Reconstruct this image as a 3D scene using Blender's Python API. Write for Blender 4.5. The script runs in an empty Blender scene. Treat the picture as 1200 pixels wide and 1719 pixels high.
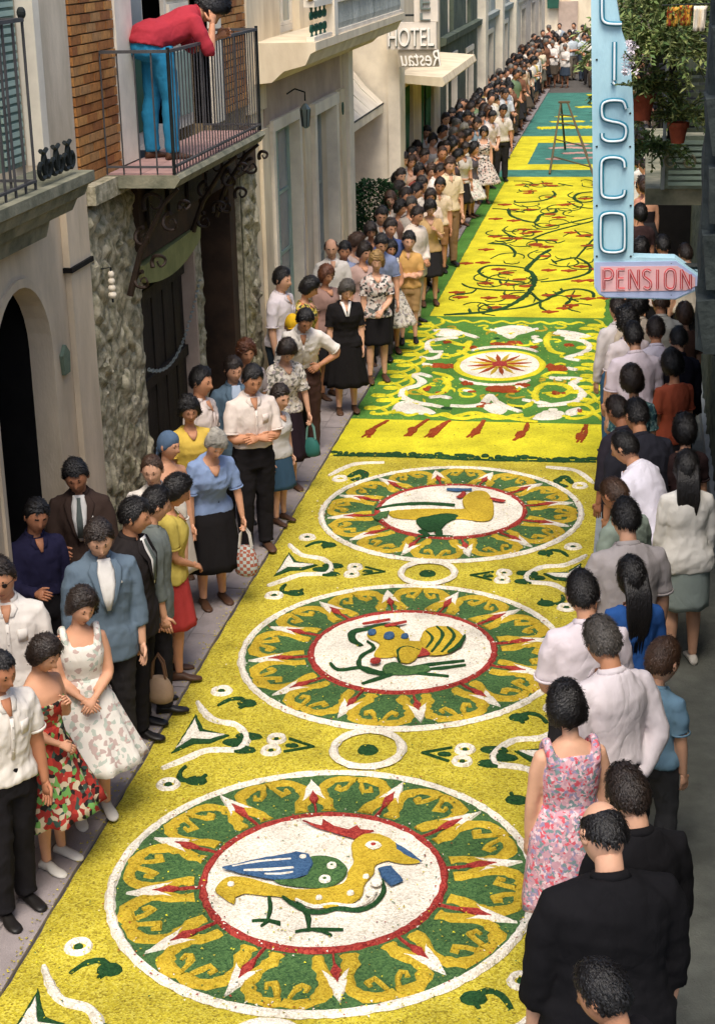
import bpy, bmesh, math, random
import numpy as np
from mathutils import Vector, Matrix, Quaternion
from mathutils.geometry import tessellate_polygon
random.seed(7)
RNG = np.random.default_rng(11)
S = bpy.context.scene
COL = S.collection
R = math.radians

# ------------------------------------------------------------------ camera
# the street runs along +Y, x points to the right, the camera stands on a first-floor balcony
FOC, CXP, CYP, CAMH = 2800.0, 600.0, 859.5, 5.3
_d = np.array([483.0, 974.5, -FOC]); _d /= np.linalg.norm(_d)
_dn = np.array([182.0, -(182.0 * 483.0 + FOC * FOC) / 974.5, -FOC]); _dn /= np.linalg.norm(_dn)
_u = -_dn
_x = np.cross(_d, _u)
CM = np.array([_x, _d, _u])                       # rotation: camera axes -> world
cam_data = bpy.data.cameras.new('camera')
cam = bpy.data.objects.new('camera', cam_data)
COL.objects.link(cam)
cam.matrix_world = Matrix.Translation((0, 0, CAMH)) @ Matrix(CM.tolist()).to_4x4()
cam_data.sensor_fit = 'VERTICAL'
cam_data.sensor_height = 36.0
cam_data.lens = FOC / 1719.0 * 36.0
cam_data.clip_start = 0.1
cam_data.clip_end = 600
S.camera = cam

# ------------------------------------------------------------------ light
SUN = Vector((0.05, -0.48, 0.87)).normalized()
world = bpy.data.worlds.new("World")
S.world = world
world.use_nodes = True
wn = world.node_tree.nodes; wl = world.node_tree.links
bg = wn.get('Background') or wn.new('ShaderNodeBackground')
sky = wn.new('ShaderNodeTexSky')
sky.sky_type = 'NISHITA'
sky.sun_disc = False
sky.sun_elevation = math.asin(SUN.z)
sky.sun_rotation = math.atan2(SUN.x, SUN.y)
sky.air_density = 1.0
sky.dust_density = 3.0
wl.new(sky.outputs[0], bg.inputs['Color'])
bg.inputs['Strength'].default_value = 0.15
sl = bpy.data.lights.new('sun', 'SUN')
sl.energy = 1.9
sl.angle = R(30)
sl.color = (1.0, 0.93, 0.82)
so = bpy.data.objects.new('sun', sl)
COL.objects.link(so)
so.rotation_euler = SUN.to_track_quat('Z', 'Y').to_euler()
so.location = (0, 0, 30)
S.view_settings.view_transform = 'Standard'
S.view_settings.look = 'None'
S.view_settings.gamma = 1.0
S.view_settings.use_curve_mapping = False
S.view_settings.exposure = 0.80
S.render.engine = 'CYCLES'
S.cycles.max_bounces = 6

# ------------------------------------------------------------------ picture -> place
def ray(x, y):
    return CM @ np.array([x - CXP, CYP - y, -FOC])
def atz(x, y, z=0.0):
    r = ray(x, y); t = (z - CAMH) / r[2]
    return np.array([t * r[0], t * r[1], z])
def atx(x, y, X0):
    r = ray(x, y); t = X0 / r[0]
    return np.array([X0, t * r[1], CAMH + t * r[2]])
def aty(x, y, Y0):
    r = ray(x, y); t = Y0 / r[1]
    return np.array([t * r[0], Y0, CAMH + t * r[2]])
FX = -4.2          # plane of the left facades
WX = 0.8           # plane of the right wall
LZ, RZ = 0.03, 0.15   # pavement heights left and right
# ------------------------------------------------------------------ materials
MATS = {}
def _srgb(c):
    return tuple(((v / 255.0) / 12.92 if v / 255.0 <= 0.04045 else ((v / 255.0 + 0.055) / 1.055) ** 2.4) for v in c)
def mat(name, col, rough=0.85, var=0.12, scale=6.0, bump=0.0, bscale=60.0, metal=0.0, spec=0.25, col2=None, detail=6.0, coat=0.0, stretch=None, lin=False):
    """col in sRGB 0..255 unless lin; large soft variation to col2, plus fine grain"""
    if name in MATS: return MATS[name]
    m = bpy.data.materials.new(name); MATS[name] = m
    m.use_nodes = True
    n = m.node_tree.nodes; l = m.node_tree.links
    b = n['Principled BSDF']
    c = tuple(col) if lin else _srgb(col)
    if col2 is None: c2 = tuple(max(0, v * (1 - var * 2.2)) for v in c)
    else: c2 = tuple(col2) if lin else _srgb(col2)
    tc = n.new('ShaderNodeTexCoord')
    src = tc.outputs['Object']
    if stretch:
        mp = n.new('ShaderNodeMapping'); mp.inputs['Scale'].default_value = stretch
        l.new(src, mp.inputs['Vector']); src = mp.outputs['Vector']
    nz = n.new('ShaderNodeTexNoise'); nz.inputs['Scale'].default_value = scale; nz.inputs['Detail'].default_value = detail
    nz.inputs['Roughness'].default_value = 0.62
    l.new(src, nz.inputs['Vector'])
    rp = n.new('ShaderNodeValToRGB')
    rp.color_ramp.elements[0].position = 0.34; rp.color_ramp.elements[0].color = (*c2, 1)
    rp.color_ramp.elements[1].position = 0.62; rp.color_ramp.elements[1].color = (*c, 1)
    l.new(nz.outputs['Fac'], rp.inputs['Fac'])
    l.new(rp.outputs['Color'], b.inputs['Base Color'])
    b.inputs['Roughness'].default_value = rough
    b.inputs['Metallic'].default_value = metal
    b.inputs['Specular IOR Level'].default_value = spec
    b.inputs['Coat Weight'].default_value = coat
    if bump:
        n2 = n.new('ShaderNodeTexNoise'); n2.inputs['Scale'].default_value = bscale; n2.inputs['Detail'].default_value = 5
        l.new(src, n2.inputs['Vector'])
        bp = n.new('ShaderNodeBump'); bp.inputs['Strength'].default_value = bump; bp.inputs['Distance'].default_value = 0.01
        l.new(n2.outputs['Fac'], bp.inputs['Height']); l.new(bp.outputs['Normal'], b.inputs['Normal'])
    return m

def petals(name, cols, scale=85.0):
    """loose petals: many small cells, each its own shade"""
    if name in MATS: return MATS[name]
    m = bpy.data.materials.new(name); MATS[name] = m
    m.use_nodes = True
    n = m.node_tree.nodes; l = m.node_tree.links
    b = n['Principled BSDF']
    tc = n.new('ShaderNodeTexCoord')
    vo = n.new('ShaderNodeTexVoronoi'); vo.inputs['Scale'].default_value = scale
    l.new(tc.outputs['Object'], vo.inputs['Vector'])
    sp = n.new('ShaderNodeSeparateColor'); l.new(vo.outputs['Color'], sp.inputs['Color'])
    rp = n.new('ShaderNodeValToRGB')
    els = rp.color_ramp.elements
    cs = [_srgb(c) for c in cols]
    els[0].color = (*cs[0], 1); els[1].color = (*cs[-1], 1)
    for i, c in enumerate(cs[1:-1], 1):
        e = els.new(i / (len(cs) - 1)); e.color = (*c, 1)
    l.new(sp.outputs['Red'], rp.inputs['Fac'])
    nz = n.new('ShaderNodeTexNoise'); nz.inputs['Scale'].default_value = 2.3; nz.inputs['Detail'].default_value = 7
    l.new(tc.outputs['Object'], nz.inputs['Vector'])
    mr = n.new('ShaderNodeMapRange'); mr.inputs['From Min'].default_value = 0.3; mr.inputs['From Max'].default_value = 0.7
    mr.inputs['To Min'].default_value = 0.72; mr.inputs['To Max'].default_value = 1.14
    l.new(nz.outputs['Fac'], mr.inputs['Value'])
    mx = n.new('ShaderNodeMix'); mx.data_type = 'RGBA'; mx.blend_type = 'MULTIPLY'; mx.inputs['Factor'].default_value = 1.0
    l.new(rp.outputs['Color'], mx.inputs['A']); l.new(mr.outputs['Result'], mx.inputs['B'])
    l.new(mx.outputs['Result'], b.inputs['Base Color'])
    b.inputs['Roughness'].default_value = 0.9
    b.inputs['Specular IOR Level'].default_value = 0.12
    bp = n.new('ShaderNodeBump'); bp.inputs['Strength'].default_value = 0.9; bp.inputs['Distance'].default_value = 0.006
    l.new(vo.outputs['Distance'], bp.inputs['Height']); l.new(bp.outputs['Normal'], b.inputs['Normal'])
    return m

def printed(name, cols, scale=28.0, rough=0.85, stretch=None, ground=0.35):
    """printed cloth: irregular flecks of several colours on a ground"""
    if name in MATS: return MATS[name]
    m = bpy.data.materials.new(name); MATS[name] = m
    m.use_nodes = True
    n = m.node_tree.nodes; l = m.node_tree.links
    b = n['Principled BSDF']
    tc = n.new('ShaderNodeTexCoord')
    nz = n.new('ShaderNodeTexNoise'); nz.inputs['Scale'].default_value = scale * 0.5
    l.new(tc.outputs['Object'], nz.inputs['Vector'])
    add = n.new('ShaderNodeVectorMath'); add.operation = 'MULTIPLY_ADD'
    add.inputs[1].default_value = (0.05, 0.05, 0.05)
    l.new(nz.outputs['Color'], add.inputs[0]); l.new(tc.outputs['Object'], add.inputs[2])
    vo = n.new('ShaderNodeTexVoronoi'); vo.inputs['Scale'].default_value = scale
    l.new(add.outputs[0], vo.inputs['Vector'])
    sp = n.new('ShaderNodeSeparateColor'); l.new(vo.outputs['Color'], sp.inputs['Color'])
    rp = n.new('ShaderNodeValToRGB'); rp.color_ramp.interpolation = 'CONSTANT'
    cs = [_srgb(c) for c in cols]
    els = rp.color_ramp.elements
    els[0].color = (*cs[0], 1); els[0].position = 0
    els[1].color = (*cs[1], 1); els[1].position = ground
    for i, c in enumerate(cs[2:]):
        e = els.new(ground + (1 - ground) * (i + 1) / (len(cs) - 1)); e.color = (*c, 1)
    l.new(sp.outputs['Green'], rp.inputs['Fac'])
    l.new(rp.outputs['Color'], b.inputs['Base Color'])
    b.inputs['Roughness'].default_value = rough
    b.inputs['Specular IOR Level'].default_value = 0.15
    creases(m)
    return m

def cloth(c, name=None):
    c = tuple(int(v) for v in c); name = name or 'cloth_%02x%02x%02x' % c
    if name in MATS: return MATS[name]
    m = mat(name, c, rough=0.92, var=0.04, scale=6, bump=0, spec=0.1, detail=4)
    creases(m); return m
def creases(m):
    n = m.node_tree.nodes; l = m.node_tree.links; tc = n.new('ShaderNodeTexCoord'); mp = n.new('ShaderNodeMapping'); mp.inputs['Scale'].default_value = (1, 1, .62); l.new(tc.outputs['Object'], mp.inputs['Vector'])
    hs = []
    for sc, di in ((4.5, 1.2), (11.0, .8)):
        z = n.new('ShaderNodeTexNoise'); z.inputs['Scale'].default_value = sc; z.inputs['Detail'].default_value = 2; z.inputs['Distortion'].default_value = di; l.new(mp.outputs['Vector'], z.inputs['Vector'])
        a = n.new('ShaderNodeMath'); a.operation = 'SUBTRACT'; a.inputs[1].default_value = .5; l.new(z.outputs['Fac'], a.inputs[0])
        b = n.new('ShaderNodeMath'); b.operation = 'ABSOLUTE'; l.new(a.outputs[0], b.inputs[0]); hs.append(b)
    s = n.new('ShaderNodeMath'); s.operation = 'MULTIPLY_ADD'; s.inputs[1].default_value = .4; l.new(hs[1].outputs[0], s.inputs[0]); l.new(hs[0].outputs[0], s.inputs[2])
    p = n.new('ShaderNodeMath'); p.operation = 'POWER'; p.inputs[1].default_value = .6; l.new(s.outputs[0], p.inputs[0])
    bp = n.new('ShaderNodeBump'); bp.inputs['Strength'].default_value = .30; bp.inputs['Distance'].default_value = .03; l.new(p.outputs[0], bp.inputs['Height']); l.new(bp.outputs['Normal'], n['Principled BSDF'].inputs['Normal'])
# ------------------------------------------------------------------ meshes
class MB:
    def __init__(s): s.v = []; s.f = []; s.m = []; s.mi = 0
    def add(s, vs, fs):
        o = len(s.v); s.v += [tuple(float(q) for q in p) for p in vs]
        for f in fs: s.f.append(tuple(i + o for i in f)); s.m.append(s.mi)
    def box(s, a, b, rot=0.0, piv=None):
        x0, y0, z0 = a; x1, y1, z1 = b
        vs = [(x0,y0,z0),(x1,y0,z0),(x1,y1,z0),(x0,y1,z0),(x0,y0,z1),(x1,y0,z1),(x1,y1,z1),(x0,y1,z1)]
        if rot:
            cx, cy = piv or ((x0+x1)/2, (y0+y1)/2); c, q = math.cos(rot), math.sin(rot)
            vs = [(cx+(x-cx)*c-(y-cy)*q, cy+(x-cx)*q+(y-cy)*c, z) for x, y, z in vs]
        s.add(vs, [(0,3,2,1),(4,5,6,7),(0,1,5,4),(1,2,6,5),(2,3,7,6),(3,0,4,7)])
        return s
    def loft(s, rings, cap=True, closed=False):
        n = len(rings[0]); vs = [p for r in rings for p in r]; fs = []
        for i in range(len(rings) - (0 if closed else 1)):
            j = (i + 1) % len(rings)
            for k in range(n):
                k2 = (k + 1) % n
                fs.append((i*n+k, i*n+k2, j*n+k2, j*n+k))
        if cap and not closed:
            c0 = len(vs); vs.append(tuple(np.mean(np.array(rings[0]), axis=0)))
            c1 = len(vs); vs.append(tuple(np.mean(np.array(rings[-1]), axis=0)))
            for k in range(n):
                k2 = (k + 1) % n
                fs.append((c0, k2, k)); fs.append((c1, (len(rings)-1)*n+k, (len(rings)-1)*n+k2))
        s.add(vs, fs); return s
    def tube(s, pts, r, n=8, up=(0,0,1), cap=True, closed=False, flat=None):
        pts = [np.array(p, float) for p in pts]; N = len(pts)
        if not hasattr(r, '__len__'): r = [r] * N
        rings = []; pa = None
        for i, p in enumerate(pts):
            if closed: t = pts[(i+1) % N] - pts[i-1]
            else: t = pts[min(i+1, N-1)] - pts[max(i-1, 0)]
            t = t / (np.linalg.norm(t) + 1e-9)
            if pa is None:
                a = np.cross(t, np.array(up, float))
                if np.linalg.norm(a) < 0.1: a = np.cross(t, np.array((0, 1, 0.01)))
            else: a = pa - t * np.dot(pa, t)
            a = a / (np.linalg.norm(a) + 1e-9); pa = a
            b = np.cross(a, t)
            rr = r[i]; rx, ry = (rr if hasattr(rr, '__len__') else (rr, rr if flat is None else rr * flat))
            rings.append([tuple(p + a * rx * math.cos(2*math.pi*k/n) + b * ry * math.sin(2*math.pi*k/n)) for k in range(n)])
        s.loft(rings, cap, closed); return s
    def ball(s, c, r, n=10, m=7):
        rx, ry, rz = r if hasattr(r, '__len__') else (r, r, r)
        rings = []
        for i in range(1, m):
            t = math.pi * i / m
            rings.append([(c[0]+rx*math.sin(t)*math.cos(2*math.pi*k/n), c[1]+ry*math.sin(t)*math.sin(2*math.pi*k/n), c[2]-rz*math.cos(t)) for k in range(n)])
        s.loft(rings, True); return s
    def prism(s, poly, axis, a, b):
        """poly: 2D outline; axis 'x','y','z' = extrusion axis from a to b"""
        def P(u, v, w):
            return {'x': (w, u, v), 'y': (u, w, v), 'z': (u, v, w)}[axis]
        n = len(poly)
        vs = [P(u, v, a) for u, v in poly] + [P(u, v, b) for u, v in poly]
        tr = tessellate_polygon([[Vector((u, v, 0)) for u, v in poly]])
        fs = [tuple(t) for t in tr] + [tuple(i + n for i in reversed(t)) for t in tr]
        fs += [(k, (k+1) % n, (k+1) % n + n, k + n) for k in range(n)]
        s.add(vs, fs); return s
    def mesh(s, name, smooth=False, angle=None):
        me = bpy.data.meshes.new(name)
        me.from_pydata(s.v, [], s.f)
        if any(s.m): me.polygons.foreach_set('material_index', s.m)
        bm = bmesh.new(); bm.from_mesh(me); bmesh.ops.recalc_face_normals(bm, faces=bm.faces); bm.to_mesh(me); bm.free()
        if smooth: me.polygons.foreach_set('use_smooth', [True] * len(me.polygons))
        if angle and smooth:
            try: me.set_sharp_from_angle(angle=R(angle))
            except Exception: pass
        me.update(); return me

def link(name, me, mats=None, parent=None):
    o = bpy.data.objects.new(name, me); COL.objects.link(o)
    if mats is not None and me is not None and len(me.materials) == 0:
        for m in (mats if isinstance(mats, (list, tuple)) else [mats]): me.materials.append(m)
    if parent is not None: o.parent = parent
    return o
def obj(name, mb, mats, parent=None, smooth=False, angle=40, local=False):
    """mesh given in world coordinates; parents only carry a location, so undo it"""
    o = link(name, mb.mesh(name, smooth, angle), mats, parent)
    if parent is not None and not local:
        off = Vector((0, 0, 0)); p = parent
        while p is not None: off += p.location; p = p.parent
        o.location = -off
    return o
def tag(o, label=None, cat=None, group=None, kind=None):
    if label: o['label'] = label
    if cat: o['category'] = cat
    if group: o['group'] = group
    if kind: o['kind'] = kind
    return o
def thing(name, label, cat, loc=(0, 0, 0), rot=0.0, group=None):
    o = bpy.data.objects.new(name, None); COL.objects.link(o)
    o.location = loc; o.rotation_euler = (0, 0, rot); o.empty_display_size = 0.2
    return tag(o, label, cat, group)
def struct(name, mb, mats, smooth=False):
    o = link(name, mb.mesh(name, smooth), mats); o['kind'] = 'structure'; return o
def wob(x, k=1.0, ph=0.0):
    return math.sin(x * 1.7 * k + ph) * 0.5 + math.sin(x * 4.1 * k + ph * 2.3) * 0.3 + math.sin(x * 9.7 * k + ph * 0.7) * 0.2
def catmull(P, step=0.03, closed=False):
    P = [np.array(p, float) for p in P]; out = []; n = len(P)
    for i in range(n if closed else n - 1):
        if closed: p0, p1, p2, p3 = P[i-1], P[i], P[(i+1) % n], P[(i+2) % n]
        else: p0, p1, p2, p3 = P[max(i-1, 0)], P[i], P[i+1], P[min(i+2, n-1)]
        k = max(1, int(np.linalg.norm(p2 - p1) / step))
        for j in range(k):
            t = j / k
            out.append(0.5 * ((2*p1) + (-p0+p2)*t + (2*p0-5*p1+4*p2-p3)*t*t + (-p0+3*p1-3*p2+p3)*t**3))
    if not closed: out.append(P[-1])
    return out
# ------------------------------------------------------------------ ground, road, pavements
m_road = mat('asphalt', (92, 88, 84), rough=0.95, scale=9, bump=0.5, bscale=180)
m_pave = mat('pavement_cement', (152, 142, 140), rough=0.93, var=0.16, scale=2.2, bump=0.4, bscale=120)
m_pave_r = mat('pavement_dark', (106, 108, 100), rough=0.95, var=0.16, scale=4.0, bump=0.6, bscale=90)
m_kerb = mat('kerb_stone', (150, 156, 156), rough=0.85, var=0.12, scale=5, bump=0.3)
g = MB(); g.add([(-120, -40, -0.01), (120, -40, -0.01), (120, 260, -0.01), (-120, 260, -0.01)], [(0, 1, 2, 3)])
struct('ground', g, m_road)
g = MB()
for i in range(0, 21):
    y0 = -6 + i * 5; g.add([(-3.26, y0, 0), (-0.27, y0, 0), (-0.27, y0 + 5, 0), (-3.26, y0 + 5, 0)], [(0, 1, 2, 3)])
struct('road', g, m_road)
pl = struct('pavement', MB().box((-6.0, -6, -0.05), (-3.42, 99, LZ)), m_pave)
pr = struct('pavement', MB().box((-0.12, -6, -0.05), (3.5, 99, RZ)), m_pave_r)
# kerb stones, laid end to end
def kerbs(parent, x0, x1, zt, L, y0, y1, m):
    base = MB().box((x0, 0.004, -0.05), (x1, L - 0.008, zt)).mesh('kerb_stone')
    y = y0
    while y < y1:
        o = link('kerb_stone', base, m, parent); o.location = (random.uniform(-.003, .003), y, random.uniform(-.003, .002)); y += L
kerbs(pl, -3.418, -3.203, LZ + 0.002, 1.0, 5, 62, m_pave)
kerbs(pr, -0.272, -0.122, RZ, 0.9, 5, 42, m_kerb)
# cross joints of the left pavement, cut as thin raised cement slabs
slab = MB().box((-4.19, 0.006, LZ), (-3.425, 1.188, LZ + 0.006)).mesh('paving_slab')
for i in range(46):
    o = link('paving_slab', slab, m_pave, pl); o.location = (0, 5 + i * 1.2, random.uniform(0, .002))
# ------------------------------------------------------------------ materials of the houses
m_plA = mat('plaster_pink_beige', (216, 198, 172), var=0.13, scale=2.2, bump=0.35, bscale=70, col2=(184, 168, 144), stretch=(1, 1.3, .4), detail=9)
m_plA2 = mat('plaster_reveal', (146, 148, 132), var=0.12, scale=2.5, bump=0.3)
m_cream = mat('plaster_cream', (230, 214, 184), var=0.1, scale=2.4, bump=0.25, bscale=80, col2=(204, 186, 156), stretch=(1, 1.3, .4), detail=9)
m_tan = mat('plaster_tan', (190, 168, 150), var=0.12, scale=1.6, bump=0.3)
m_white = mat('painted_white', (238, 226, 204), var=0.07, scale=2.0, bump=0.15, col2=(212, 200, 180))
m_stone = mat('carved_stone_mossy', (186, 176, 150), col2=(104, 102, 76), scale=11, rough=0.97, bump=1.0, bscale=40, detail=12)
m_stone2 = mat('balcony_stone', (142, 138, 116), col2=(92, 94, 78), scale=4, rough=0.95, bump=0.6, bscale=40)
m_brick = [mat('brick_%d' % i, c, scale=18, var=0.18, bump=0.6, bscale=90) for i, c in enumerate([(188, 128, 70), (172, 112, 60), (200, 142, 80), (158, 100, 56), (182, 134, 84)])]
m_mortar = mat('mortar', (160, 138, 104), bump=0.5)
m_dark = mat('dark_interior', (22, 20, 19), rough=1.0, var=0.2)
m_wood = mat('old_dark_wood', (50, 42, 34), col2=(28, 24, 20), scale=4, stretch=(6, 6, .6), rough=0.7, bump=0.5)
m_iron = mat('black_iron', (38, 42, 40), rough=0.6, metal=0.3, var=0.2, bump=0.3)
m_rail = mat('grey_iron', (84, 82, 82), rough=.6, metal=.2, var=.15)
m_iron2 = mat('wrought_iron_brown', (62, 50, 42), rough=0.55, metal=0.4, var=0.2, bump=0.3)
m_lintel = mat('green_ochre_lintel', (152, 152, 98), col2=(118, 122, 76), scale=2.5, bump=0.2)
m_brown = mat('brown_panel', (74, 56, 42), col2=(50, 40, 32), scale=3, bump=0.3)
m_grn = mat('green_paint', (40, 84, 66), rough=0.6, var=0.12, scale=3)
m_pgrn = mat('pale_green_paint', (158, 178, 164), rough=0.7, var=0.1, scale=3)
m_glass = mat('window_glass', (122, 136, 132), rough=0.12, spec=0.5, var=0.15, scale=1.4)
m_bluegl = mat('door_glass', (150, 156, 158), rough=0.2, spec=0.5, var=0.15, scale=1.2)
m_tile = mat('balcony_floor_tile', (176, 140, 132), var=0.12, scale=5)
m_grey = mat('weathered_grey_wall', (96, 104, 88), col2=(66, 74, 64), scale=2.2, bump=0.4)
m_lgrey = mat('pale_grey_wall', (168, 172, 166), col2=(132, 138, 132), scale=2.4, bump=0.25, stretch=(1, 1.3, .4), detail=9)
m_green_aw = mat('green_awning', (92, 144, 108), var=0.14, scale=3, bump=0.2)
ZB = 3.55     # first-floor level

def outline_wall(name, y0, y1, z0, z1, doors, m, par, x=FX, t=0.35):
    """doors: (ya, yb, ztop, arch) notches cut from the bottom edge; real thickness"""
    P = [(y0, z0)]
    for ya, yb, zt, arch in sorted(doors):
        P.append((ya, z0))
        if arch:
            r = (yb - ya) / 2; n = 14
            for i in range(n + 1):
                a = math.pi * (1 - i / n); P.append(((ya+yb)/2 + r*math.cos(a), zt - r + r*math.sin(a)))
        else: P += [(ya, zt), (yb, zt)]
        P.append((yb, z0))
    P += [(y1, z0), (y1, z1), (y0, z1)]
    return obj(name, MB().prism(P, 'x', x - t, x), m, par)
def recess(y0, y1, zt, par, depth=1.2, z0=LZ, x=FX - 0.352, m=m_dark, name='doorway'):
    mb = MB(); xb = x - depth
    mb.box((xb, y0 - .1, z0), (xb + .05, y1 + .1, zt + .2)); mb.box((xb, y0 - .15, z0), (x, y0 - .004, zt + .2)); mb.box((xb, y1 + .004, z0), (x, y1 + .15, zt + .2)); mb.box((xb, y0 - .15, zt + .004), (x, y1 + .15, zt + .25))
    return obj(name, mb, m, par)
def door_case(name, y0, y1, z0, z1, par, m, w=0.09, x=FX, pr=0.03, head=True):
    mb = MB(); mb.box((x - .1, y0 - w, z0), (x + pr, y0 + .004, z1)); o = obj(name, mb, m, par)
    mb = MB(); mb.box((x - .1, y1 - .004, z0), (x + pr, y1 + w, z1)); obj(name, mb, m, par)
    if head:
        mb = MB(); mb.box((x - .1, y0 - w - .02, z1 + .002), (x + pr + .01, y1 + w + .02, z1 + w)); obj(name, mb, m, par)
def french_window(y0, y1, z0, z1, par, mframe, mpane, x=FX - .2, leaves=2, rails=4, name='window'):
    mb = MB(); f = .05
    mb.box((x, y0, z0), (x+.05, y0+f, z1)); mb.box((x, y1-f, z0), (x+.05, y1, z1)); mb.box((x, y0+f, z1-f), (x+.05, y1-f, z1)); mb.box((x, y0+f, z0), (x+.05, y1-f, z0+f*1.5))
    w = obj(name, mb, mframe, par); L = (y1 - y0 - 2*f) / leaves
    for i in range(leaves):
        a = y0 + f + i*L
        mb = MB(); s = .045
        mb.box((x+.008, a, z0+.08), (x+.045, a+s, z1-.052)); mb.box((x+.008, a+L-s, z0+.08), (x+.045, a+L-.002, z1-.052))
        for r in range(rails + 1):
            zz = z0 + .08 + (z1 - z0 - .18) * r / rails; mb.box((x+.010, a+s, zz), (x+.042, a+L-s, zz + .04))
        obj('sash', mb, mframe, w)
        for r in range(rails):
            za = z0 + .12 + (z1-z0-.18)*r/rails; zb = z0 + .08 + (z1-z0-.18)*(r+1)/rails
            obj('pane', MB().box((x+.018, a+s, za), (x+.026, a+L-s, zb)), mpane, w)
    return w
def moulding(name, y0, y1, prof, m, par, x=FX):
    """prof: outline (outwards, z) run along the wall"""
    mb = MB(); n = len(prof)
    vs = [(x + u, y0, z) for u, z in prof] + [(x + u, y1, z) for u, z in prof]
    tr = tessellate_polygon([[Vector((u, z, 0)) for u, z in prof]])
    mb.add(vs, [tuple(t) for t in tr] + [tuple(i + n for i in reversed(t)) for t in tr] + [(k, (k+1) % n, (k+1) % n + n, k+n) for k in range(n)])
    return obj(name, mb, m, par)
def railing(pts, z0, z1, gap, par, m=m_iron, r=0.0085, post=0.016, parts=True, knob=False):
    """iron railing along a floor path; every bar is a part"""
    for i in range(len(pts) - 1):
        a, b = np.array(pts[i], float), np.array(pts[i+1], float); L = np.linalg.norm(b - a); n = max(2, int(L / gap)); d = (b - a) / L
        s = np.array((-d[1], d[0])) * .014
        for z, h in ((z1 - .012, .024), (z0 + .05, .016)):
            q = [(a - s), (b - s), (b + s), (a + s)]
            mb = MB(); mb.add([(p[0], p[1], z) for p in q] + [(p[0], p[1], z + h) for p in q], [(0,3,2,1),(4,5,6,7),(0,1,5,4),(1,2,6,5),(2,3,7,6),(3,0,4,7)]); obj('rail', mb, m, par)
        base = MB().tube([(0, 0, z0), (0, 0, z1 - .012)], r, 6).mesh('bar')
        for k in range(n + (1 if i == len(pts) - 2 else 0)):
            p = a + (b - a) * k / n
            off = Vector((0, 0, 0)); q = par
            while q is not None: off += q.location; q = q.parent
            o = link('bar', base, m, par); o.location = Vector((p[0], p[1], 0)) - off
def scroll_pts(c, r, a0, turns, n=18, sgn=1):
    """spiral in the y-z plane (or rotated by the caller)"""
    return [(c[0] + r*(1 - .82*i/n)*math.cos(a0 + sgn*turns*2*math.pi*i/n), c[1] + r*(1 - .82*i/n)*math.sin(a0 + sgn*turns*2*math.pi*i/n)) for i in range(n + 1)]

# ------------------------------------------------------------------ house A: arched door, stone balcony
A = thing('plaster_house', 'beige plastered house with a dark arched doorway and a stone balcony above', 'house', (FX, 9, 0))
outline_wall('wall', 5.2, 12.34, LZ, ZB - .02, [(7.3, 8.6, 3.0, True), (10.28, 11.42, 3.06, True)], m_plA, A, t=0.16)
outline_wall('upper_wall', 5.2, 12.34, ZB - .016, 6.6, [(9.0, 11.55, 6.2, False)], m_plA, A, t=0.45)
for a, b in ((7.3, 8.6), (10.28, 11.42)):
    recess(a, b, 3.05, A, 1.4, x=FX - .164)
    mb = MB(); n = 16; r = (b-a)/2; c = (a+b)/2; zs = 3.06 - r
    ring = [(c + (r+.0)*math.cos(math.pi*(1-i/n)), zs + r*math.sin(math.pi*(1-i/n))) for i in range(n+1)]
    out = [(c + (r+.06)*math.cos(math.pi*(1-i/n)), zs + (r+.06)*math.sin(math.pi*(1-i/n))) for i in range(n+1)]
    P = [(a, LZ)] + ring + [(b, LZ), (b+.06, LZ)] + out[::-1] + [(a-.06, LZ)]
    obj('arch_moulding', mb.prism(P, 'x', FX - .001, FX + .022), m_plA, A)
# pilaster with a cap line at the house's far edge, base plinth
obj('pilaster', MB().box((FX + .002, 11.86, LZ), (FX + .05, 12.32, 2.98)), m_plA, A)
obj('pilaster', MB().box((FX + .002, 11.84, 3.02), (FX + .055, 12.33, ZB - .03)), m_plA, A)
obj('pilaster_cap', MB().box((FX + .002, 11.82, 2.982), (FX + .075, 12.34, 3.018)), m_dark, A)
obj('plinth', MB().box((FX + .002, 11.5, LZ), (FX + .03, 11.85, .55)), m_plA, A)
obj('wall_plaque', MB().prism([(11.62, 2.25), (11.74, 2.25), (11.76, 2.40), (11.68, 2.47), (11.60, 2.40)], 'x', FX + .001, FX + .03), m_grn, A, label=None) if False else obj('wall_plaque', MB().prism([(11.62, 2.25), (11.74, 2.25), (11.76, 2.40), (11.68, 2.47), (11.60, 2.40)], 'x', FX + .001, FX + .03), mat('plaque_verdigris', (112, 128, 108), bump=.5), A)
# balcony slab with stepped mouldings and dark stepped corbel
moulding('balcony_slab', 7.0, 11.40, [(0, 3.80), (.44, 3.80), (.44, 3.73), (.39, 3.70), (.36, 3.63), (.30, 3.60), (.26, 3.52), (0, 3.52)], m_stone2, A)
moulding('slab_bed_moulding', 7.0, 11.1, [(0, 3.518), (.20, 3.518), (.16, 3.38), (0, 3.38)], m_stone2, A)
for i in range(5):
    obj('corbel_step', MB().box((FX + .001, 9.3 + i*.16, 3.16 + i*.04), (FX + .18 - .02*i, 9.45 + i*.16, 3.378)), m_brown, A)
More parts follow.
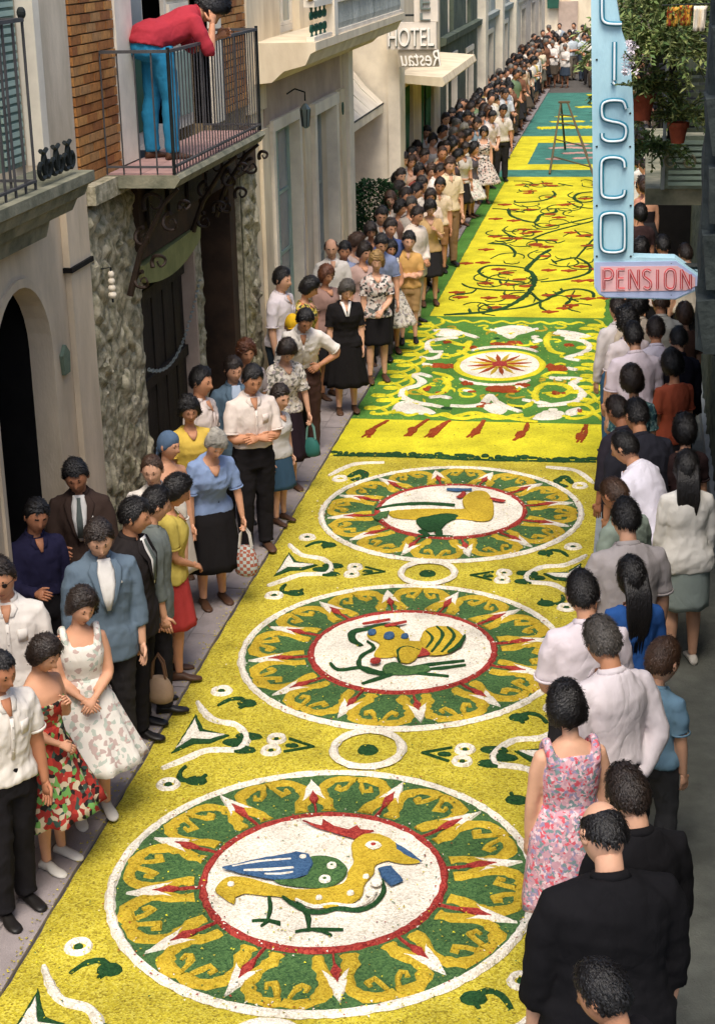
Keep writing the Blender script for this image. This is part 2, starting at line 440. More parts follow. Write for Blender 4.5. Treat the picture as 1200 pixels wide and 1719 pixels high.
# tall window behind the balcony, in grey-green frames
door_case('window_case', 9.0, 11.55, 3.81, 6.2, A, m_white, w=.12)
french_window(9.0, 11.55, 3.81, 6.2, A, m_pgrn, m_glass, leaves=3, rails=4)
obj('green_shutter', MB().box((FX - .16, 11.06, 3.82), (FX - .10, 11.52, 5.9)), mat('grey_green_shutter', (122, 138, 124), col2=(98, 116, 104), scale=5, stretch=(1, 8, .4)), A)
for i in range(34): obj('shutter_slat', MB().box((FX - .098, 11.10, 3.86 + i*.058), (FX - .082, 11.48, 3.895 + i*.058)), m_pgrn, A)
BA = thing('balcony_railing', 'iron railing of the stone balcony at the top left corner, with thick bars', 'railing', (FX + .6, 9, 3.62))
railing([(FX + .36, 7.2), (FX + .36, 10.42), (FX + .03, 10.42)], 3.80, 4.86, .17, BA, m_rail, r=.010)
for q in range(3):   # ironwork at the rail's foot
    mb = MB(); c = (10.62 + q*.24, 3.92)
    for s in (1, -1): mb.tube([(FX + .36, y, z) for y, z in scroll_pts((c[0] + s*.06, c[1]), .11, math.pi/2, 1.1, sgn=s)], .016, 6)
    obj('iron_scroll', mb, m_iron, BA)
mb = MB(); mb.ball((FX + .36, 10.42, 4.90), (.03, .03, .04)); obj('finial', mb, m_iron, BA)

# ------------------------------------------------------------------ house B: brick above, carved stone below, iron balcony
B = thing('stone_and_brick_house', 'narrow house of mossy carved stone below and ochre brick above, with iron balcony', 'house', (FX, 15, 0))
DOORS = [(13.74, 15.46, 2.62, False), (15.84, 17.56, 2.95, False)]
# rough stone ground floor: displaced grid over a solid wall
wall = outline_wall('wall', 12.344, 18.30, LZ, 3.38, DOORS, m_stone, B, t=0.4)
def rough(y0, y1, z0, z1, amp, seed, step=.028):
    mb = MB(); ny = max(2, int((y1-y0)/step)); nz = max(2, int((z1-z0)/step)); rg = random.Random(seed)
    cells = [(rg.uniform(y0-.1, y1+.1), rg.uniform(z0, z1), rg.random()) for _ in range(int((y1-y0)*(z1-z0)*32))]
    for j in range(nz+1):
        for i in range(ny+1):
            y = y0 + (y1-y0)*i/ny; z = z0 + (z1-z0)*j/nz
            ds = sorted((((y-c[0])*1.0)**2 + (z-c[1])**2, c[2]) for c in cells)[:2]
            d1, d2 = math.sqrt(ds[0][0]), math.sqrt(ds[1][0])
            h = min(1, (d2-d1)/.07)*(.35 + .65*ds[0][1]) + .25*wob(y*3+z*5, 2, seed) + rg.gauss(0, .10)
            e = min(i, ny-i, j, nz-j); h *= min(1, e/2)
            mb.v.append((FX + .012 + amp*max(0, h), y, z))
    for j in range(nz):
        for i in range(ny):
            a = j*(ny+1)+i; mb.f.append((a, a+1, a+ny+2, a+ny+1)); mb.m.append(0)
    return mb
obj('carved_stone_pier', rough(12.36, 13.70, LZ, 3.36, .050, 1), m_stone, B, smooth=True)
obj('carved_stone_pier', rough(15.50, 15.80, LZ, 2.62, .05, 2), m_stone, B, smooth=True)
obj('carved_stone_pier', rough(17.60, 18.28, LZ, 3.36, .050, 3), m_stone, B, smooth=True)
obj('stone_ledge', MB().prism([(12.36, 3.40), (13.6, 3.40), (13.6, 3.50), (13.3, 3.545), (12.36, 3.545)], 'x', FX - .1, FX + .12), m_stone, B)
# doors
recess(13.74, 15.46, 2.6, B, .25, x=FX - .404)
for i in range(9):
    y = 13.80 + i*.18
    obj('plank', MB().box((FX - .13 + .012*(i % 2), y, LZ+.01), (FX - .09 + .012*(i % 2), y + .172, 2.6)), m_wood, B)
for z in (.5, 1.5, 2.3): obj('door_batten', MB().box((FX - .08, 13.82, z), (FX - .05, 15.38, z + .1)), m_wood, B)
recess(15.84, 17.56, 2.93, B, 2.2, x=FX - .404)
obj('door_jamb', MB().box((FX - .5, 17.30, LZ), (FX - .05, 17.555, 2.93)), m_brown, B)
obj('door_jamb', MB().box((FX - .25, 15.44, LZ), (FX + .03, 15.50, 2.62)), m_tan, B)
# curved ochre-green lintel over the first door
mb = MB(); P = [(13.60, 2.60)]; n = 14
for i in range(n+1): P.append((13.62 + 1.9*i/n, 2.56 - .12*math.sin(math.pi*i/n)**.8 + .05*i/n))
P += [(15.56, 2.74), (13.60, 2.70)]
obj('curved_lintel', mb.prism(P, 'x', FX - .30, FX + .09), m_lintel, B)
# brown panelled zone under the balcony
obj('panelled_frieze', MB().box((FX - .2, 13.62, 2.745), (FX + .07, 15.60, 3.40)), m_brown, B)
obj('panelled_frieze', MB().box((FX - .2, 15.605, 2.96), (FX + .10, 18.0, 3.40)), m_brown, B)
for a in (13.75, 14.4, 15.05, 15.75, 16.4, 17.05): obj('frieze_panel', MB().box((FX + .10, a, 3.0), (FX + .125, a + .5, 3.30)), m_wood, B)
# upper wall: solid wall with opening, faced with single bricks
outline_wall('upper_wall', 12.344, 19.0, 3.402, 6.6, [(13.9, 16.65, 6.2, False)], m_mortar, B, x=FX - .03, t=.35)
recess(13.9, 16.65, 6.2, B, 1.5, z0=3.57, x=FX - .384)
bl, bh = .235, .062
mesh_b = MB().box((0, 0, 0), (.045, bl, bh)).mesh('brick')
def bricks(ya, yb, za, zb, limit, par=B):
    n = 0; row = 0; z = za
    while z + bh < zb and n < limit:
        y = ya - (bl*.5 if row % 2 else 0)
        while y < yb and n < limit:
            y0 = max(y, ya); y1 = min(y + bl, yb)
            if y1 - y0 > .04:
                o = link('brick', mesh_b, None, par)
                if len(mesh_b.materials) == 0: mesh_b.materials.append(m_brick[0])
                o.material_slots[0].link = 'OBJECT'; o.material_slots[0].material = random.choice(m_brick)
                o.scale = (1, (y1-y0)/bl, 1); o.location = Vector((FX - .03 + random.uniform(-.004, .006), y0, z)) - par.location; n += 1
            y += bl + .012
        z += bh + .012; row += 1
bricks(12.36, 13.42, 3.55, 5.25, 150)
bricks(17.0, 18.12, 3.62, 5.0, 130)
obj('upper_brickwork', MB().box((FX - .03, 12.36, 5.262), (FX + .012, 13.42, 6.5)), m_brick[0], B)
obj('white_strip', MB().box((FX - .03, 18.14, 3.5), (FX + .03, 18.98, 6.5)), m_cream, B)
# balcony door: white frame, half-open door leaf, dark room
for a, b in ((13.44, 13.9), (16.65, 16.98)): obj('white_door_case', MB().box((FX - .2, a, 3.57), (FX + .03, b, 6.4)), m_white, B)
obj('door_post', MB().box((FX - .25, 13.905, 3.57), (FX - .14, 14.08, 6.2)), mat('dark_olive_paint', (62, 58, 38), var=.15), B)
dl = obj('door_leaf', MB().box((FX - .24, 14.30, 3.58), (FX - .20, 15.0, 6.1)), m_white, B)
obj('door_panel', MB().box((FX - .196, 14.38, 3.7), (FX - .18, 14.92, 4.35)), m_grn, dl)
obj('door_panel', MB().box((FX - .196, 14.38, 4.45), (FX - .18, 14.92, 6.0)), m_bluegl, dl)
dl = obj('door_leaf', MB().box((FX - .24, 15.72, 3.58), (FX - .20, 16.6, 6.1)), m_white, B)
obj('door_panel', MB().box((FX - .196, 15.8, 3.7), (FX - .18, 16.5, 4.3)), m_pgrn, dl)
for i in range(12): obj('door_louvre', MB().box((FX - .198, 15.8, 4.4 + i*.13), (FX - .17, 16.5, 4.49 + i*.13)), m_white, dl)
# balcony slab
BY0, BY1, BXX = 12.95, 16.12, -3.62
moulding('balcony_slab', BY0, BY1 + .02, [(0, 3.55), (BXX - FX + .03, 3.55), (BXX - FX + .05, 3.52), (BXX - FX + .03, 3.49), (BXX - FX, 3.45), (0, 3.45)], m_stone2, B)
for i in range(8):
    for j in range(2): obj('floor_tile', MB().box((FX + .02 + j*.28, BY0 + .02 + i*.395, 3.551), (FX + .295 + j*.28, BY0 + .41 + i*.395, 3.557)), m_tile, B)
BR = thing('balcony_railing', 'long iron railing with thin upright bars around the balcony of the brick house', 'railing', (BXX, 14.5, 3.55))
railing([(FX + .03, BY0 + .02), (BXX, BY0 + .02)], 3.557, 4.50, .125, BR, m_rail, r=.007)
railing([(BXX, BY0 + .02), (BXX, BY1), (FX + .03, BY1)], 3.557, 4.50, .098, BR, m_rail, r=.0058)
for p in ((BXX, BY0 + .02), (BXX, BY1)): obj('corner_post', MB().tube([(p[0], p[1], 3.557), (p[0], p[1], 4.53)], .015, 8), m_iron, BR)
# wrought brackets below the slab, one at each end and one in the middle
def bracket(y, zt, k, label):
    br = thing('iron_bracket', label, 'bracket', (FX + .05, y, zt - .6), group=None)
    mb = MB(); mb.tube([(FX + .09, y, zt - .9*k), (FX + .20, y, zt - .55*k), (FX + .42, y, zt - .15*k), (FX + .55, y, zt - .02)], [.03, .026, .02, .016], 8); obj('arm', mb, m_iron2, br, smooth=True)
    for (u, v, r, s) in [(.40, -.30, .085, 1), (.26, -.14, .10, -1), (.16, -.42, .085, 1), (.28, -.62, .075, -1), (.13, -.78, .08, 1), (.52, -.16, .055, -1)]:
        P = scroll_pts((FX + u + .08, zt + v*k), r, math.pi*(.5 if s > 0 else 1.2), 1.25, sgn=s)
        mb = MB(); mb.tube([(px, y + .02*math.sin(i), pz) for i, (px, pz) in enumerate(P)], [max(.006, .02 - .0009*i) for i in range(len(P))], 6); obj('scroll', mb, m_iron2, br, smooth=True)
    return br
bracket(13.16, 3.44, 1.0, 'brown wrought-iron scroll bracket under the near end of the brick house balcony')
bracket(15.25, 3.44, .8, 'brown wrought-iron scroll bracket under the middle of the brick house balcony')
bracket(16.15, 3.44, .8, 'wrought-iron scroll bracket under the far end of the brick house balcony, against the pale wall')
# chain across the first door
ch = thing('door_chain', 'pale slack chain hanging across the plank door', 'chain', (FX + .05, 13.7, 1.6))
for i in range(34):
    t = i/33; y = 13.66 + 1.86*t; z = 1.78 + .42*t**1.6 - .22*math.sin(math.pi*t); 
    mb = MB(); n = 8
    mb.tube([(FX + .06 + (.012*math.cos(a) if i % 2 else 0), y + .034*math.sin(a)*1.0, z + (.014*math.cos(a) if not i % 2 else 0)) for a in [2*math.pi*k/n for k in range(n)]], .0055, 5, closed=True)
    obj('chain_link', mb, mat('galvanised', (150, 156, 150), metal=.6, rough=.5), ch)
# white porcelain insulator on the stone
ins = thing('wall_insulator', 'small white porcelain insulator fixed to the mossy stone pier', 'insulator', (FX + .1, 12.55, 2.75))
mb = MB()
for k in range(4): mb.ball((FX + .12, 12.60, 2.66 + k*.055), (.035 - .003*k, .035 - .003*k, .03), 10, 6)
obj('porcelain', mb, m_white, ins, smooth=True); obj('pin', MB().tube([(FX + .0, 12.60, 2.86), (FX + .12, 12.60, 2.88), (FX + .12, 12.60, 2.6)], .009, 6), m_iron, ins)

# ------------------------------------------------------------------ house C: cream, with stone balcony
C = thing('cream_house', 'cream house with tall pale glazed doors and a white stone balcony', 'house', (FX, 21, 0))
outline_wall('wall', 18.304, 24.6, LZ, 4.1, [(19.3, 20.75, 3.2, False), (21.85, 23.35, 3.13, False)], m_cream, C, t=.3)
outline_wall('upper_wall', 19.004, 27.2, 4.104, 6.5, [(20.0, 21.2, 6.2, False), (23.6, 25.0, 6.2, False)], m_cream, C, t=.3)
obj('tan_panel', MB().box((FX + .002, 18.9, 3.30), (FX + .018, 23.9, 3.80)), m_tan, C)
door_case('door_case', 19.3, 20.75, LZ, 3.2, C, m_white, w=.13, pr=.05)
french_window(19.3, 20.75, LZ, 3.2, C, m_pgrn, m_bluegl, x=FX - .14, rails=4, name='glazed_door')
for i in range(40): obj('door_slat', MB().box((FX - .07, 19.36, .3 + i*.07), (FX - .055, 19.86, .34 + i*.07)), m_pgrn, C)
door_case('door_case', 21.85, 23.35, LZ, 3.13, C, m_white, w=.15, pr=.06)
french_window(21.85, 23.35, LZ, 3.13, C, m_lgrey, m_bluegl, x=FX - .22, rails=3, name='glazed_door')
for y in (18.6, 21.05, 23.75): obj('pilaster', MB().box((FX + .002, y, LZ), (FX + .045, y + .40, 3.28)), m_cream, C)
obj('corner_pilaster', MB().box((FX + .002, 24.2, LZ), (FX + .09, 24.58, 4.0)), m_white, C)
for o_, y in enumerate((19.6, 25.2)): pass
moulding('balcony_slab', 18.4, 25.6, [(0, 4.24), (.72, 4.24), (.72, 4.15), (.66, 4.12), (.60, 4.0), (.36, 3.94), (.22, 3.82), (0, 3.80)], m_cream, C)
# balustrade of perforated stone panels and ironwork
obj('parapet_rail', MB().box((FX + .58, 18.5, 4.60), (FX + .70, 25.55, 4.67)), m_white, C)
obj('parapet_base', MB().box((FX + .60, 18.5, 4.242), (FX + .69, 25.55, 4.29)), m_white, C)
for i in range(39):
    y = 19.9 + i*.145
    mb = MB(); mb.tube([(FX + .645, y, 4.29), (FX + .645, y, 4.36), (FX + .645, y, 4.45), (FX + .645, y, 4.60)], [.018, .036, .03, .018], 8); obj('baluster', mb, m_lgrey, C)
obj('parapet_pier', MB().box((FX + .56, 19.62, 4.242), (FX + .72, 19.85, 4.72)), m_white, C)
for q in range(4):
    mb = MB(); c = (18.62 + q*.26, 4.44)
    for s in (1, -1):
        for v in (1, -1): mb.tube([(FX + .64, y, z) for y, z in scroll_pts((c[0] + s*.055, c[1] + v*.08), .075, math.pi/2*v, 1.1, sgn=s*v)], .011, 6)
    obj('iron_scroll', mb, m_grn, C)
for i in range(7): obj('iron_bar', MB().tube([(FX + .64, 18.6 + i*.16, 4.67), (FX + .64, 18.6 + i*.16, 5.6)], .016, 6), m_white if i % 2 else m_grn, C)
mb = MB(); mb.ball((FX + .66, 18.50, 4.72), .055); obj('gilt_finial', mb, mat('gilt', (196, 160, 84), metal=.2, rough=.5), C, smooth=True)
for y0 in (20.0, 23.6):
    french_window(y0, y0 + (1.2 if y0 < 22 else 1.4), 4.24, 6.2, C, m_white, m_glass, x=FX - .14, rails=3)
# wall lantern between the doors
def lantern(x, y, z, label):
    L = thing('wall_lantern', label, 'lantern', (x, y, z))
    obj('bracket', MB().tube([(x, y, z + .30), (x + .10, y, z + .36), (x + .22, y, z + .32), (x + .22, y, z + .22)], .010, 6), m_iron, L)
    mb = MB(); mb.loft([[(x + .22 + r*math.cos(a), y + r*math.sin(a), zz) for a in [k*math.pi/3 for k in range(6)]] for r, zz in ((.02, z - .10), (.04, z - .08), (.06, z + .12), (.07, z + .125), (.015, z + .19))]); obj('lamp_housing', mb, m_glass, L)
    for k in range(6):
        a = k*math.pi/3; obj('lamp_strut', MB().tube([(x + .22 + .042*math.cos(a), y + .042*math.sin(a), z - .08), (x + .22 + .062*math.cos(a), y + .062*math.sin(a), z + .12)], .006, 5), m_iron, L)
lantern(FX + .05, 20.0, 3.26, 'six-sided iron wall lantern above the doors of the cream house')
obj('door_number_plate', MB().prism([(23.86 + .06*math.cos(a), 3.02 + .09*math.sin(a)) for a in [k*math.pi/5 for k in range(10)]], 'x', FX + .047, FX + .06), m_grn, C)

# ------------------------------------------------------------------ hotel: set back entrance, white corner, sign
D = thing('hotel_building', 'pale hotel with set-back entrance, white corner pier and green curtains at its doors', 'hotel', (FX, 30, 0))
outline_wall('recessed_wall', 24.62, 29.0, LZ, 6.5, [(26.3, 27.5, 2.5, False)], m_cream, D, x=FX - .75, t=.3)  # hotel walls painted paler, standing in for a patch of direct sunlight
recess(26.3, 27.5, 2.5, D, .8, x=FX - 1.054)
obj('return_wall', MB().box((FX - 1.0, 29.0, LZ), (FX - .001, 29.3, 6.5)), m_white, D)
obj('return_wall', MB().box((FX - 1.0, 24.6, 4.1), (FX - .304, 24.616, 6.5)), m_white, D)
outline_wall('wall', 29.3, 36.3, LZ, 6.5, [(30.2, 31.9, 2.72, False), (33.1, 35.2, 2.75, False)], m_cream, D, t=.3)
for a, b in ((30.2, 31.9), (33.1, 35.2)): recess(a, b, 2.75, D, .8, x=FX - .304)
obj('corner_pier', MB().box((FX - .05, 28.95, LZ), (FX + .16, 29.6, 6.6)), m_white, D)
for a in (30.22, 31.0, 33.12, 34.3):
    mb = MB(); rr = []
    for z, w in ((2.70, 1.0), (2.2, .95), (1.6, .7), (1.15, .35), (.9, .5)):
        rr.append([(FX - .02 + .05*math.cos(t)*(1 if w > .5 else .8), a + .36 - .30*w*0.5*(-1) - .36*w + .62*w*k/11, z) if False else (FX - .06 + .035*math.sin(k*2.2), a + .62*w*k/11, z) for k, t in enumerate(np.linspace(0, 6.28, 12))])
    for i in range(4):
        for k in range(11):
            mb.add([rr[i][k], rr[i][k+1], rr[i+1][k+1], rr[i+1][k]], [(0, 1, 2, 3)])
    c = obj('green_curtain', mb, m_green_aw, D, smooth=True); md = c.modifiers.new('s', 'SOLIDIFY'); md.thickness = .02
# hotel canopy
moulding('canopy', 29.9, 35.8, [(0, 3.02), (.78, 2.96), (.82, 2.84), (.78, 2.80), (0, 2.88)], m_cream, D)
# slanted white blind over the recessed entrance
def blind(name, label, y0, y1, x0, zt, x1, zl, m):
    T = thing(name, label, 'blind', (x0, (y0+y1)/2, zt)); mb = MB(); n = 9
    for k in range(n):
        a = y0 + (y1-y0)*k/n; b = y0 + (y1-y0)*(k+1)/n - .01
        mb = MB(); sg = .02*(k % 2)
        mb.add([(x0, a, zt), (x0, b, zt), ((x0+x1)/2, b, (zt+zl)/2 - .05 - sg), ((x0+x1)/2, a, (zt+zl)/2 - .05 - sg), (x1, b, zl), (x1, a, zl), (x1, b, zl - .14), (x1, a, zl - .14)], [(0, 1, 2, 3), (3, 2, 4, 5), (5, 4, 6, 7)])
        o = obj('canvas_strip', mb, m, T); md = o.modifiers.new('s', 'SOLIDIFY'); md.thickness = .008
    obj('front_bar', MB().tube([(x1, y0, zl), (x1, y1, zl)], .015, 6), m_iron, T)
    for y in (y0, y1): obj('stay', MB().tube([(x0, y, zl + .05), (x1, y, zl)], .01, 6), m_iron, T)
blind('awning', 'cream canvas awning slanting over the set-back entrance beside the cream house', 24.75, 28.9, FX - .74, 3.3, FX - .12, 2.62, m_white)
# projecting sign facing up the street
sg = thing('hotel_sign', 'white projecting panel sign reading HOTEL, with a mirrored script board below it', 'sign', (FX, 29.5, 3.9))
m_sgn = mat('sign_board', (226, 214, 198), var=.05)
m_let = mat('sign_letters', (250, 244, 232), var=.03, rough=.5)
m_lete = mat('sign_letter_edge', (118, 128, 122), var=.1)
def px_box(name, p0, p1, Y, t, m, par):
    a = aty(*p0, Y); b = aty(*p1, Y)
    return obj(name, MB().box((min(a[0], b[0]), Y, min(a[2], b[2])), (max(a[0], b[0]), Y + t, max(a[2], b[2]))), m, par)
def text(name, body, loc, h, m, par, ext=.01, bev=0.0, rot=(math.pi/2, 0, 0), font=None, align='LEFT', width=None, shear=0, off=0.0):
    cu = bpy.data.curves.new(name, 'FONT'); cu.body = body; cu.size = h; cu.extrude = ext; cu.bevel_depth = bev; cu.align_x = align; cu.shear = shear; cu.offset = off
    t = bpy.data.objects.new('tmp_text', cu); COL.objects.link(t)
    bpy.context.view_layer.update()
    dg = bpy.context.evaluated_depsgraph_get(); me = bpy.data.meshes.new_from_object(t.evaluated_get(dg)); bpy.data.objects.remove(t)
    co = np.empty(len(me.vertices)*3); me.vertices.foreach_get('co', co); co = co.reshape(-1, 3)
    mn, mx = co.min(0), co.max(0)
    co[:, 0] -= mn[0]; co[:, 1] -= mn[1]
    if width: co[:, 0] *= width/(mx[0]-mn[0])
    co[:, 1] *= h/(mx[1]-mn[1])
    me.vertices.foreach_set('co', co.ravel()); me.materials.clear(); me.materials.append(m)
    o = bpy.data.objects.new(name, me); COL.objects.link(o); o.parent = par
    off_ = Vector((0, 0, 0)); p = par
    while p is not None: off_ += p.location; p = p.parent
    o.location = Vector(loc) - off_; o.rotation_euler = rot
    return o
Ys = 28.55
px_box('sign_panel', (648, 38), (732, 82), Ys, .12, m_sgn, sg)
a = aty(652, 78, Ys); b = aty(728, 46, Ys)
text('sign_lettering', 'HOTEL', (a[0] + .01, Ys - .005, a[2] - .02), b[2] - a[2], m_lete, sg, ext=.012, width=b[0]-a[0])
text('sign_lettering', 'HOTEL', (a[0], Ys - .03, a[2]), b[2] - a[2], m_let, sg, ext=.014, width=b[0]-a[0])
px_box('vertical_panel', (694, -60), (735, 36), Ys + .02, .10, m_sgn, sg)
a = aty(705, 16, Ys); b = aty(722, -8, Ys); text('sign_lettering', 'E', (a[0], Ys + .0, a[2]), b[2]-a[2], m_lete, sg, ext=.03, width=b[0]-a[0])
a = aty(705, 34, Ys); b = aty(722, 22, Ys); text('sign_lettering', 'L', (a[0], Ys + .0, a[2]), b[2]-a[2], m_lete, sg, ext=.03, width=b[0]-a[0])
px_box('lower_board', (668, 84), (736, 112), Ys + .05, .10, mat('sign_board_dim', (184, 172, 152), var=.06), sg)
a = aty(672, 111, Ys); b = aty(740, 84, Ys)
text('mirrored_script', 'Restau', (b[0], Ys + .0, a[2]), b[2]-a[2], m_let, sg, ext=.02, width=b[0]-a[0], rot=(math.pi/2, 0, math.pi), shear=.25)
a = aty(640, 60, Ys); b = aty(732, 60, Ys)
obj('sign_arm', MB().tube([(FX + .1, Ys + .06, a[2] + .32), (b[0], Ys + .06, a[2] + .32)], .02, 6), m_iron, sg)

# ------------------------------------------------------------------ houses further down the left side
def far_house(name, label, y0, y1, h, m, doors, wins, x=FX, cor=True, mdoor=m_wood, loc=None):
    H = thing(name, label, 'house', (x, (y0+y1)/2, 0))
    outline_wall('wall', y0, y1 - .004, LZ, 3.2, [(a, b, z, False) for a, b, z in doors], m, H, x=x, t=.3)
    outline_wall('upper_wall', y0, y1 - .004, 3.204, h, [(a, b, 5.6, False) for a, b in wins], m, H, x=x, t=.3)
    for a, b, z in doors:
        recess(a, b, z, H, .5, x=x - .304); obj('door', MB().box((x - .28, a + .02, LZ), (x - .2, b - .02, z - .02)), mdoor, H); door_case('door_case', a, b, LZ, z, H, m_white, w=.12, x=x)
    for a, b in wins:
        w = french_window(a, b, 3.25, 5.6, H, m_white, m_glass, x=x - .15, rails=2)
    if cor: moulding('string_course', y0, y1 - .004, [(0, 3.28), (.14, 3.26), (.12, 3.12), (0, 3.08)], m, H, x=x + .002)
    return H
far_house('grey_house', 'weathered grey-green house with dark doorways just past the hotel', 36.3, 44.5, 6.4, m_grey, [(37.6, 39.4, 2.7), (41.8, 43.3, 2.6)], [(37.8, 39.0), (41.8, 43.0)])
PG = far_house('pale_grey_house', 'pale grey house with tall pilasters behind the far left crowd', 44.5, 58.0, 6.4, m_lgrey, [(47.2, 49.2, 2.7), (52.6, 54.6, 2.7)], [(47.2, 48.8), (52.6, 54.2)])
for y in (44.7, 50.2, 55.6): obj('pilaster', MB().box((FX + .002, y, LZ), (FX + .22, y + .7, 6.3)), m_white, PG)
far_house('white_house', 'white house with narrow dark doors near the far end of the street', 58.0, 76.0, 6.4, m_white, [(61, 63, 2.8), (66.5, 68.5, 2.8), (71.5, 73, 2.8)], [(61, 62.6), (66.5, 68)])
# end of the street: a white house across, flat roof terrace and a green gate
EH = thing('end_house', 'white house closing the far end of the street, with a green gate', 'house', (-1, 82, 0))
mb = MB(); mb.box((-9, 82, LZ), (6, 88, 7)); obj('wall', mb, m_cream, EH)
for x in (-5.6, -3.9, -.6, 1.2, 3.0): obj('opening', MB().box((x, 81.9, .05), (x + .9, 82.05, 2.3)), m_tan, EH)
obj('green_gate', MB().prism([(-4.4, 2.0), (-3.9, 2.0), (-3.7, 5.5), (-4.6, 5.5)], 'y', 81.6, 81.95), m_grn, EH)
moulding('canopy', -9, 6, [(0, 0), (.1, 0), (.1, .1), (0, .1)], m_white, EH) if False else None
obj('awning', MB().prism([(0, 2.7), (-1.6, 2.3), (-1.6, 2.2), (0, 2.55)], 'x', -2.0, 4.0) if False else MB().box((-2.0, 80.4, 2.62), (4.0, 81.9, 2.72)), m_white, EH)
for i in range(8): obj('window', MB().box((-8.2 + i*1.7, 81.93, 3.7), (-7.3 + i*1.7, 82.02, 5.4)), m_glass, EH)
# ------------------------------------------------------------------ the flower carpet
P_YEL = petals('petals_olive_yellow', [(136, 120, 38), (180, 164, 48), (194, 178, 54), (206, 192, 80), (160, 144, 40)])
P_BRI = petals('petals_bright_yellow', [(184, 172, 40), (212, 202, 44), (222, 212, 56), (200, 190, 40)])
P_GOLD = petals('petals_gold', [(160, 132, 36), (188, 158, 46), (198, 170, 58), (172, 146, 38)])
P_GRN = petals('petals_green', [(46, 74, 46), (66, 98, 56), (82, 114, 66), (56, 86, 50)])
P_DGR = petals('petals_dark_green', [(24, 56, 32), (34, 70, 38), (44, 80, 44), (30, 62, 34)])
P_MGR = petals('petals_leaf_green', [(66, 112, 46), (80, 128, 52), (94, 138, 62), (70, 118, 50)])
P_WHT = petals('petals_white', [(196, 186, 166), (230, 222, 206), (238, 232, 218), (212, 202, 184)])
P_RED = petals('petals_red', [(120, 36, 36), (154, 52, 48), (172, 72, 60), (140, 44, 42)])
P_RUS = petals('petals_rust', [(132, 52, 26), (150, 64, 30), (160, 74, 36), (140, 58, 28)])
P_BLU = petals('petals_blue', [(46, 74, 108), (60, 92, 128), (70, 100, 134), (52, 82, 116)])
P_TEA = petals('petals_teal', [(52, 108, 98), (66, 124, 112), (84, 136, 122), (58, 114, 104)])
P_PNK = petals('petals_pink', [(176, 128, 124), (190, 148, 140), (198, 160, 150)])
CX0, CX1 = -3.195, -0.28
carpet = thing('flower_carpet', 'long carpet of yellow, green, white and red petals laid down the middle of the street', 'flower carpet', (-1.72, 8, 0))
Z0 = 0.012
def G(p, off=(0, 0), sc=1.0):
    q = atz(off[0] + p[0] * sc, off[1] + p[1] * sc, 0.02); return (q[0], q[1])
def jit(p, a=0.006):
    return (p[0] + random.uniform(-a, a), p[1] + random.uniform(-a, a))
def heap(mb, poly, z, h=0.008, edge=0.013, j=0.009, resample=0.03, smooth=True):
    """a low heap of petals with an uneven outline"""
    P = catmull([(p[0], p[1], 0) for p in poly], resample, True) if smooth else densify(poly, resample)
    P = [jit((p[0], p[1]), j) for p in P]
    n = len(P)
    if n < 3: return
    A = sum(P[i][0]*P[(i+1) % n][1] - P[(i+1) % n][0]*P[i][1] for i in range(n))
    s = 1 if A > 0 else -1
    inn = []
    for i in range(n):
        t = np.array(P[(i+1) % n]) - np.array(P[i-1]); t = t / (np.linalg.norm(t) + 1e-9)
        inn.append((P[i][0] - s * t[1] * edge, P[i][1] + s * t[0] * edge))
    tr = tessellate_polygon([[Vector((p[0], p[1], 0)) for p in inn]])
    o = len(mb.v)
    mb.v += [(p[0], p[1], z - 0.006) for p in P] + [(p[0], p[1], z + h + random.uniform(-.001, .001)) for p in inn]
    for t in tr: mb.f.append(tuple(o + n + i for i in t)); mb.m.append(mb.mi)
    for i in range(n):
        k = (i + 1) % n
        mb.f.append((o+i, o+k, o+n+k, o+n+i)); mb.m.append(mb.mi)
def densify(poly, step):
    out = []; n = len(poly)
    for i in range(n):
        a = np.array(poly[i], float); b = np.array(poly[(i+1) % n], float)
        k = max(1, int(np.linalg.norm(b - a) / step))
        out += [tuple(a + (b - a) * j / k) for j in range(k)]
    return out
def trail(mb, pts, w, z, h=0.010, j=0.3, closed=False, step=0.035, smooth=True, taper=True):
    """a hand-poured line of petals: a low ridge with ragged sides"""
    P = catmull([(p[0], p[1], 0) for p in pts], step, closed) if smooth else [np.array((p[0], p[1], 0)) for p in pts]
    n = len(P); o = len(mb.v)
    for i, p in enumerate(P):
        t = (P[(i+1) % n] - P[i-1]) if closed else (P[min(i+1, n-1)] - P[max(i-1, 0)])
        t = t / (np.linalg.norm(t) + 1e-9); s = np.array((-t[1], t[0], 0))
        ww = w * (1 + random.uniform(-j, j))
        if taper and not closed:
            e = min(i, n-1-i) / max(1, min(4, n/2)); ww *= min(1, 0.55 + 0.45 * e)
        zz = z + h * random.uniform(0.85, 1.1)
        for q, hh in ((-0.5, z - 0.006), (-0.27, zz), (0.27, zz), (0.5, z - 0.006)):
            v = p + s * ww * q; mb.v.append((v[0], v[1], hh))
    for i in range(n if closed else n - 1):
        k = (i + 1) % n
        for c in range(3):
            mb.f.append((o+i*4+c, o+k*4+c, o+k*4+c+1, o+i*4+c+1)); mb.m.append(mb.mi)
    if not closed:
        mb.f.append((o, o+1, o+2, o+3)); e = o + (n-1)*4; mb.f.append((e+3, e+2, e+1, e)); mb.m += [mb.mi, mb.mi]
def ellipse(c, rx, ry, n=24, a0=0.0):
    return [(c[0] + rx*math.cos(a0 + 2*math.pi*i/n), c[1] + ry*math.sin(a0 + 2*math.pi*i/n)) for i in range(n)]
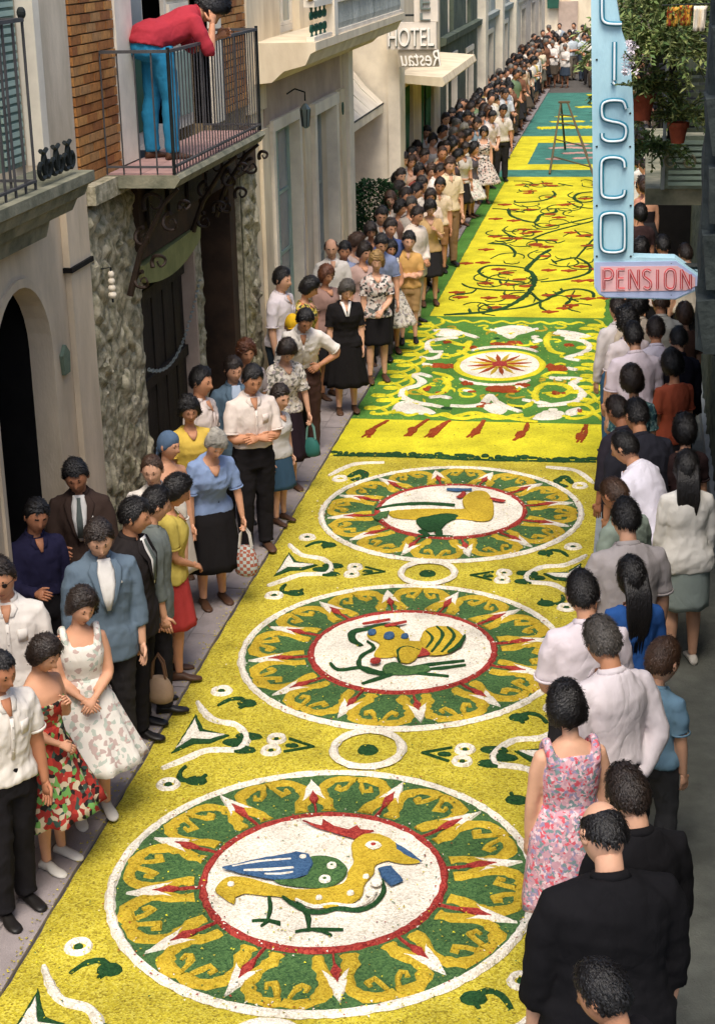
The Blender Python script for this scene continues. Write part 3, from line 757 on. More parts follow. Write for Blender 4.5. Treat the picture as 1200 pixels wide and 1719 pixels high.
def field(name, x0, x1, y0, y1, z, m, par=carpet):
    mb = MB(); nx = max(2, int((x1-x0)/0.12)); ny = max(2, int((y1-y0)/0.12)); o = 0
    for jy in range(ny+1):
        for ix in range(nx+1):
            x = x0 + (x1-x0)*ix/nx; y = y0 + (y1-y0)*jy/ny
            e = ix in (0, nx); e2 = jy in (0, ny)
            mb.v.append((x + (random.uniform(-.006, .006) if e else 0), y + (random.uniform(-.006, .006) if e2 else 0), z + random.uniform(-.0012, .0012) if not (e or e2) else z - 0.004))
    for jy in range(ny):
        for ix in range(nx):
            a = jy*(nx+1)+ix; mb.f.append((a, a+1, a+nx+2, a+nx+1)); mb.m.append(0)
    return obj(name, mb, m, par)
def part(name, mb, m, par=carpet, label=None):
    o = obj(name, mb, m, par)
    if label: o['label'] = label
    return o

# --- near section with the three medallions
field('petal_field', CX0, CX1, 5.6, 17.0, Z0, P_YEL)
def medallion(cx, cy, rx, ry, birdname):
    mb = MB(); heap(mb, ellipse((cx, cy), rx, ry, 72), Z0 + 0.004, 0.004, 0.01, 0.003, 0.08)
    med = part('medallion', mb, P_GRN)
    def pol(r, a):   # a in degrees from straight away
        t = R(a); return (cx + rx*r*math.sin(t), cy + ry*r*math.cos(t))
    z1 = Z0 + 0.010
    mb = MB(); trail(mb, ellipse((cx, cy), rx*.985, ry*.985, 64), 0.062, z1, 0.014, closed=True, j=0.2); part('white_ring', mb, P_WHT, med)
    mb = MB(); heap(mb, ellipse((cx, cy), rx*.555, ry*.555, 48), z1, 0.006, 0.008, 0.003, 0.06); part('white_disc', mb, P_WHT, med)
    mb = MB(); trail(mb, ellipse((cx, cy), rx*.56, ry*.56, 48), 0.052, z1+0.004, 0.012, closed=True, j=0.25); part('red_ring', mb, P_RED, med)
    for k in range(12):
        a = 30*k; mb = MB()
        v = random.uniform(-.7, .7)
        for s in (-1, 1):
            trail(mb, [pol(.605, a+s*8.6), pol(.67, a+s*9.2), pol(.74, a+s*11.6), pol(.83, a+s*11.5), pol(.905, a+s*8), pol(.925, a+s*3.2), pol(.915, a+s*0.2)], 0.098, z1, 0.012, taper=False)
            trail(mb, [pol(.89, a+s*1.6), pol(.845, a+s*2.4), pol(.80, a+s*4.2+v), pol(.815, a+s*6.3), pol(.845, a+s*5.6)], 0.058, z1, 0.013)
        part('scroll_pair', mb, P_GOLD, med)
        b = 15 + 30*k; v = random.uniform(-.02, .02)
        mb = MB()
        w = MB(); heap(w, [pol(.935+v, b), pol(.82, b+2.7), pol(.715+v, b+4.9), pol(.74+v, b+2.7), pol(.775, b), pol(.74+v, b-2.7), pol(.715+v, b-4.9), pol(.82, b-2.7)], z1+0.003, 0.010, 0.006, 0.003, 0.03, False)
        ar = part('arrow_head', w, P_WHT, med)
        q = MB(); heap(q, [pol(.815+v, b), pol(.735+v, b+2.1), pol(.67, b+.5), pol(.67, b-.5), pol(.735+v, b-2.1)], z1+0.011, 0.008, 0.005, 0.002, 0.03, False)
        trail(q, [pol(.57, b), pol(.62, b+.3), pol(.68, b)], 0.022, z1+0.004, 0.010); part('red_dart', q, P_RED, med)
    return med
def bird(med, off, sc, items):
    z = Z0 + 0.022
    lay = 0
    for name, kind, m, pts, w in items:
        mb = MB(); lay += 1; zz = z + 0.0016 * lay
        if kind == 'h': heap(mb, [G(p, off, sc) for p in pts], zz, 0.006, 0.006, 0.003, 0.03, w != 1)
        elif kind == 't': trail(mb, [G(p, off, sc) for p in pts], w, zz, 0.008, j=0.25)
        elif kind == 'c':
            for (x, y, r) in pts:
                mb = MB(); c = G((x, y), off, sc); e = G((x + r, y), off, sc); rr = abs(e[0] - c[0]); heap(mb, ellipse(c, rr, rr * w, 12), zz, 0.006, 0.004, 0.002, 0.03)
                part(name, mb, m, med)
            continue
        part(name, mb, m, med)
m1 = medallion(-1.70, 8.50, 1.27, 1.345, 0)
bird(m1, (280, 1340), .43333, [
 ('bird_leg', 't', P_DGR, [(395, 380), (402, 430), (390, 482)], .034), ('bird_foot', 't', P_DGR, [(330, 485), (390, 482), (440, 500)], .02), ('bird_foot', 't', P_DGR, [(365, 506), (400, 484), (440, 492)], .018),
 ('bird_leg', 't', P_DGR, [(500, 405), (545, 460), (550, 525)], .034), ('bird_foot', 't', P_DGR, [(498, 530), (560, 520), (684, 522)], .02), ('bird_foot', 't', P_DGR, [(555, 520), (600, 528), (640, 545)], .018),
 ('belly_line', 't', P_DGR, [(450, 395), (520, 440), (590, 455), (660, 440), (740, 446), (800, 425), (840, 372), (835, 330)], .034),
 ('wing_shadow', 'h', P_GRN, [(545, 250), (600, 238), (660, 250), (700, 285), (672, 335), (600, 360), (470, 350), (415, 332), (480, 330), (545, 312)], 0),  # olive-green wing of the bird, laid in green petals
 ('bird_body', 'h', P_GOLD, [(188, 368), (230, 325), (300, 322), (400, 348), (500, 368), (600, 366), (680, 345), (705, 292), (722, 260), (716, 190), (770, 155), (840, 160), (890, 190), (925, 232), (980, 262), (900, 266), (860, 255), (812, 268), (800, 305), (765, 350), (758, 392), (700, 428), (620, 440), (540, 425), (450, 398), (380, 390), (300, 382), (268, 396), (262, 424), (222, 400)], 0),
 ('belly_scallop', 't', P_WHT, [(500, 408), (570, 436), (640, 428), (720, 434), (780, 415), (815, 378)], .026),
 ('comb', 'h', P_RED, [(525, 103), (598, 124), (604, 97), (650, 124), (706, 138), (738, 122), (752, 138), (805, 143), (770, 152), (730, 172), (660, 152), (590, 132)], 1),
 ('upper_beak', 'h', P_BLU, [(884, 192), (940, 222), (987, 263), (930, 244), (888, 216)], 1),
 ('lower_beak', 'h', P_BLU, [(818, 290), (870, 280), (917, 336), (870, 357), (830, 322)], 1),
 ('wing', 'h', P_BLU, [(215, 288), (350, 256), (500, 228), (552, 236), (570, 272), (545, 312), (500, 328), (420, 334), (300, 312)], 1),
 ('wing_feather', 't', P_WHT, [(255, 287), (360, 268), (482, 258)], .030), ('wing_feather', 't', P_WHT, [(300, 303), (400, 300), (492, 292)], .036), ('wing_feather', 't', P_WHT, [(380, 318), (440, 318), (490, 310)], .02),
 ('bird_spot', 'c', P_WHT, [(640, 283, 20), (613, 336, 25), (590, 408, 13), (712, 390, 15), (772, 326, 13), (250, 355, 14), (812, 350, 24), (528, 250, 15), (790, 388, 22)], 1.1),
 ('spot_dot', 'c', P_GRN, [(640, 284, 8), (613, 337, 10)], 1.1),
 ('bird_eye', 'h', P_WHT, [(768, 205), (800, 190), (832, 205), (800, 222)], 0), ('eye_pupil', 'c', P_RED, [(800, 206, 12)], 1.2)])
m2 = medallion(-1.69, 11.87, 1.27, 1.39, 1)
bird(m2, (380, 960), .475, [
 ('bird_leg', 't', P_DGR, [(368, 328), (398, 352), (480, 344), (560, 362), (700, 336), (840, 320)], .045),
 ('bird_leg', 't', P_DGR, [(480, 402), (540, 382), (610, 362), (690, 366), (785, 376)], .045), ('bird_leg', 't', P_DGR, [(700, 352), (770, 346), (845, 336)], .04),
 ('head_outline', 't', P_DGR, [(478, 268), (446, 246), (448, 218), (500, 208), (560, 194), (610, 206)], .06),
 ('neck_outline', 't', P_DGR, [(498, 254), (522, 276), (476, 306), (470, 338), (505, 362), (560, 372)], .035),
 ('bird_neck', 'h', P_GOLD, [(506, 214), (560, 200), (610, 208), (644, 240), (636, 275), (600, 304), (555, 312), (520, 302), (540, 262), (500, 240)], 0),
 ('breast', 'h', P_GRN, [(556, 340), (600, 330), (640, 345), (700, 340), (720, 356), (640, 372), (560, 366)], 0),
 ('thigh_line', 't', P_DGR, [(612, 330), (606, 290), (640, 276), (690, 292)], .035),
 ('bird_back', 'h', P_GOLD, [(596, 246), (650, 256), (706, 262), (704, 300), (650, 312), (590, 306)], 0),
 ('bird_thigh', 'c', P_GOLD, [(642, 307, 33)], 2.0),
 ('red_wedge', 'h', P_RED, [(676, 312), (690, 280), (735, 300), (700, 308)], 1),
 ('tail', 'h', P_GOLD, [(684, 258), (700, 220), (742, 206), (800, 212), (838, 244), (820, 276), (790, 298), (724, 306), (700, 280)], 0),
 ('tail_stripe', 't', P_DGR, [(705, 224), (728, 250), (706, 284)], .04), ('tail_stripe', 't', P_DGR, [(742, 208), (764, 240), (724, 300)], .04), ('tail_stripe', 't', P_DGR, [(780, 210), (804, 244), (760, 300)], .04), ('tail_stripe', 't', P_DGR, [(842, 240), (818, 276), (782, 300)], .045),
 ('comb', 't', P_RED, [(482, 200), (530, 192), (578, 184)], .045), ('comb', 't', P_RED, [(560, 207), (596, 200), (636, 192)], .045),
 ('blue_spot', 'c', P_BLU, [(515, 230, 16), (575, 242, 20), (630, 244, 14)], 1.6), ('red_spot', 'c', P_RED, [(527, 332, 20)], 1.2)])
m3 = medallion(-1.68, 15.25, 1.27, 1.41, 2)
bird(m3, (480, 740), .45, [
 ('bird_leg', 't', P_DGR, [(500, 340), (520, 352), (518, 362)], .10), ('bird_leg', 't', P_DGR, [(565, 330), (570, 350), (572, 364)], .09), ('bird_foot', 't', P_DGR, [(490, 364), (540, 361), (622, 364)], .05),
 ('tail_fan', 'h', P_GRN, [(322, 292), (352, 274), (386, 268), (378, 292), (340, 304)], 1),
 ('bird_body', 'h', P_GOLD, [(388, 272), (470, 264), (560, 262), (640, 264), (690, 262), (700, 300), (650, 298), (560, 300), (470, 300), (400, 292)], 0),
 ('bird_wing', 'h', P_DGR, [(540, 288), (600, 280), (645, 290), (600, 314), (572, 340), (520, 344), (484, 304)], 0),
 ('back_scallop', 't', P_WHT, [(350, 268), (440, 258), (540, 256), (630, 262)], .10),
 ('back_stripe', 't', P_DGR, [(335, 264), (400, 250), (500, 242), (630, 248)], .07),
 ('bird_head', 'h', P_GOLD, [(660, 222), (700, 198), (748, 202), (772, 240), (766, 300), (700, 306), (684, 280), (664, 258)], 0),
 ('comb', 't', P_BLU, [(600, 190), (640, 192), (692, 191)], .08), ('comb_tip', 't', P_RED, [(640, 222), (658, 212), (662, 202)], .07), ('beak', 't', P_RED, [(762, 226), (790, 232), (816, 236)], .08)])

# --- ornaments between the medallions
def mirror(P): return [(-3.40 - p[0], p[1]) for p in P]
def shift(P, dy): return [(p[0], p[1] + dy) for p in P]
side_band = [(332, 1178), (345, 1196), (362, 1209), (398, 1217), (414, 1238), (402, 1257), (380, 1258), (345, 1260), (310, 1274), (272, 1290)]
side_leaf = [(328, 1207), (336, 1230), (378, 1234), (352, 1241), (322, 1240), (296, 1257)]
side_lgr = [(329, 1198), (343, 1224), (386, 1234), (352, 1247), (326, 1248), (288, 1264)]
rings = [(372, 1159), (283, 1316)]
commas = [[(402, 1188), (415, 1180), (405, 1172), (385, 1174), (366, 1184)], [(346, 1300), (330, 1310), (305, 1308), (302, 1296), (312, 1286)]]
def orn(par, dy, mir):
    T = (lambda P: shift(mirror(P), dy)) if mir else (lambda P: shift(P, dy))
    mb = MB(); trail(mb, T([G(p) for p in side_band]), 0.062, Z0+.006, 0.013, smooth=True, j=.2); part('white_band', mb, P_WHT, par)
    mb = MB(); heap(mb, T([G(p) for p in side_lgr]), Z0+.006, 0.006, 0.006, 0.003, 0.03, False); part('leaf_outline', mb, P_DGR, par)
    mb = MB(); heap(mb, T([G(p) for p in side_leaf]), Z0+.013, 0.008, 0.006, 0.003, 0.03, False); part('white_leaf', mb, P_WHT, par)
    for r in rings:
        c = T([G(r)])[0]
        mb = MB(); trail(mb, ellipse(c, .060, .064, 14), .045, Z0+.006, .012, closed=True, j=.2); part('white_ringlet', mb, P_WHT, par)
        mb = MB(); heap(mb, ellipse(c, .028, .03, 8), Z0+.006, .006, .006, .002, .03); part('green_dot', mb, P_DGR, par)
    for cm in commas:
        mb = MB(); Q = T([G(p) for p in cm]); trail(mb, Q, .045, Z0+.006, .010); heap(mb, ellipse(Q[1], .075, .06, 10), Z0+.006, .010, .01, .003, .03); part('green_comma', mb, P_DGR, par)
def centre(par, dy):
    c = (-1.70, 10.18 + dy)
    mb = MB(); trail(mb, ellipse(c, .235, .27, 30), .062, Z0+.018, .014, closed=True, j=.2); part('white_ring', mb, P_WHT, par)
    mb = MB(); heap(mb, ellipse(c, .075, .08, 12), Z0+.006, .008, .01, .003, .03); part('green_dot', mb, P_DGR, par)
    for s in (-1, 1):
        x = c[0] + s*.66
        for q in (-1, 1):
            mb = MB(); trail(mb, ellipse((x, c[1] + q*.088), .055, .06, 14), .04, Z0+.006, .012, closed=True, j=.2); part('white_ringlet', mb, P_WHT, par)
            mb = MB(); heap(mb, ellipse((x, c[1] + q*.088), .02, .02, 8), Z0+.006, .006, .004, .001, .03); part('green_dot', mb, P_DGR, par)
        mb = MB()
        for q in (-1, 0, 1): heap(mb, ellipse((x + s*(.20 if q else .27), c[1] + q*.10), .10, .055, 10, q*.6*s), Z0+.006, .009, .01, .003, .03)
        part('green_trefoil', mb, P_DGR, par)
        mb = MB(); trail(mb, [(x - s*.09, c[1]-.10), (x - s*.28, c[1]), (x - s*.09, c[1]+.10)], .030, Z0+.006, .010, smooth=False); heap(mb, ellipse((x - s*.13, c[1]), .05, .03, 8), Z0+.006, .008, .008, .002, .03); part('green_point', mb, P_DGR, par)
for dy, par in ((0, m1), (3.38, m2), (-3.36, m1)):
    for mir in (False, True): orn(par, dy, mir)
    centre(par, dy)
# partial ornaments at the far end of the section
for mir in (0, 1):
    T = (lambda P: mirror(P)) if mir else (lambda P: P)
    mb = MB(); trail(mb, T([G(p) for p in [(552, 798), (575, 786), (600, 778), (645, 776)]]), .06, Z0+.006, .012); part('white_band', mb, P_WHT, m3)
    mb = MB(); trail(mb, T([G(p) for p in [(585, 800), (605, 790), (612, 800), (590, 806)]]), .09, Z0+.006, .010); part('green_comma', mb, P_DGR, m3)
    mb = MB(); trail(mb, ellipse(T([G((571, 803))])[0], .06, .08, 12), .045, Z0+.006, .012, closed=True); part('white_ringlet', mb, P_WHT, m3)

# --- ragged green line, then the plain band with red tassels
field('petal_band', CX0, CX1, 17.004, 18.46, Z0, P_BRI)
mb = MB()
x = CX0 + .05
while x < CX1:
    heap(mb, ellipse((x, 17.06 + random.uniform(-.05, .05)), random.uniform(.03, .07), random.uniform(.03, .09), 7), Z0+.004, .010, .008, .006, .04); x += random.uniform(.05, .09)
trail(mb, [(CX0+.05, 16.98), (-2.4, 17.0), (-1.5, 16.96), (CX1-.05, 17.0)], .045, Z0+.004, .008, j=.5)
part('ragged_line', mb, P_DGR)
for p in [(628, 722), (697, 720), (733, 722), (803, 722), (878, 727), (978, 730)]:
    c = G(p); mb = MB(); q = .9 if p[0] < 800 else .2
    for k in range(4): trail(mb, [(c[0]+.10*q+random.uniform(-.02, .02), c[1]+.42), (c[0]+random.uniform(-.03, .05), c[1]+.1), (c[0]-.06+random.uniform(-.06, .06), c[1]-.28)], .035, Z0+.004, .008, j=.5)
    heap(mb, ellipse((c[0]-.03, c[1]-.05), .06, .14, 8), Z0+.004, .011, .01, .012, .04)
    part('red_tassel', mb, P_RUS)

# --- square panel with scrolls
panel = field('scroll_panel', CX0, CX1, 18.464, 23.9, Z0, P_MGR)
O5, S5 = (560, 500), .41667
def P5(P): return [G(p, O5, S5) for p in P]
for sd in (0, 1):
    xc = -2.90 if sd == 0 else -0.52
    for lane in (0, 1):
        mb = MB(); pts = []
        t = 0
        while True:
            y = 18.62 + t * .092
            if y > 23.75: break
            pts.append((xc + (.05 if lane else -.05)*(1 if sd == 0 else -1) + .15*math.cos(t + lane*2.4), y + .17*math.sin(t + lane*2.4))); t += .5
        trail(mb, pts, .060, Z0+.004+.003*lane, .010, j=.3, step=.05); part('yellow_coil', mb, P_BRI, panel)
for y in (18.68, 23.65):
    mb = MB(); trail(mb, [(-2.75 + .035*i, y + .07*math.sin(i*.8)) for i in range(60)], .055, Z0+.004, .010, j=.3, step=.05); part('yellow_chain', mb, P_BRI, panel)
wsc = [[(398, 272), (360, 266)], [(440, 216), (398, 216), (376, 196), (386, 176), (440, 164), (500, 160)], [(350, 238), (390, 244), (420, 236), (430, 225)],
       [(318, 312), (356, 332), (336, 352), (284, 368), (278, 396), (330, 420), (400, 432), (440, 440)], [(318, 312), (350, 306), (392, 318)], [(385, 402), (430, 396), (470, 404)],
       [(900, 322), (990, 326), (958, 346), (1000, 380), (980, 412), (920, 426), (820, 436)], [(930, 165), (1000, 172), (1030, 195), (1000, 222), (940, 240), (990, 252)],
       [(400, 132), (450, 128), (520, 142), (580, 160)], [(900, 132), (960, 140), (1030, 155)], [(630, 128), (690, 146), (712, 160), (730, 146), (820, 124)], [(800, 160), (830, 172), (800, 178)],
       [(470, 434), (540, 436), (600, 426), (626, 392), (660, 420), (700, 440), (752, 458)], [(940, 282), (980, 290)], [(760, 410), (830, 420), (880, 432)], [(870, 320), (920, 330)]]
for w in wsc:
    mb = MB(); trail(mb, P5(w), .105, Z0+.006, .014, j=.2, step=.05); part('white_scroll', mb, P_WHT, panel)
for w in [[(235, 452), (270, 418), (340, 430), (410, 462), (330, 466)], [(800, 486), (850, 456), (930, 462), (900, 486)], [(930, 455), (990, 442), (1000, 458), (950, 474)], [(410, 148), (450, 126), (520, 138), (480, 154)], [(880, 140), (960, 136), (1040, 158), (960, 162)], [(640, 128), (720, 112), (800, 122), (720, 140)], [(600, 440), (640, 425), (700, 446), (660, 470)]]:
    mb = MB(); heap(mb, P5(w), Z0+.006, .012, .02, .01, .05); part('white_leaf', mb, P_WHT, panel)
for w in [[(455, 170), (520, 190), (548, 176), (530, 210), (480, 232), (440, 226)], [(440, 320), (462, 350), (440, 380), (390, 392), (350, 372), (380, 352)], [(820, 420), (810, 380), (850, 346), (930, 352), (950, 372), (900, 398), (860, 386)], [(870, 140), (856, 176), (880, 214), (930, 226)], [(400, 300), (470, 320), (440, 346)], [(836, 316), (880, 300), (940, 304)], [(500, 212), (540, 232), (500, 250)], [(430, 470), (520, 486), (620, 470), (720, 486), (820, 500)], [(480, 480), (570, 462), (660, 486), (760, 470)], [(700, 430), (760, 440), (800, 420)]]:
    mb = MB(); trail(mb, P5(w), .085, Z0+.008, .012, j=.3, step=.05); part('yellow_scroll', mb, P_BRI, panel)
for (x, y, a, b) in [(692, 185, 62, 9), (640, 368, 86, 12), (440, 275, 40, 9), (896, 282, 40, 15), (368, 366, 22, 8), (905, 386, 26, 10), (950, 190, 20, 6), (540, 342, 26, 8), (760, 352, 24, 7), (455, 178, 18, 6), (612, 428, 22, 6), (990, 455, 14, 8), (560, 200, 18, 5), (800, 200, 18, 5)]:
    mb = MB()
    for k in range(7):
        c = G((x + random.uniform(-a, a)*.7, y + random.uniform(-b, b)*.7), O5, S5); heap(mb, ellipse(c, a*S5*.0040, b*S5*.017, 8), Z0+.006+.001*k, .010, .015, .015, .05)
    part('red_leaf_cluster', mb, P_RUS, panel)
c = G((668, 270), O5, S5)
mb = MB(); heap(mb, ellipse(c, .52, .72, 40), Z0+.006, .006, .01, .005, .08); part('white_oval', mb, P_WHT, panel)
mb = MB(); trail(mb, ellipse(c, .55, .76, 40), .09, Z0+.008, .012, closed=True, j=.2, step=.06); part('yellow_ring', mb, P_BRI, panel)
mb = MB()
for s in (-1, 1): trail(mb, [(c[0] + .5*math.cos(t), c[1] + s*(.50 + .52*math.sin(t)) ) for t in np.linspace(.5, 2.64, 9)], .07, Z0+.009, .012)
part('white_arc', mb, P_WHT, panel)
for k in range(16):
    a = math.pi*k/8 + .2; mb = MB()
    heap(mb, [(c[0]+.09*math.cos(a+.3), c[1]+.12*math.sin(a+.3)), (c[0]+.26*math.cos(a+.13), c[1]+.38*math.sin(a+.13)), (c[0]+.42*math.cos(a), c[1]+.60*math.sin(a)), (c[0]+.26*math.cos(a-.13), c[1]+.38*math.sin(a-.13)), (c[0]+.09*math.cos(a-.3), c[1]+.12*math.sin(a-.3))], Z0+.014, .006, .008, .003, .04, False); part('star_ray', mb, P_RUS if k % 2 == 0 else P_GOLD, panel)
mb = MB(); heap(mb, ellipse(c, .11, .15, 10), Z0+.020, .006, .01, .003, .04); part('star_centre', mb, P_RED, panel)

for i in range(95):   # small yellow curls and leaf flecks that fill the green ground
    x = random.uniform(CX0 + .5, CX1 - .5); y = random.uniform(18.85, 23.5)
    if ((x - c[0])/.72)**2 + ((y - c[1])/1.0)**2 < 1: continue
    a = random.uniform(0, 6.28); r = random.uniform(.05, .11); q = random.choice((1, -1)); mb = MB()
    if i % 4 == 0: heap(mb, ellipse((x, y), r*.9, r*.6, 7, a), Z0+.005, .009, .012, .01, .04); part('leaf_fleck', mb, random.choice((P_WHT, P_RUS, P_DGR)), panel)
    else: trail(mb, [(x + r*(1.5 - t*.28)*math.cos(a + q*t*1.1), y + 1.25*r*(1.5 - t*.28)*math.sin(a + q*t*1.1)) for t in range(5)], .045, Z0+.005, .009, j=.35, step=.04); part('yellow_curl', mb, P_BRI if i % 3 else P_GOLD, panel)
# --- long yellow section with dark branches
vine = field('branch_section', CX0 + .24, CX1, 23.904, 39.0, Z0, P_BRI)
field('green_border', CX0, CX0 + .235, 23.904, 39.0, Z0+.001, P_MGR)
field('green_border', CX0 + .24, CX1, 23.70, 24.02, Z0+.005, P_MGR)
field('green_border', CX1 - .14, CX1, 24.03, 38.98, Z0+.004, P_MGR)
O6, S6 = (700, 140), .3
branches = [([(150, 1295), (400, 1275), (520, 1240), (620, 1170), (655, 1100), (640, 1058), (612, 1035), (690, 960), (745, 928)], .10), ([(612, 1035), (520, 1022), (400, 1020), (345, 1050), (392, 1085), (480, 1100), (600, 1112)], .06),
 ([(640, 1170), (700, 1215), (800, 1165), (900, 1150), (978, 1168), (985, 1195)], .06), ([(690, 1215), (690, 1250), (740, 1280)], .05), ([(690, 1110), (800, 1100), (900, 1080), (962, 1052), (958, 1010), (880, 976), (760, 1000)], .06),
 ([(400, 895), (500, 905), (545, 940), (540, 970)], .06), ([(475, 820), (520, 850), (600, 868), (750, 880), (780, 890)], .05), ([(510, 700), (530, 742), (650, 776), (690, 735), (770, 720), (775, 703)], .08),
 ([(650, 776), (702, 805), (800, 790), (980, 750)], .05), ([(545, 655), (562, 666), (700, 655), (768, 625), (758, 602)], .07), ([(975, 606), (900, 616), (876, 642), (920, 664), (975, 660)], .08), ([(640, 872), (740, 832), (980, 770)], .05),
 ([(250, 1120), (300, 1142), (420, 1155), (600, 1160)], .045), ([(460, 1100), (480, 1125), (545, 1130)], .05), ([(430, 1270), (600, 1250), (720, 1210)], .05), ([(330, 1150), (300, 1172), (220, 1178)], .035), ([(490, 1160), (488, 1180), (520, 1186)], .045),
 ([(800, 1150), (820, 1166)], .05), ([(880, 985), (975, 880), (990, 870)], .04), ([(750, 985), (780, 1010)], .05), ([(380, 1240), (410, 1252), (412, 1275)], .06), ([(290, 1262), (300, 1285)], .07), ([(420, 700), (500, 706), (600, 722)], .03), ([(790, 560), (870, 574)], .06), ([(880, 820), (920, 850), (970, 860)], .05), ([(840, 660), (900, 690), (980, 700)], .035), ([(880, 1160), (860, 1200), (900, 1220)], .035)]
for P, w in branches:
    mb = MB(); trail(mb, [G(p, O6, S6) for p in P], w, Z0+.004, .012, j=.3, step=.07); part('branch', mb, P_DGR, vine)
reds = [(630, 603), (490, 678), (815, 680), (630, 707), (790, 750), (440, 758), (540, 768), (600, 818), (660, 830), (435, 857), (560, 868), (860, 835), (950, 850), (660, 900), (720, 915), (385, 930), (275, 1007), (365, 1003), (455, 1040), (500, 1060), (735, 1045), (850, 1048), (920, 1025), (385, 1118), (510, 1125), (905, 1105), (970, 1102), (220, 1170), (240, 1197), (400, 1200), (505, 1190), (870, 1190), (955, 1205), (740, 1278), (860, 1243), (820, 1258), (720, 560), (940, 645), (750, 572), (1000, 1040), (1030, 1120), (1050, 1200)]
for p in reds:
    c = G(p, O6, S6); mb = MB(); k = 1 + (c[1] - 24) * .02; L = .125 * k
    Q = [(c[0]-L, c[1]-.02), (c[0]-L*.35, c[1]+.055*k), (c[0], c[1]+.10*k), (c[0]+L*.3, c[1]+.05*k), (c[0]+L, c[1]+.04*k), (c[0]+L*.35, c[1]-.05*k), (c[0]-L*.1, c[1]-.11*k), (c[0]-L*.3, c[1]-.04*k)]
    heap(mb, Q, Z0+.006, .014, .015, .01, .05); part('red_leaf', mb, P_RUS, vine)
rb = random.Random(5)
for i in range(70):
    x = rb.uniform(CX0 + .5, CX1 - .3); y = rb.uniform(24.6, 38.4); a = rb.uniform(0, 6.28); q = rb.choice((1, -1)); r = rb.uniform(.10, .24)
    mb = MB(); trail(mb, [(x + r*(1.7 - t*.25)*math.cos(a + q*t*.8), y + 1.8*r*(1.7 - t*.25)*math.sin(a + q*t*.8)) for t in range(5)], rb.uniform(.022, .035), Z0+.004, .008, j=.4, step=.07); part('twig', mb, P_DGR, vine)
    if i % 3 == 0:
        mb = MB(); heap(mb, [(x-.12, y-.03), (x-.04, y+.06), (x+.12, y+.05), (x+.03, y-.08)], Z0+.006, .010, .015, .012, .05); part('red_leaf', mb, P_RUS, vine)
# --- far teal sections
field('teal_strip', CX0, CX1, 39.004, 40.2, Z0+.001, P_TEA)
field('far_yellow_field', CX0, CX1, 40.204, 47.2, Z0, P_BRI)
field('teal_panel', CX0 + .55, CX1 - .2, 41.2, 45.6, Z0+.005, P_TEA)
for (x0, x1, y) in [(-2.2, -1.9, 42.0), (-1.9, -.8, 43.2), (-2.3, -1.2, 44.3), (-1.6, -.7, 42.2), (-1.9, -1.3, 45.0)]:
    mb = MB(); trail(mb, [(x0, y), ((x0+x1)/2, y+.2), (x1, y)], .28, Z0+.009, .012, j=.5); part('pink_patch', mb, P_PNK)
field('teal_strip', CX0, CX1, 47.204, 48.2, Z0+.001, P_TEA)
field('far_teal_field', CX0, CX1, 48.204, 60.5, Z0, P_TEA)
for (x0, x1, y, w) in [(-2.9, -.4, 49.2, .7), (-2.6, -1.6, 50.8, .45), (-1.4, -.4, 50.9, .45), (-2.5, -1.9, 52.2, .4), (-1.0, -.35, 53.6, .5), (-1.6, -.4, 56.4, .8), (-2.0, -1.2, 55.2, .5), (-1.8, -.4, 59.4, .6), (-1.3, -.3, 52.0, .3)]:
    mb = MB(); trail(mb, [(x0, y), ((x0+x1)/2, y + .2), (x1, y+.1)], w, Z0+.006, .012, j=.35); part('yellow_patch', mb, P_BRI)
# loose petals scattered over the carpet and along its edges
def scatter(n, m, fn, rmin=.005, rmax=.011):
    mb = MB()
    for i in range(n):
        x, y, z = fn(); a = random.uniform(0, 6.28); r = random.uniform(rmin, rmax)*(1 + max(0, y - 10)*.05)
        mb.add([(x + r*math.cos(a), y + r*math.sin(a), z), (x + r*math.cos(a+2.1), y + r*math.sin(a+2.1), z+.004), (x + r*math.cos(a+3.6), y + r*math.sin(a+3.6), z+.001)], [(0, 1, 2)])
    o = part('loose_petals', mb, m); o['kind'] = 'stuff'
def any_(): return (random.uniform(CX0+.02, CX1-.02), 6.4 + 17*random.random()**1.4, Z0 + .026)
def edge(): return (CX0 - abs(random.gauss(0, .04)), 6.5 + 24*random.random()**1.3, LZ + .010)
def near_ring():
    cx, cy, rx, ry = random.choice(((-1.70, 8.50, 1.27, 1.345), (-1.69, 11.87, 1.27, 1.39), (-1.68, 15.25, 1.27, 1.41))); t = random.uniform(0, 6.28); k = random.choice((.985, .56)) + random.gauss(0, .035)
    return (cx + rx*k*math.cos(t), cy + ry*k*math.sin(t), Z0 + .027)
scatter(2600, P_YEL, any_); scatter(900, P_GRN, any_); scatter(1100, P_BRI, any_); scatter(900, P_YEL, edge); scatter(600, P_WHT, near_ring); scatter(500, P_RED, near_ring)
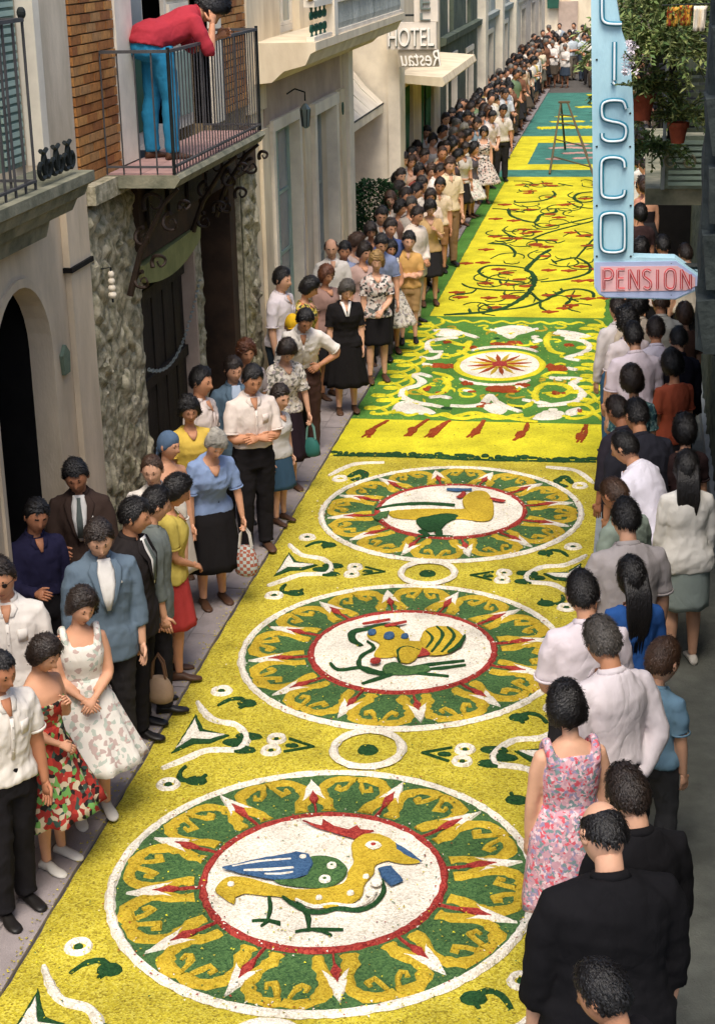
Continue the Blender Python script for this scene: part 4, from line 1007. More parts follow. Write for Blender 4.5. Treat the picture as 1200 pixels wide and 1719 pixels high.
# ------------------------------------------------------------------ right-hand house, seen almost along its wall
m_rwall = mat('rough_grey_green_render', (92, 100, 92), col2=(58, 66, 62), scale=7, rough=.97, bump=1.0, bscale=34)
m_rdark = mat('dark_rough_render', (56, 62, 60), col2=(34, 40, 40), scale=9, rough=.97, bump=1.0, bscale=26)
RH = thing('rough_grey_house', 'dark grey-green rough rendered house along the right-hand pavement', 'house', (WX, 20, 0))
mb = MB(); n = 0
def rgrid(y0, y1, z0, z1, x, amp, step):
    mb = MB(); ny = int((y1-y0)/step); nz = int((z1-z0)/step)
    for j in range(nz+1):
        for i in range(ny+1):
            y = y0+(y1-y0)*i/ny; z = z0+(z1-z0)*j/nz
            mb.v.append((x - amp*abs(wob(y*2.3+z*3.1, 3)*wob(z*2.9-y*1.3, 3, 2)) + random.uniform(-.004, .004), y, z))
    for j in range(nz):
        for i in range(ny):
            a = j*(ny+1)+i; mb.f.append((a, a+1, a+ny+2, a+ny+1)); mb.m.append(0)
    return mb
obj('wall', MB().box((WX + .03, 5.6, RZ), (WX + .4, 24.9, 3.0)), m_rwall, RH)
obj('rough_render', rgrid(5.6, 24.9, RZ, 2.98, WX + .02, .05, .10), m_rwall, RH, smooth=True)
obj('base_ledge', MB().prism([(WX - .03, RZ), (WX + .02, RZ), (WX + .02, .36), (WX - .03, .32)], 'y', 5.6, 24.9), m_kerb, RH)
obj('upper_wall', MB().box((WX + .02, -2, 3.004), (WX + .4, 24.9, 5.4)), m_rdark, RH)
# pier beside the sign, at the picture's right edge
pier = MB(); x0 = .262
P = []
for j in range(26):
    z = 3.62 + 2.2*j/25
    P.append([(x0 + .02*abs(wob(z*5, 3)), 7.35, z), (x0 + .015*abs(wob(z*7+1, 3)), 7.05, z), (x0 + .10, 6.9, z), (WX + .1, 6.9, z), (WX + .1, 7.5, z), (x0 + .12, 7.5, z)])
pier.loft(P)
obj('pier', pier, m_rdark, RH)
for j in range(8): obj('pier_stone', MB().prism([(x0 + .03, 3.64 + j*.27), (x0 + .2, 3.64 + j*.27), (x0 + .2, 3.88 + j*.27), (x0 - .006 + .012*(j % 3), 3.86 + j*.27)], 'y', 6.88 - .004*j, 7.2), m_rdark, RH)
far_house('shuttered_house', 'dim grey house with green shutters on the right beyond the sign', 25.0, 40.0, 5.75, m_grey, [(27, 28.4, 2.6), (33, 34.4, 2.6)], [(27, 28.4), (33, 34.4)], x=WX + .35)
far_house('dim_cream_house', 'dim cream house on the right near the far end of the street', 40.0, 76.0, 5.75, m_lgrey, [(44, 46, 2.7), (52, 54, 2.7), (60, 62, 2.7)], [(44, 45.6), (52, 53.6)], x=WX + .35)

# ------------------------------------------------------------------ the neon sign
m_sblue = mat('sign_pale_blue', (176, 212, 222), scale=3.5, rough=.55, bump=.25, col2=(150, 188, 200), detail=10, stretch=(1, 1, .4))
m_slil = mat('sign_lilac', (172, 184, 216), var=.06, scale=2, rough=.55)
m_steal = mat('letter_teal_paint', (42, 126, 150), rough=.5, var=.08)
m_tube = mat('neon_tube_glass', (232, 240, 242), rough=.25, spec=.5, var=.03)
m_sred = mat('letter_red_paint', (196, 70, 72), rough=.5, var=.1)
m_spink = mat('letter_ground_pink', (226, 178, 178), rough=.6, var=.08)
NS = thing('neon_sign', 'tall pale blue L-shaped sign with teal letters CISCO and red PENSION along its foot', 'sign', (0, 9, 3.4))
YN = 9.0
def pn(x, y): q = aty(x, y, YN); return (q[0], q[2])
body = [pn(990, -120), pn(1040, -120), pn(1034, 0), pn(1043, 55), pn(1056, 90), pn(1062, 170), pn(1064, 250), pn(1062, 432), pn(1132, 434), pn(1172, 462), pn(1172, 486), pn(1134, 503), pn(1016, 500), pn(1004, 494), pn(997, 482), pn(996, 450)]
obj('sign_case', MB().prism(body, 'y', YN, YN + .13), m_sblue, NS)
obj('lilac_border', MB().prism([pn(998, 440), pn(1134, 438), pn(1170, 464), pn(1170, 484), pn(1133, 501), pn(1016, 498), pn(1005, 492), pn(998.5, 480)], 'y', YN - .006, YN + .002), m_slil, NS)
obj('pink_ground', MB().prism([pn(1007, 447), pn(1136, 446), pn(1166, 466), pn(1166, 480), pn(1150, 487), pn(1008, 489)], 'y', YN - .010, YN - .002), m_spink, NS)
def letter(strokes, par=NS, w=.0135, red=False):
    """channel letter: painted outline on both sides of a glass tube"""
    for st in strokes:
        P = catmull([(*pn(x, y), 0) for x, y in st], .006) if len(st) > 2 else [np.array((*pn(x, y), 0)) for x, y in st]
        P3 = [(p[0], YN - .012, p[1]) for p in P]
        mb = MB(); mb.tube(P3, w, 8, flat=.35, up=(0, 1, 0)); o = obj('letter', mb, m_sred if red else m_steal, par, smooth=True)
        mb = MB(); mb.tube([(p[0], YN - (.026 if red else .028), p[2]) for p in P3], w*(.28 if red else .40), 8); obj('neon_tube', mb, m_spink if red else m_tube, o, smooth=True)
def rc(x0, y0, x1, y1, r, a, b):   # rounded corner helper: list through a corner
    return []
for zq in (): obj('panel_seam', MB().box((pn(999, 300)[0], YN - .004, zq), (pn(1061, 300)[0], YN + .001, zq + .006)), m_steal, NS)
for i_, (bx, by) in enumerate([(1001, 100), (1057, 190), (1001, 246), (1057, 246), (1001, 345), (1058, 345), (1001, 430), (1058, 430), (1126, 442), (1126, 495)]):
    q_ = pn(bx, by); obj('rivet', MB().ball((q_[0], YN - .003, q_[1]), (.006, .004, .006), 6, 4), m_iron, NS)
# C (upper part is above the picture), I, S, C, O
letter([[(1040, -40), (1036, -43), (1020, -44), (1011, -38), (1010, -26), (1010, 22), (1012, 34), (1020, 39), (1034, 40), (1043, 40)]])
letter([[(1031, 70), (1030.5, 134)], [(1028, 137), (1031, 141)]])
letter([[(1050, 182), (1046, 171), (1036, 168), (1020, 169), (1011, 175), (1010, 190), (1014, 199), (1026, 203), (1040, 206), (1049, 212), (1050, 224), (1046, 233), (1036, 236), (1020, 236), (1011, 231), (1010, 223)]])
letter([[(1048, 280), (1046, 269), (1036, 264), (1020, 264), (1011, 269), (1009, 281), (1009, 316), (1011, 327), (1020, 331), (1036, 331), (1046, 327), (1048, 318)]])
letter([[(1048, 372), (1046, 361), (1036, 357), (1020, 357), (1010, 361), (1008, 372), (1008, 407), (1011, 418), (1020, 422), (1036, 422), (1046, 418), (1048, 407), (1048, 372)]])
def L(segs): letter(segs, w=.0075, red=True)
yb, yt = 484, 452
L([[(1013, yb), (1013, yt)], [(1013, yt), (1024, yt), (1028, 460), (1024, 467), (1013, 468)]])
L([[(1036, yb), (1036, yt)], [(1036, yt), (1048, yt)], [(1036, 467), (1046, 467)], [(1036, yb), (1048, yb)]])
L([[(1056, yb), (1056, yt)], [(1056, yt), (1071, yb)], [(1071, yb), (1071, yt)]])
L([[(1091, 455), (1086, yt), (1080, 455), (1080, 463), (1086, 468), (1091, 473), (1091, 481), (1086, yb), (1080, 481)]])
L([[(1103, yb), (1103, yt)]])
L([[(1116, 458), (1116, 478), (1121, yb), (1128, yb), (1132, 478), (1132, 458), (1128, yt), (1121, yt), (1116, 458)]])
L([[(1143, yb), (1143, yt)], [(1143, yt), (1158, yb)], [(1158, yb), (1158, 460)]])
for x, z in ((.5, 5.6), (.5, 3.5)):
    q = pn(1100, 450); obj('sign_arm', MB().tube([(-.05 if z > 4 else .2, YN + .065, z if z > 4 else q[1]), (WX + .05, YN + .065, z if z > 4 else q[1])], .018, 6), m_iron, NS)
obj('sign_stay', MB().tube([(.10, YN + .14, pn(1100, 512)[1]), (WX, YN + .3, 3.9)], .012, 6), m_tube, NS)

# ------------------------------------------------------------------ balcony of plants on the right
RB = thing('planted_balcony', 'dim balcony on the right, behind the blue sign, with a pale scroll panel', 'balcony', (WX, 13, 3.4))
a1 = aty(1062, 400, 12.5)
obj('floor_slab', MB().box((.06, 12.5, 3.40), (WX + .02, 16.5, 3.52)), m_stone2, RB)
obj('scroll_panel', MB().box((.165, 12.46, 3.524), (WX, 12.495, 3.90)), mat('pale_green_panel', (142, 150, 134), col2=(112, 122, 104), scale=8, bump=.4), RB)
for i in range(8): obj('panel_slat', MB().box((.22, 12.435, 3.55 + i*.042), (WX, 12.458, 3.575 + i*.042)), m_pgrn, RB)
for s, c in ((1, (.235, 3.72)), (-1, (.36, 3.72))):
    mb = MB(); mb.tube([(x, 12.43, z) for x, z in scroll_pts(c, .055, 1.2, 1.2, sgn=s)], .008, 6); obj('scroll', mb, m_stone2, RB)
for i in range(9): obj('louvre', MB().box((.20, 12.52 + i*.001, 3.92 + i*.05), (WX, 12.55, 3.95 + i*.05)), m_grey, RB)
obj('corner_post', MB().box((.17, 12.44, 3.52), (.195, 12.47, 4.75)), m_kerb, RB)
obj('corner_post', MB().box((.20, 12.40, 3.86), (.24, 12.47, 4.85)), m_dark, RB)
obj('top_rail', MB().box((.17, 12.44, 4.46), (WX, 12.48, 4.50)), m_iron, RB)
# hanging plants
m_leaf = [mat('leaf_%d' % i, c, var=.15, scale=9, rough=.7) for i, c in enumerate([(104, 124, 66), (124, 138, 76), (84, 108, 58), (146, 152, 92), (66, 92, 54)])]
m_terra = mat('terracotta', (158, 78, 54), var=.16, scale=14, bump=.4, rough=.9)
m_stem = mat('green_stem', (86, 92, 52), var=.1)
def leaf(mb, p, d, L, W, up=None):
    d = np.array(d, float); d /= np.linalg.norm(d) + 1e-9
    s = np.cross(d, np.array((random.gauss(0, .4), random.gauss(0, .4), 1))); s /= np.linalg.norm(s) + 1e-9
    n = np.cross(s, d); p = np.array(p)
    mb.add([p, p + d*L*.45 + s*W*.5 + n*W*.15, p + d*L, p + d*L*.45 - s*W*.5 + n*W*.15, p + d*L*.5 - n*W*.05], [(0, 1, 4), (1, 2, 4), (2, 3, 4), (3, 0, 4)])
def plant(name, label, cat, base, stems, length, droop, leafL, leafW, spread, mats, seed, pot=None, group=None, up=.6, dens=.028, parent_off=(0, 0, 0)):
    rg = random.Random(seed); T = thing(name, label, cat, base, group=group)
    st = MB(); lv = [MB() for _ in mats]
    for i in range(stems):
        a = rg.uniform(0, 6.28); u = rg.uniform(.2, 1)
        d = np.array((math.cos(a)*spread*u, math.sin(a)*spread*u, up*rg.uniform(.4, 1.2))); p = np.array(base, float) + np.array((0, 0, .02)); P = [p.copy()]
        Ls = length*rg.uniform(.5, 1.1); k = int(Ls/dens)
        for j in range(k):
            d = d + np.array((rg.gauss(0, .08), rg.gauss(0, .08), -droop*dens*rg.uniform(.6, 1.4)*4)); d /= np.linalg.norm(d)
            p = p + d*dens; P.append(p.copy())
            for q in range(2):
                ld = d*.4 + np.array((rg.gauss(0, .8), rg.gauss(0, .8), rg.gauss(-.1, .5)))
                leaf(lv[rg.randrange(len(mats))], p, ld, leafL*rg.uniform(.6, 1.2), leafW*rg.uniform(.6, 1.2))
        st.tube(P[::3] + [P[-1]], .004, 4)
    obj('stem', st, m_stem, T)
    for i, m in enumerate(lv):
        if m.f: o = obj('foliage', m, mats[i], T); o['kind'] = 'stuff'
    if pot:
        r, h = pot; x, y, z = base
        mb = MB(); mb.loft([[(x + rr*math.cos(t), y + rr*math.sin(t), zz) for t in np.linspace(0, 2*math.pi, 20, endpoint=False)] for rr, zz in ((r*.62, z - h), (r*.9, z - h*.25), (r*1.04, z - h*.25), (r*1.06, z), (r*.92, z), (r*.9, z - .03))])
        obj('flower_pot', mb, m_terra, T, smooth=True, angle=30)
    return T
q = aty(1078, 158, 11.6); plant('potted_plant', 'bushy trailing plant in a red terracotta pot just behind the blue sign', 'potted plant', tuple(q), 46, .42, .9, .05, .022, 1.0, m_leaf, 3, pot=(.085, .17))
q = aty(1138, 205, 11.8); plant('potted_plant', 'trailing plant in a dark terracotta pot near the right edge, below the others', 'potted plant', tuple(q), 44, .42, .9, .05, .02, 1.0, m_leaf, 5, pot=(.07, .14))
q = aty(1100, 90, 11.4); plant('hanging_fern', 'large olive-green hanging fern filling the upper right', 'fern', tuple(q), 150, .60, .7, .055, .022, 1.0, m_leaf[:4], 7)
q = aty(1130, 30, 11.9); plant('hanging_fern', 'dark green fern hanging at the top right under the coloured cloths', 'fern', tuple(q), 110, .55, .7, .055, .024, 1.0, m_leaf[1:], 9)
q = aty(1100, 250, 12.2); plant('climbing_plant', 'dark ivy hanging down in front of the louvred balcony panel', 'ivy', tuple(q), 60, .30, .9, .05, .026, .9, [m_leaf[2], m_leaf[4], m_leaf[0]], 12, up=.2)
# white flowers in front of the sign's edge
q = aty(1062, 110, 8.85); T = plant('white_flowers', 'white blossom and small leaves overlapping the edge of the blue sign', 'flowers', tuple(q), 10, .08, .10, .018, .012, .8, m_leaf[:3], 15, up=.3)
m_petal = mat('white_petal', (226, 216, 220), var=.06, rough=.7)
for k in range(26):
    p = np.array(aty(1052 + random.uniform(-5, 16), 100 + random.uniform(-30, 30), 8.82 + random.uniform(-.03, .06))); mb = MB()
    for j in range(5):
        a = j*1.257 + random.random(); leaf(mb, p, (math.cos(a), -.3, math.sin(a)), .020, .014)
    obj('blossom', mb, m_petal, T)
q = aty(1052, 150, 8.85); plant('sign_creeper', 'small green creeper touching the sign beside the letter I', 'creeper', tuple(q), 16, .07, .5, .018, .012, .9, m_leaf[:3], 19, up=.2)
# coloured cloths hanging at the top right
m_bunt = printed('striped_cloth', [(206, 150, 60), (150, 60, 40), (196, 170, 70), (90, 96, 50)], 60)
CL = thing('washing', 'ochre and red cloths with a white garment hanging at the top right corner', 'washing', (.25, 10.9, 5.0))
def cloth_strip(x0, y0, x1, y1, Y, m):
    a = aty(x0, y0, Y); b = aty(x1, y1, Y); mb = MB(); n = 10
    for j in range(7):
        for i in range(n+1):
            u, v = i/n, j/6; mb.v.append((a[0] + (b[0]-a[0])*u*(1 - .12*v) , Y + .02*math.sin(u*14 + v), a[2] + (b[2]-a[2])*v))
    for j in range(6):
        for i in range(n):
            q = j*(n+1)+i; mb.f.append((q, q+1, q+n+2, q+n+1)); mb.m.append(0)
    o = obj('hanging_cloth', mb, m, CL, smooth=True); md = o.modifiers.new('s', 'SOLIDIFY'); md.thickness = .004
cloth_strip(1119, 12, 1139, 44, 10.9, m_bunt); cloth_strip(1140, 9, 1160, 43, 10.94, m_bunt); cloth_strip(1164, 10, 1184, 52, 10.85, m_white)
a = aty(1110, 9, 10.9); b = aty(1192, 6, 10.9); obj('line', MB().tube([tuple(a), tuple(b)], .004, 4), m_iron, CL)
# potted shrub by the hotel entrance, left
q = (FX + .25, 25.3, LZ)
T = thing('potted_shrub', 'dark green shrub in a tub beside the set-back hotel entrance', 'shrub', q)
lv = [MB() for _ in range(3)]; rg = random.Random(4)
for i in range(5200):
    t = rg.random(); z = .45 + 1.35*t; r = .34*math.sin(math.pi*min(1, .15 + .85*(1-t)))**.6*rg.uniform(.55, 1.05)*(1 + .15*math.sin(z*9)); a = rg.uniform(0, 6.28)
    leaf(lv[rg.randrange(3)], (q[0] + r*math.cos(a), q[1] + r*math.sin(a)*1.2, z), (math.cos(a) + rg.gauss(0, .5), math.sin(a) + rg.gauss(0, .5), rg.gauss(.2, .5)), .07, .035)
mg = [mat('shrub_leaf_%d' % i, c, var=.15, rough=.7) for i, c in enumerate([(38, 74, 40), (52, 90, 46), (28, 58, 34)])]
for i in range(3): o = obj('foliage', lv[i], mg[i], T); o['kind'] = 'stuff'
obj('trunk', MB().tube([(q[0], q[1], .3), (q[0], q[1], 1.4)], [.03, .012], 6), m_wood, T)
mb = MB(); mb.loft([[(q[0] + r*math.cos(t), q[1] + r*math.sin(t), z) for t in np.linspace(0, 2*math.pi, 16, endpoint=False)] for r, z in ((.18, LZ), (.24, .42), (.26, .42), (.26, .46), (.2, .46))]); obj('tub', mb, m_terra, T, smooth=True, angle=30)
# tripod ladder on the far carpet
TL = thing('tripod_ladder', 'thin brown tripod ladder standing on the far part of the carpet', 'ladder', (-1.6, 43, 0))
m_lad = mat('ladder_wood', (102, 90, 66), var=.15, scale=12)
f1, f2, f3, f4 = atz(922, 292, .03), atz(1004, 318, .03), atz(948, 250, .03), atz(985, 262, .03)
top = aty(941, 172, (f1[1] + f3[1])/2 + .6)
top2 = top + np.array((.16, 0, 0))
for nm, f, t in (('leg', f1, top), ('leg', f2, top2), ('leg', f3, top), ('leg', f4, top2)):
    obj(nm, MB().tube([tuple(f), tuple(t)], [.028, .022], 6), m_lad, TL)
for k in range(1, 8):
    u = k/8.5; a = f1 + (top - f1)*u; b = f2 + (top2 - f2)*u
    if k in (2, 4, 6, 7): obj('rung', MB().tube([tuple(a), tuple(b)], .016, 6), m_lad, TL)
obj('top_step', MB().box((top[0] - .06, top[1] - .12, top[2] - .01), (top2[0] + .06, top[1] + .12, top[2] + .03)), m_lad, TL)
# ------------------------------------------------------------------ people
BAKE = []      # (object, extra geometry or None)
REM = bpy.data.textures.new('wrinkles', 'CLOUDS'); REM.noise_scale = .11; REM.noise_depth = 3
REM2 = bpy.data.textures.new('folds', 'CLOUDS'); REM2.noise_scale = .05; REM2.noise_depth = 2
def skin(tone=0):
    c = [(208, 154, 122), (194, 138, 104), (214, 164, 134), (178, 120, 88)][tone % 4]
    return mat('skin_%d' % (tone % 4), c, rough=.6, var=.06, scale=7, spec=.3, bump=.05)
m_lip = mat('lips', (158, 84, 74), rough=.5); m_eye = mat('eye_dark', (34, 26, 22), rough=.3); m_eyew = mat('eye_white', (168, 150, 136), rough=.4)
HAIR = {'black': (26, 22, 21), 'dark': (46, 34, 27), 'brown': (78, 54, 38), 'red': (104, 60, 36), 'blond': (170, 134, 80), 'grey': (138, 132, 124), 'silver': (176, 170, 158), 'salt': (84, 78, 72)}
def hairmat(k):
    c = HAIR[k]
    return mat('hair_' + k, c, rough=.42, var=.22, scale=16, bump=.7, bscale=120, spec=.45, stretch=(1, 1, .35))
m_shoe_b = mat('shoe_black', (30, 27, 25), rough=.4, var=.1); m_shoe_w = mat('shoe_white', (206, 200, 190), rough=.5, var=.08); m_shoe_t = mat('shoe_brown', (84, 58, 42), rough=.5)
def sm(x): x = max(0., min(1., x)); return x*x*(3 - 2*x)
NT = 20
PROF = {
 'm': [(.78, .150, .105, 0), (.86, .165, .115, -.005), (.94, .160, .110, -.002), (1.04, .142, .100, .003), (1.14, .148, .104, .006), (1.24, .162, .112, .006), (1.32, .168, .110, .002), (1.37, .140, .096, -.004), (1.41, .100, .078, -.010), (1.45, .066, .062, -.008)],
 'f': [(.78, .160, .110, -.005), (.88, .178, .120, -.010), (.96, .158, .108, -.004), (1.06, .124, .092, .004), (1.14, .130, .098, .010), (1.22, .146, .120, .018), (1.29, .146, .116, .014), (1.35, .128, .092, .0), (1.40, .088, .068, -.008), (1.44, .054, .054, -.006)]}
class Fig:
    def __init__(s, sex='m', h=1.7, build=1.0, lean=0., hy=0., hp=0., ht=0., arms=('down', 'down'), stance=0., lod=0, child=False):
        s.sex, s.h, s.bw, s.hy, s.hp, s.ht, s.arms, s.lod = sex, h, build, R(hy), R(hp), R(ht), arms, lod
        s.k = h/1.70; s.lean = R(lean); s.stance = stance; s.child = child
        s.hs = 1.05 if not child else min(1.42, 1.08/s.k)   # children have larger heads
        s.sw = (.185 if sex == 'm' else .160)*build
        s.prof = PROF[sex]
    def bend(s, p):
        x, y, z = p
        if s.lean == 0 or z < .84: return np.array((x, y, z))
        a = s.lean*sm((z - .84)/.30); pz = .95; py = -.01
        dz, dy = z - pz, y - py
        q = np.array((x, py + dy*math.cos(a) + dz*math.sin(a), pz + dz*math.cos(a) - dy*math.sin(a)))
        if s.lean > .35: q[1] -= .10*math.sin(s.lean)
        return q
    def wd(s, z, gw=0, gd=0):
        P = s.prof; zs = [p[0] for p in P]
        w = np.interp(z, zs, [p[1] for p in P])*s.bw + gw; d = np.interp(z, zs, [p[2] for p in P])*(.5 + .5*s.bw)*(1.1 if s.bw > 1.1 else 1) + gd
        return w, d, np.interp(z, zs, [p[3] for p in P])
    def ring(s, z, gw, gd, n=NT, tilt=0., bend=True, sc=1., fold=None):
        w, d, yo = s.wd(z, gw, gd); out = []
        for k in range(n):
            a = 2*math.pi*k/n; c, q = math.cos(a), math.sin(a)
            f = 1. if fold is None else fold(a)
            x = w*sc*f*math.copysign(abs(c)**.85, c); y = yo + d*sc*f*math.copysign(abs(q)**.9, q)
            p = (x, y, z - tilt*y/d*1.0)
            out.append(tuple(s.bend(p)*s.k) if bend else tuple(np.array(p)*s.k))
        return out
    def arm_pts(s, sd, kind):
        S = s.bend(((s.sw - .012)*sd, -.004, 1.338)); I = s.bend((.06*sd, -.004, 1.372))
        D = {'down': ((.13*sd, .02, -1), (.02*sd, .16, -1)), 'away': ((.30*sd, .05, -1), (.12*sd, .18, -1)), 'front': ((.12*sd, .12, -1), (-.62*sd, .62, -.45)),
             'cross': ((.10*sd, .20, -1), (-.88*sd, .46, .10)), 'back': ((.22*sd, -.32, -1), (-.62*sd, -.20, -.70)), 'hip': ((.75*sd, -.18, -.70), (-.80*sd, .22, -.42)),
             'hold': ((.12*sd, .28, -1), (-.28*sd, .9, .12)), 'up': ((.55*sd, .35, .35), (-.35*sd, .10, 1)), 'chest': ((.14*sd, .12, -1), (-.45*sd, .55, .62)),
             'rail': ((.18*sd, .50, -.85), (-.55*sd, .75, .42)), 'bag': ((.22*sd, .12, -1), (.10*sd, .14, -1)), 'chin': ((.10*sd, .42, -.9), (-.30*sd, .25, .95))}[kind]
        d1 = np.array(D[0]); d1 = d1/np.linalg.norm(d1); d2 = np.array(D[1]); d2 = d2/np.linalg.norm(d2)
        L1, L2 = (.285, .245) if s.sex == 'm' else (.270, .232)
        E = S + d1*L1; W = E + d2*L2
        return I, S, E, W, d1, d2
    def arm_tube(s, mb, sd, kind, r, frac=1.0, grow=0., n=10, start=0):
        I, S, E, W, d1, d2 = s.arm_pts(sd, kind); f = (1. if s.sex == 'm' else .86)*(.55 + .45*s.bw)
        base = [(.046, I), (.056, S + (I - S)*.12), (.051, S + d1*.08), (.046, S + (E - S)*.6), (.042, E - d1*.02), (.042, E + d2*.03), (.037, E + (W - E)*.5), (.027, W), (.026, W + d2*.02)]
        ts = [0, .0, .14, .30, .5, .56, .75, .96, 1.0]
        pts = []; rad = []
        for (rr, p), t in zip(base, ts):
            if t > frac: break
            pts.append(p*s.k); rad.append((rr*f + grow)*s.k)
        if frac < .5 and frac not in ts:
            P = S + (E - S)*frac*2; pts.append(P*s.k); rad.append((.047*f + grow*1.25)*s.k)
        mb.tube(pts, rad, n, up=(0, 1, .1))
    def leg_tube(s, mb, sd, r=None, grow=0., zend=.07, n=10, flare=0.):
        st = s.stance*sd
        g = s.bw if s.bw < 1.1 else 1.06
        J = [((.085*sd*g, -.002, .90), .088), ((.088*sd*g, .004 + st*.2, .76), .083), ((.092*sd, .010 + st*.5, .62), .070), ((.096*sd, .014 + st*.8, .49), .055), ((.098*sd, -.004 + st, .36), .054), ((.100*sd, -.010 + st, .22), .043), ((.102*sd, -.008 + st, .10), .035), ((.102*sd, .0 + st, .055), .038)]
        pts, rad = [], []
        for p, q in J:
            if p[2] < zend - .001: 
                a = np.array(prev[0]); b = np.array(p); t = (prev[0][2] - zend)/(prev[0][2] - p[2]); pts.append((a + (b-a)*t)*s.k); rad.append((prev[1] + (q - prev[1])*t)*g*s.k + (grow + flare)*s.k); break
            u = max(0, (.9 - p[2])/.9)
            pts.append(np.array(p)*s.k); rad.append((q*g + grow + flare*u)*s.k); prev = (p, q)
        mb.tube(pts, rad, n, up=(0, 1, 0))
    # ---- head
    def head_frame(s):
        piv = s.bend((0, -.006, 1.475)); hc = np.array((0, .018, .112))*s.hs
        Rb = Matrix.Rotation(-s.lean*.75, 3, 'X') @ Matrix.Rotation(-s.hy, 3, 'Z') @ Matrix.Rotation(-s.hp, 3, 'X') @ Matrix.Rotation(s.ht, 3, 'Y')
        M = np.array(Rb)
        return piv, M, hc
    def hp2w(s, P):
        piv, M, hc = s.head_frame()
        return (np.asarray(P) @ M.T * 1.0 + piv + M @ hc)*s.k
    def head_centre(s): return s.hp2w(np.zeros((1, 3)))[0]
    @staticmethod
    def hr(D, sex):
        """surface of the head for unit directions D (n,3); y = forward"""
        dx, dy, dz = D[:, 0], D[:, 1], D[:, 2]
        a, b, c = (.076, .096, .117) if sex == 'm' else (.072, .091, .112)
        P = np.stack([a*dx, b*dy, c*dz], 1)
        low = np.clip(-dz, 0, 1)
        P[:, 0] *= 1 - .30*low**1.5
        P[:, 1] *= np.where(dy < 0, 1 - .45*low**1.3, 1 - .06*low)
        P[:, 1] = np.where(dy > 0, P[:, 1]*(1 - .05*np.exp(-(dx/.5)**2)), P[:, 1])
        f = np.clip(dy*3, 0, 1)
        g = lambda x0, z0, sx, sz: np.exp(-((np.abs(dx) - x0)/sx)**2 - ((dz - z0)/sz)**2)*f
        P[:, 1] += .024*g(0, -.20, .12, .15) + .012*g(0, .0, .09, .20) - .007*g(.36, .07, .17, .11) + .005*g(.3, .26, .35, .09) + .007*g(0, -.55, .22, .07) + .009*g(0, -.86, .25, .12) - .004*g(0, -.68, .2, .05)
        P[:, 2] -= .004*g(0, -.86, .3, .2)
        return P
    def head_mesh(s, n, m):
        V = []; F = []; MI = []
        th = np.linspace(0.02, math.pi - .02, m); ph = np.linspace(0, 2*math.pi, n, endpoint=False)
        T, Pp = np.meshgrid(th, ph, indexing='ij')
        D = np.stack([np.sin(T)*np.sin(Pp), np.sin(T)*np.cos(Pp), np.cos(T)], -1).reshape(-1, 3)
        P = s.hr(D, s.sex)*s.hs
        W = s.hp2w(P)
        for i in range(m-1):
            for k in range(n):
                k2 = (k+1) % n; F.append((i*n+k, (i+1)*n+k, (i+1)*n+k2, i*n+k2))
                c = D[[i*n+k, (i+1)*n+k, (i+1)*n+k2, i*n+k2]].mean(0); mi = 0
                if c[1] > .3:
                    ax = abs(c[0])
                    if ((ax-.345)/.125)**2 + ((c[2]-.075)/.042)**2 < 1: mi = 2 if ((ax-.345)/.075)**2 + ((c[2]-.075)/.06)**2 < 1 or c[2] > .10 else 3
                    elif ((ax-.36)/.22)**2 + ((c[2]-.235-.03*(1-abs(ax-.36)/.2))/.026)**2 < 1: mi = 4
                    elif (c[0]/.22)**2 + ((c[2]+.545)/.055)**2 < 1: mi = 1
                    elif False: mi = 2
                MI.append(mi)
        # ears
        V = [tuple(p) for p in W]
        if s.lod < 2:
            for sd in (-1, 1):
                mb = MB(); mb.ball((0, 0, 0), (.012, .020, .032), 8, 6); E = np.array(mb.v)
                ang = .35*sd; E = np.stack([E[:, 0]*math.cos(ang) + E[:, 1]*math.sin(ang), -E[:, 0]*math.sin(ang) + E[:, 1]*math.cos(ang), E[:, 2]], 1)
                E = (E + np.array(((.077 if s.sex == 'm' else .072)*sd, -.008, .002)))*s.hs; o = len(V); V += [tuple(p) for p in s.hp2w(E)]
                F += [tuple(i+o for i in f) for f in mb.f]; MI += [0]*len(mb.f)
        return V, F, MI
    def hand(s, sd, kind, curl=.5):
        I, S, E, W, d1, d2 = s.arm_pts(sd, kind); mb = MB(); hs = (1. if s.sex == 'm' else .9)
        f = d2/np.linalg.norm(d2)
        if kind in ('down', 'away', 'bag'): n = np.array((-sd, .25, 0))
        elif kind in ('front', 'cross', 'rail'): n = np.array((0, -.8, -.5))
        elif kind == 'back': n = np.array((0, 1, 0))
        else: n = np.array((-sd*.6, -.4, -.5))
        n = n - f*np.dot(n, f); n /= np.linalg.norm(n); l = np.cross(n, f)
        if np.dot(l, np.array((0, 1, 0))) < 0 and kind in ('down', 'away', 'bag'): l = -l    # thumb side forward
        elif kind not in ('down', 'away', 'bag') and l[2] < 0: l = -l
        k = s.k*hs
        W = W*s.k
        def rect(c, a, b, m=8): return [tuple(c + l*a*math.cos(2*math.pi*i/m) + n*b*math.sin(2*math.pi*i/m)) for i in range(m)]
        mb.loft([rect(W - f*.015*k, .024*k, .019*k), rect(W + f*.02*k, .030*k, .018*k), rect(W + f*.055*k, .040*k, .016*k), rect(W + f*.085*k, .040*k, .013*k)])
        base = W + f*.080*k
        for i, (o, L) in enumerate(((.030, .070), (.011, .078), (-.009, .072), (-.028, .058))):
            p = base + l*o*k; P = [p - f*.01*k]; a = 0; d = f
            for j, fr in enumerate((.45, .32, .25)):
                a += curl*(.55 + .1*i)*(1 if j else .6); d = f*math.cos(a) + n*math.sin(a); P.append(P[-1] + d*L*fr*k*(1.15 if j == 0 else 1))
            mb.tube(P, [.0092*k, .0090*k, .0080*k, .0062*k], 6, up=tuple(n))
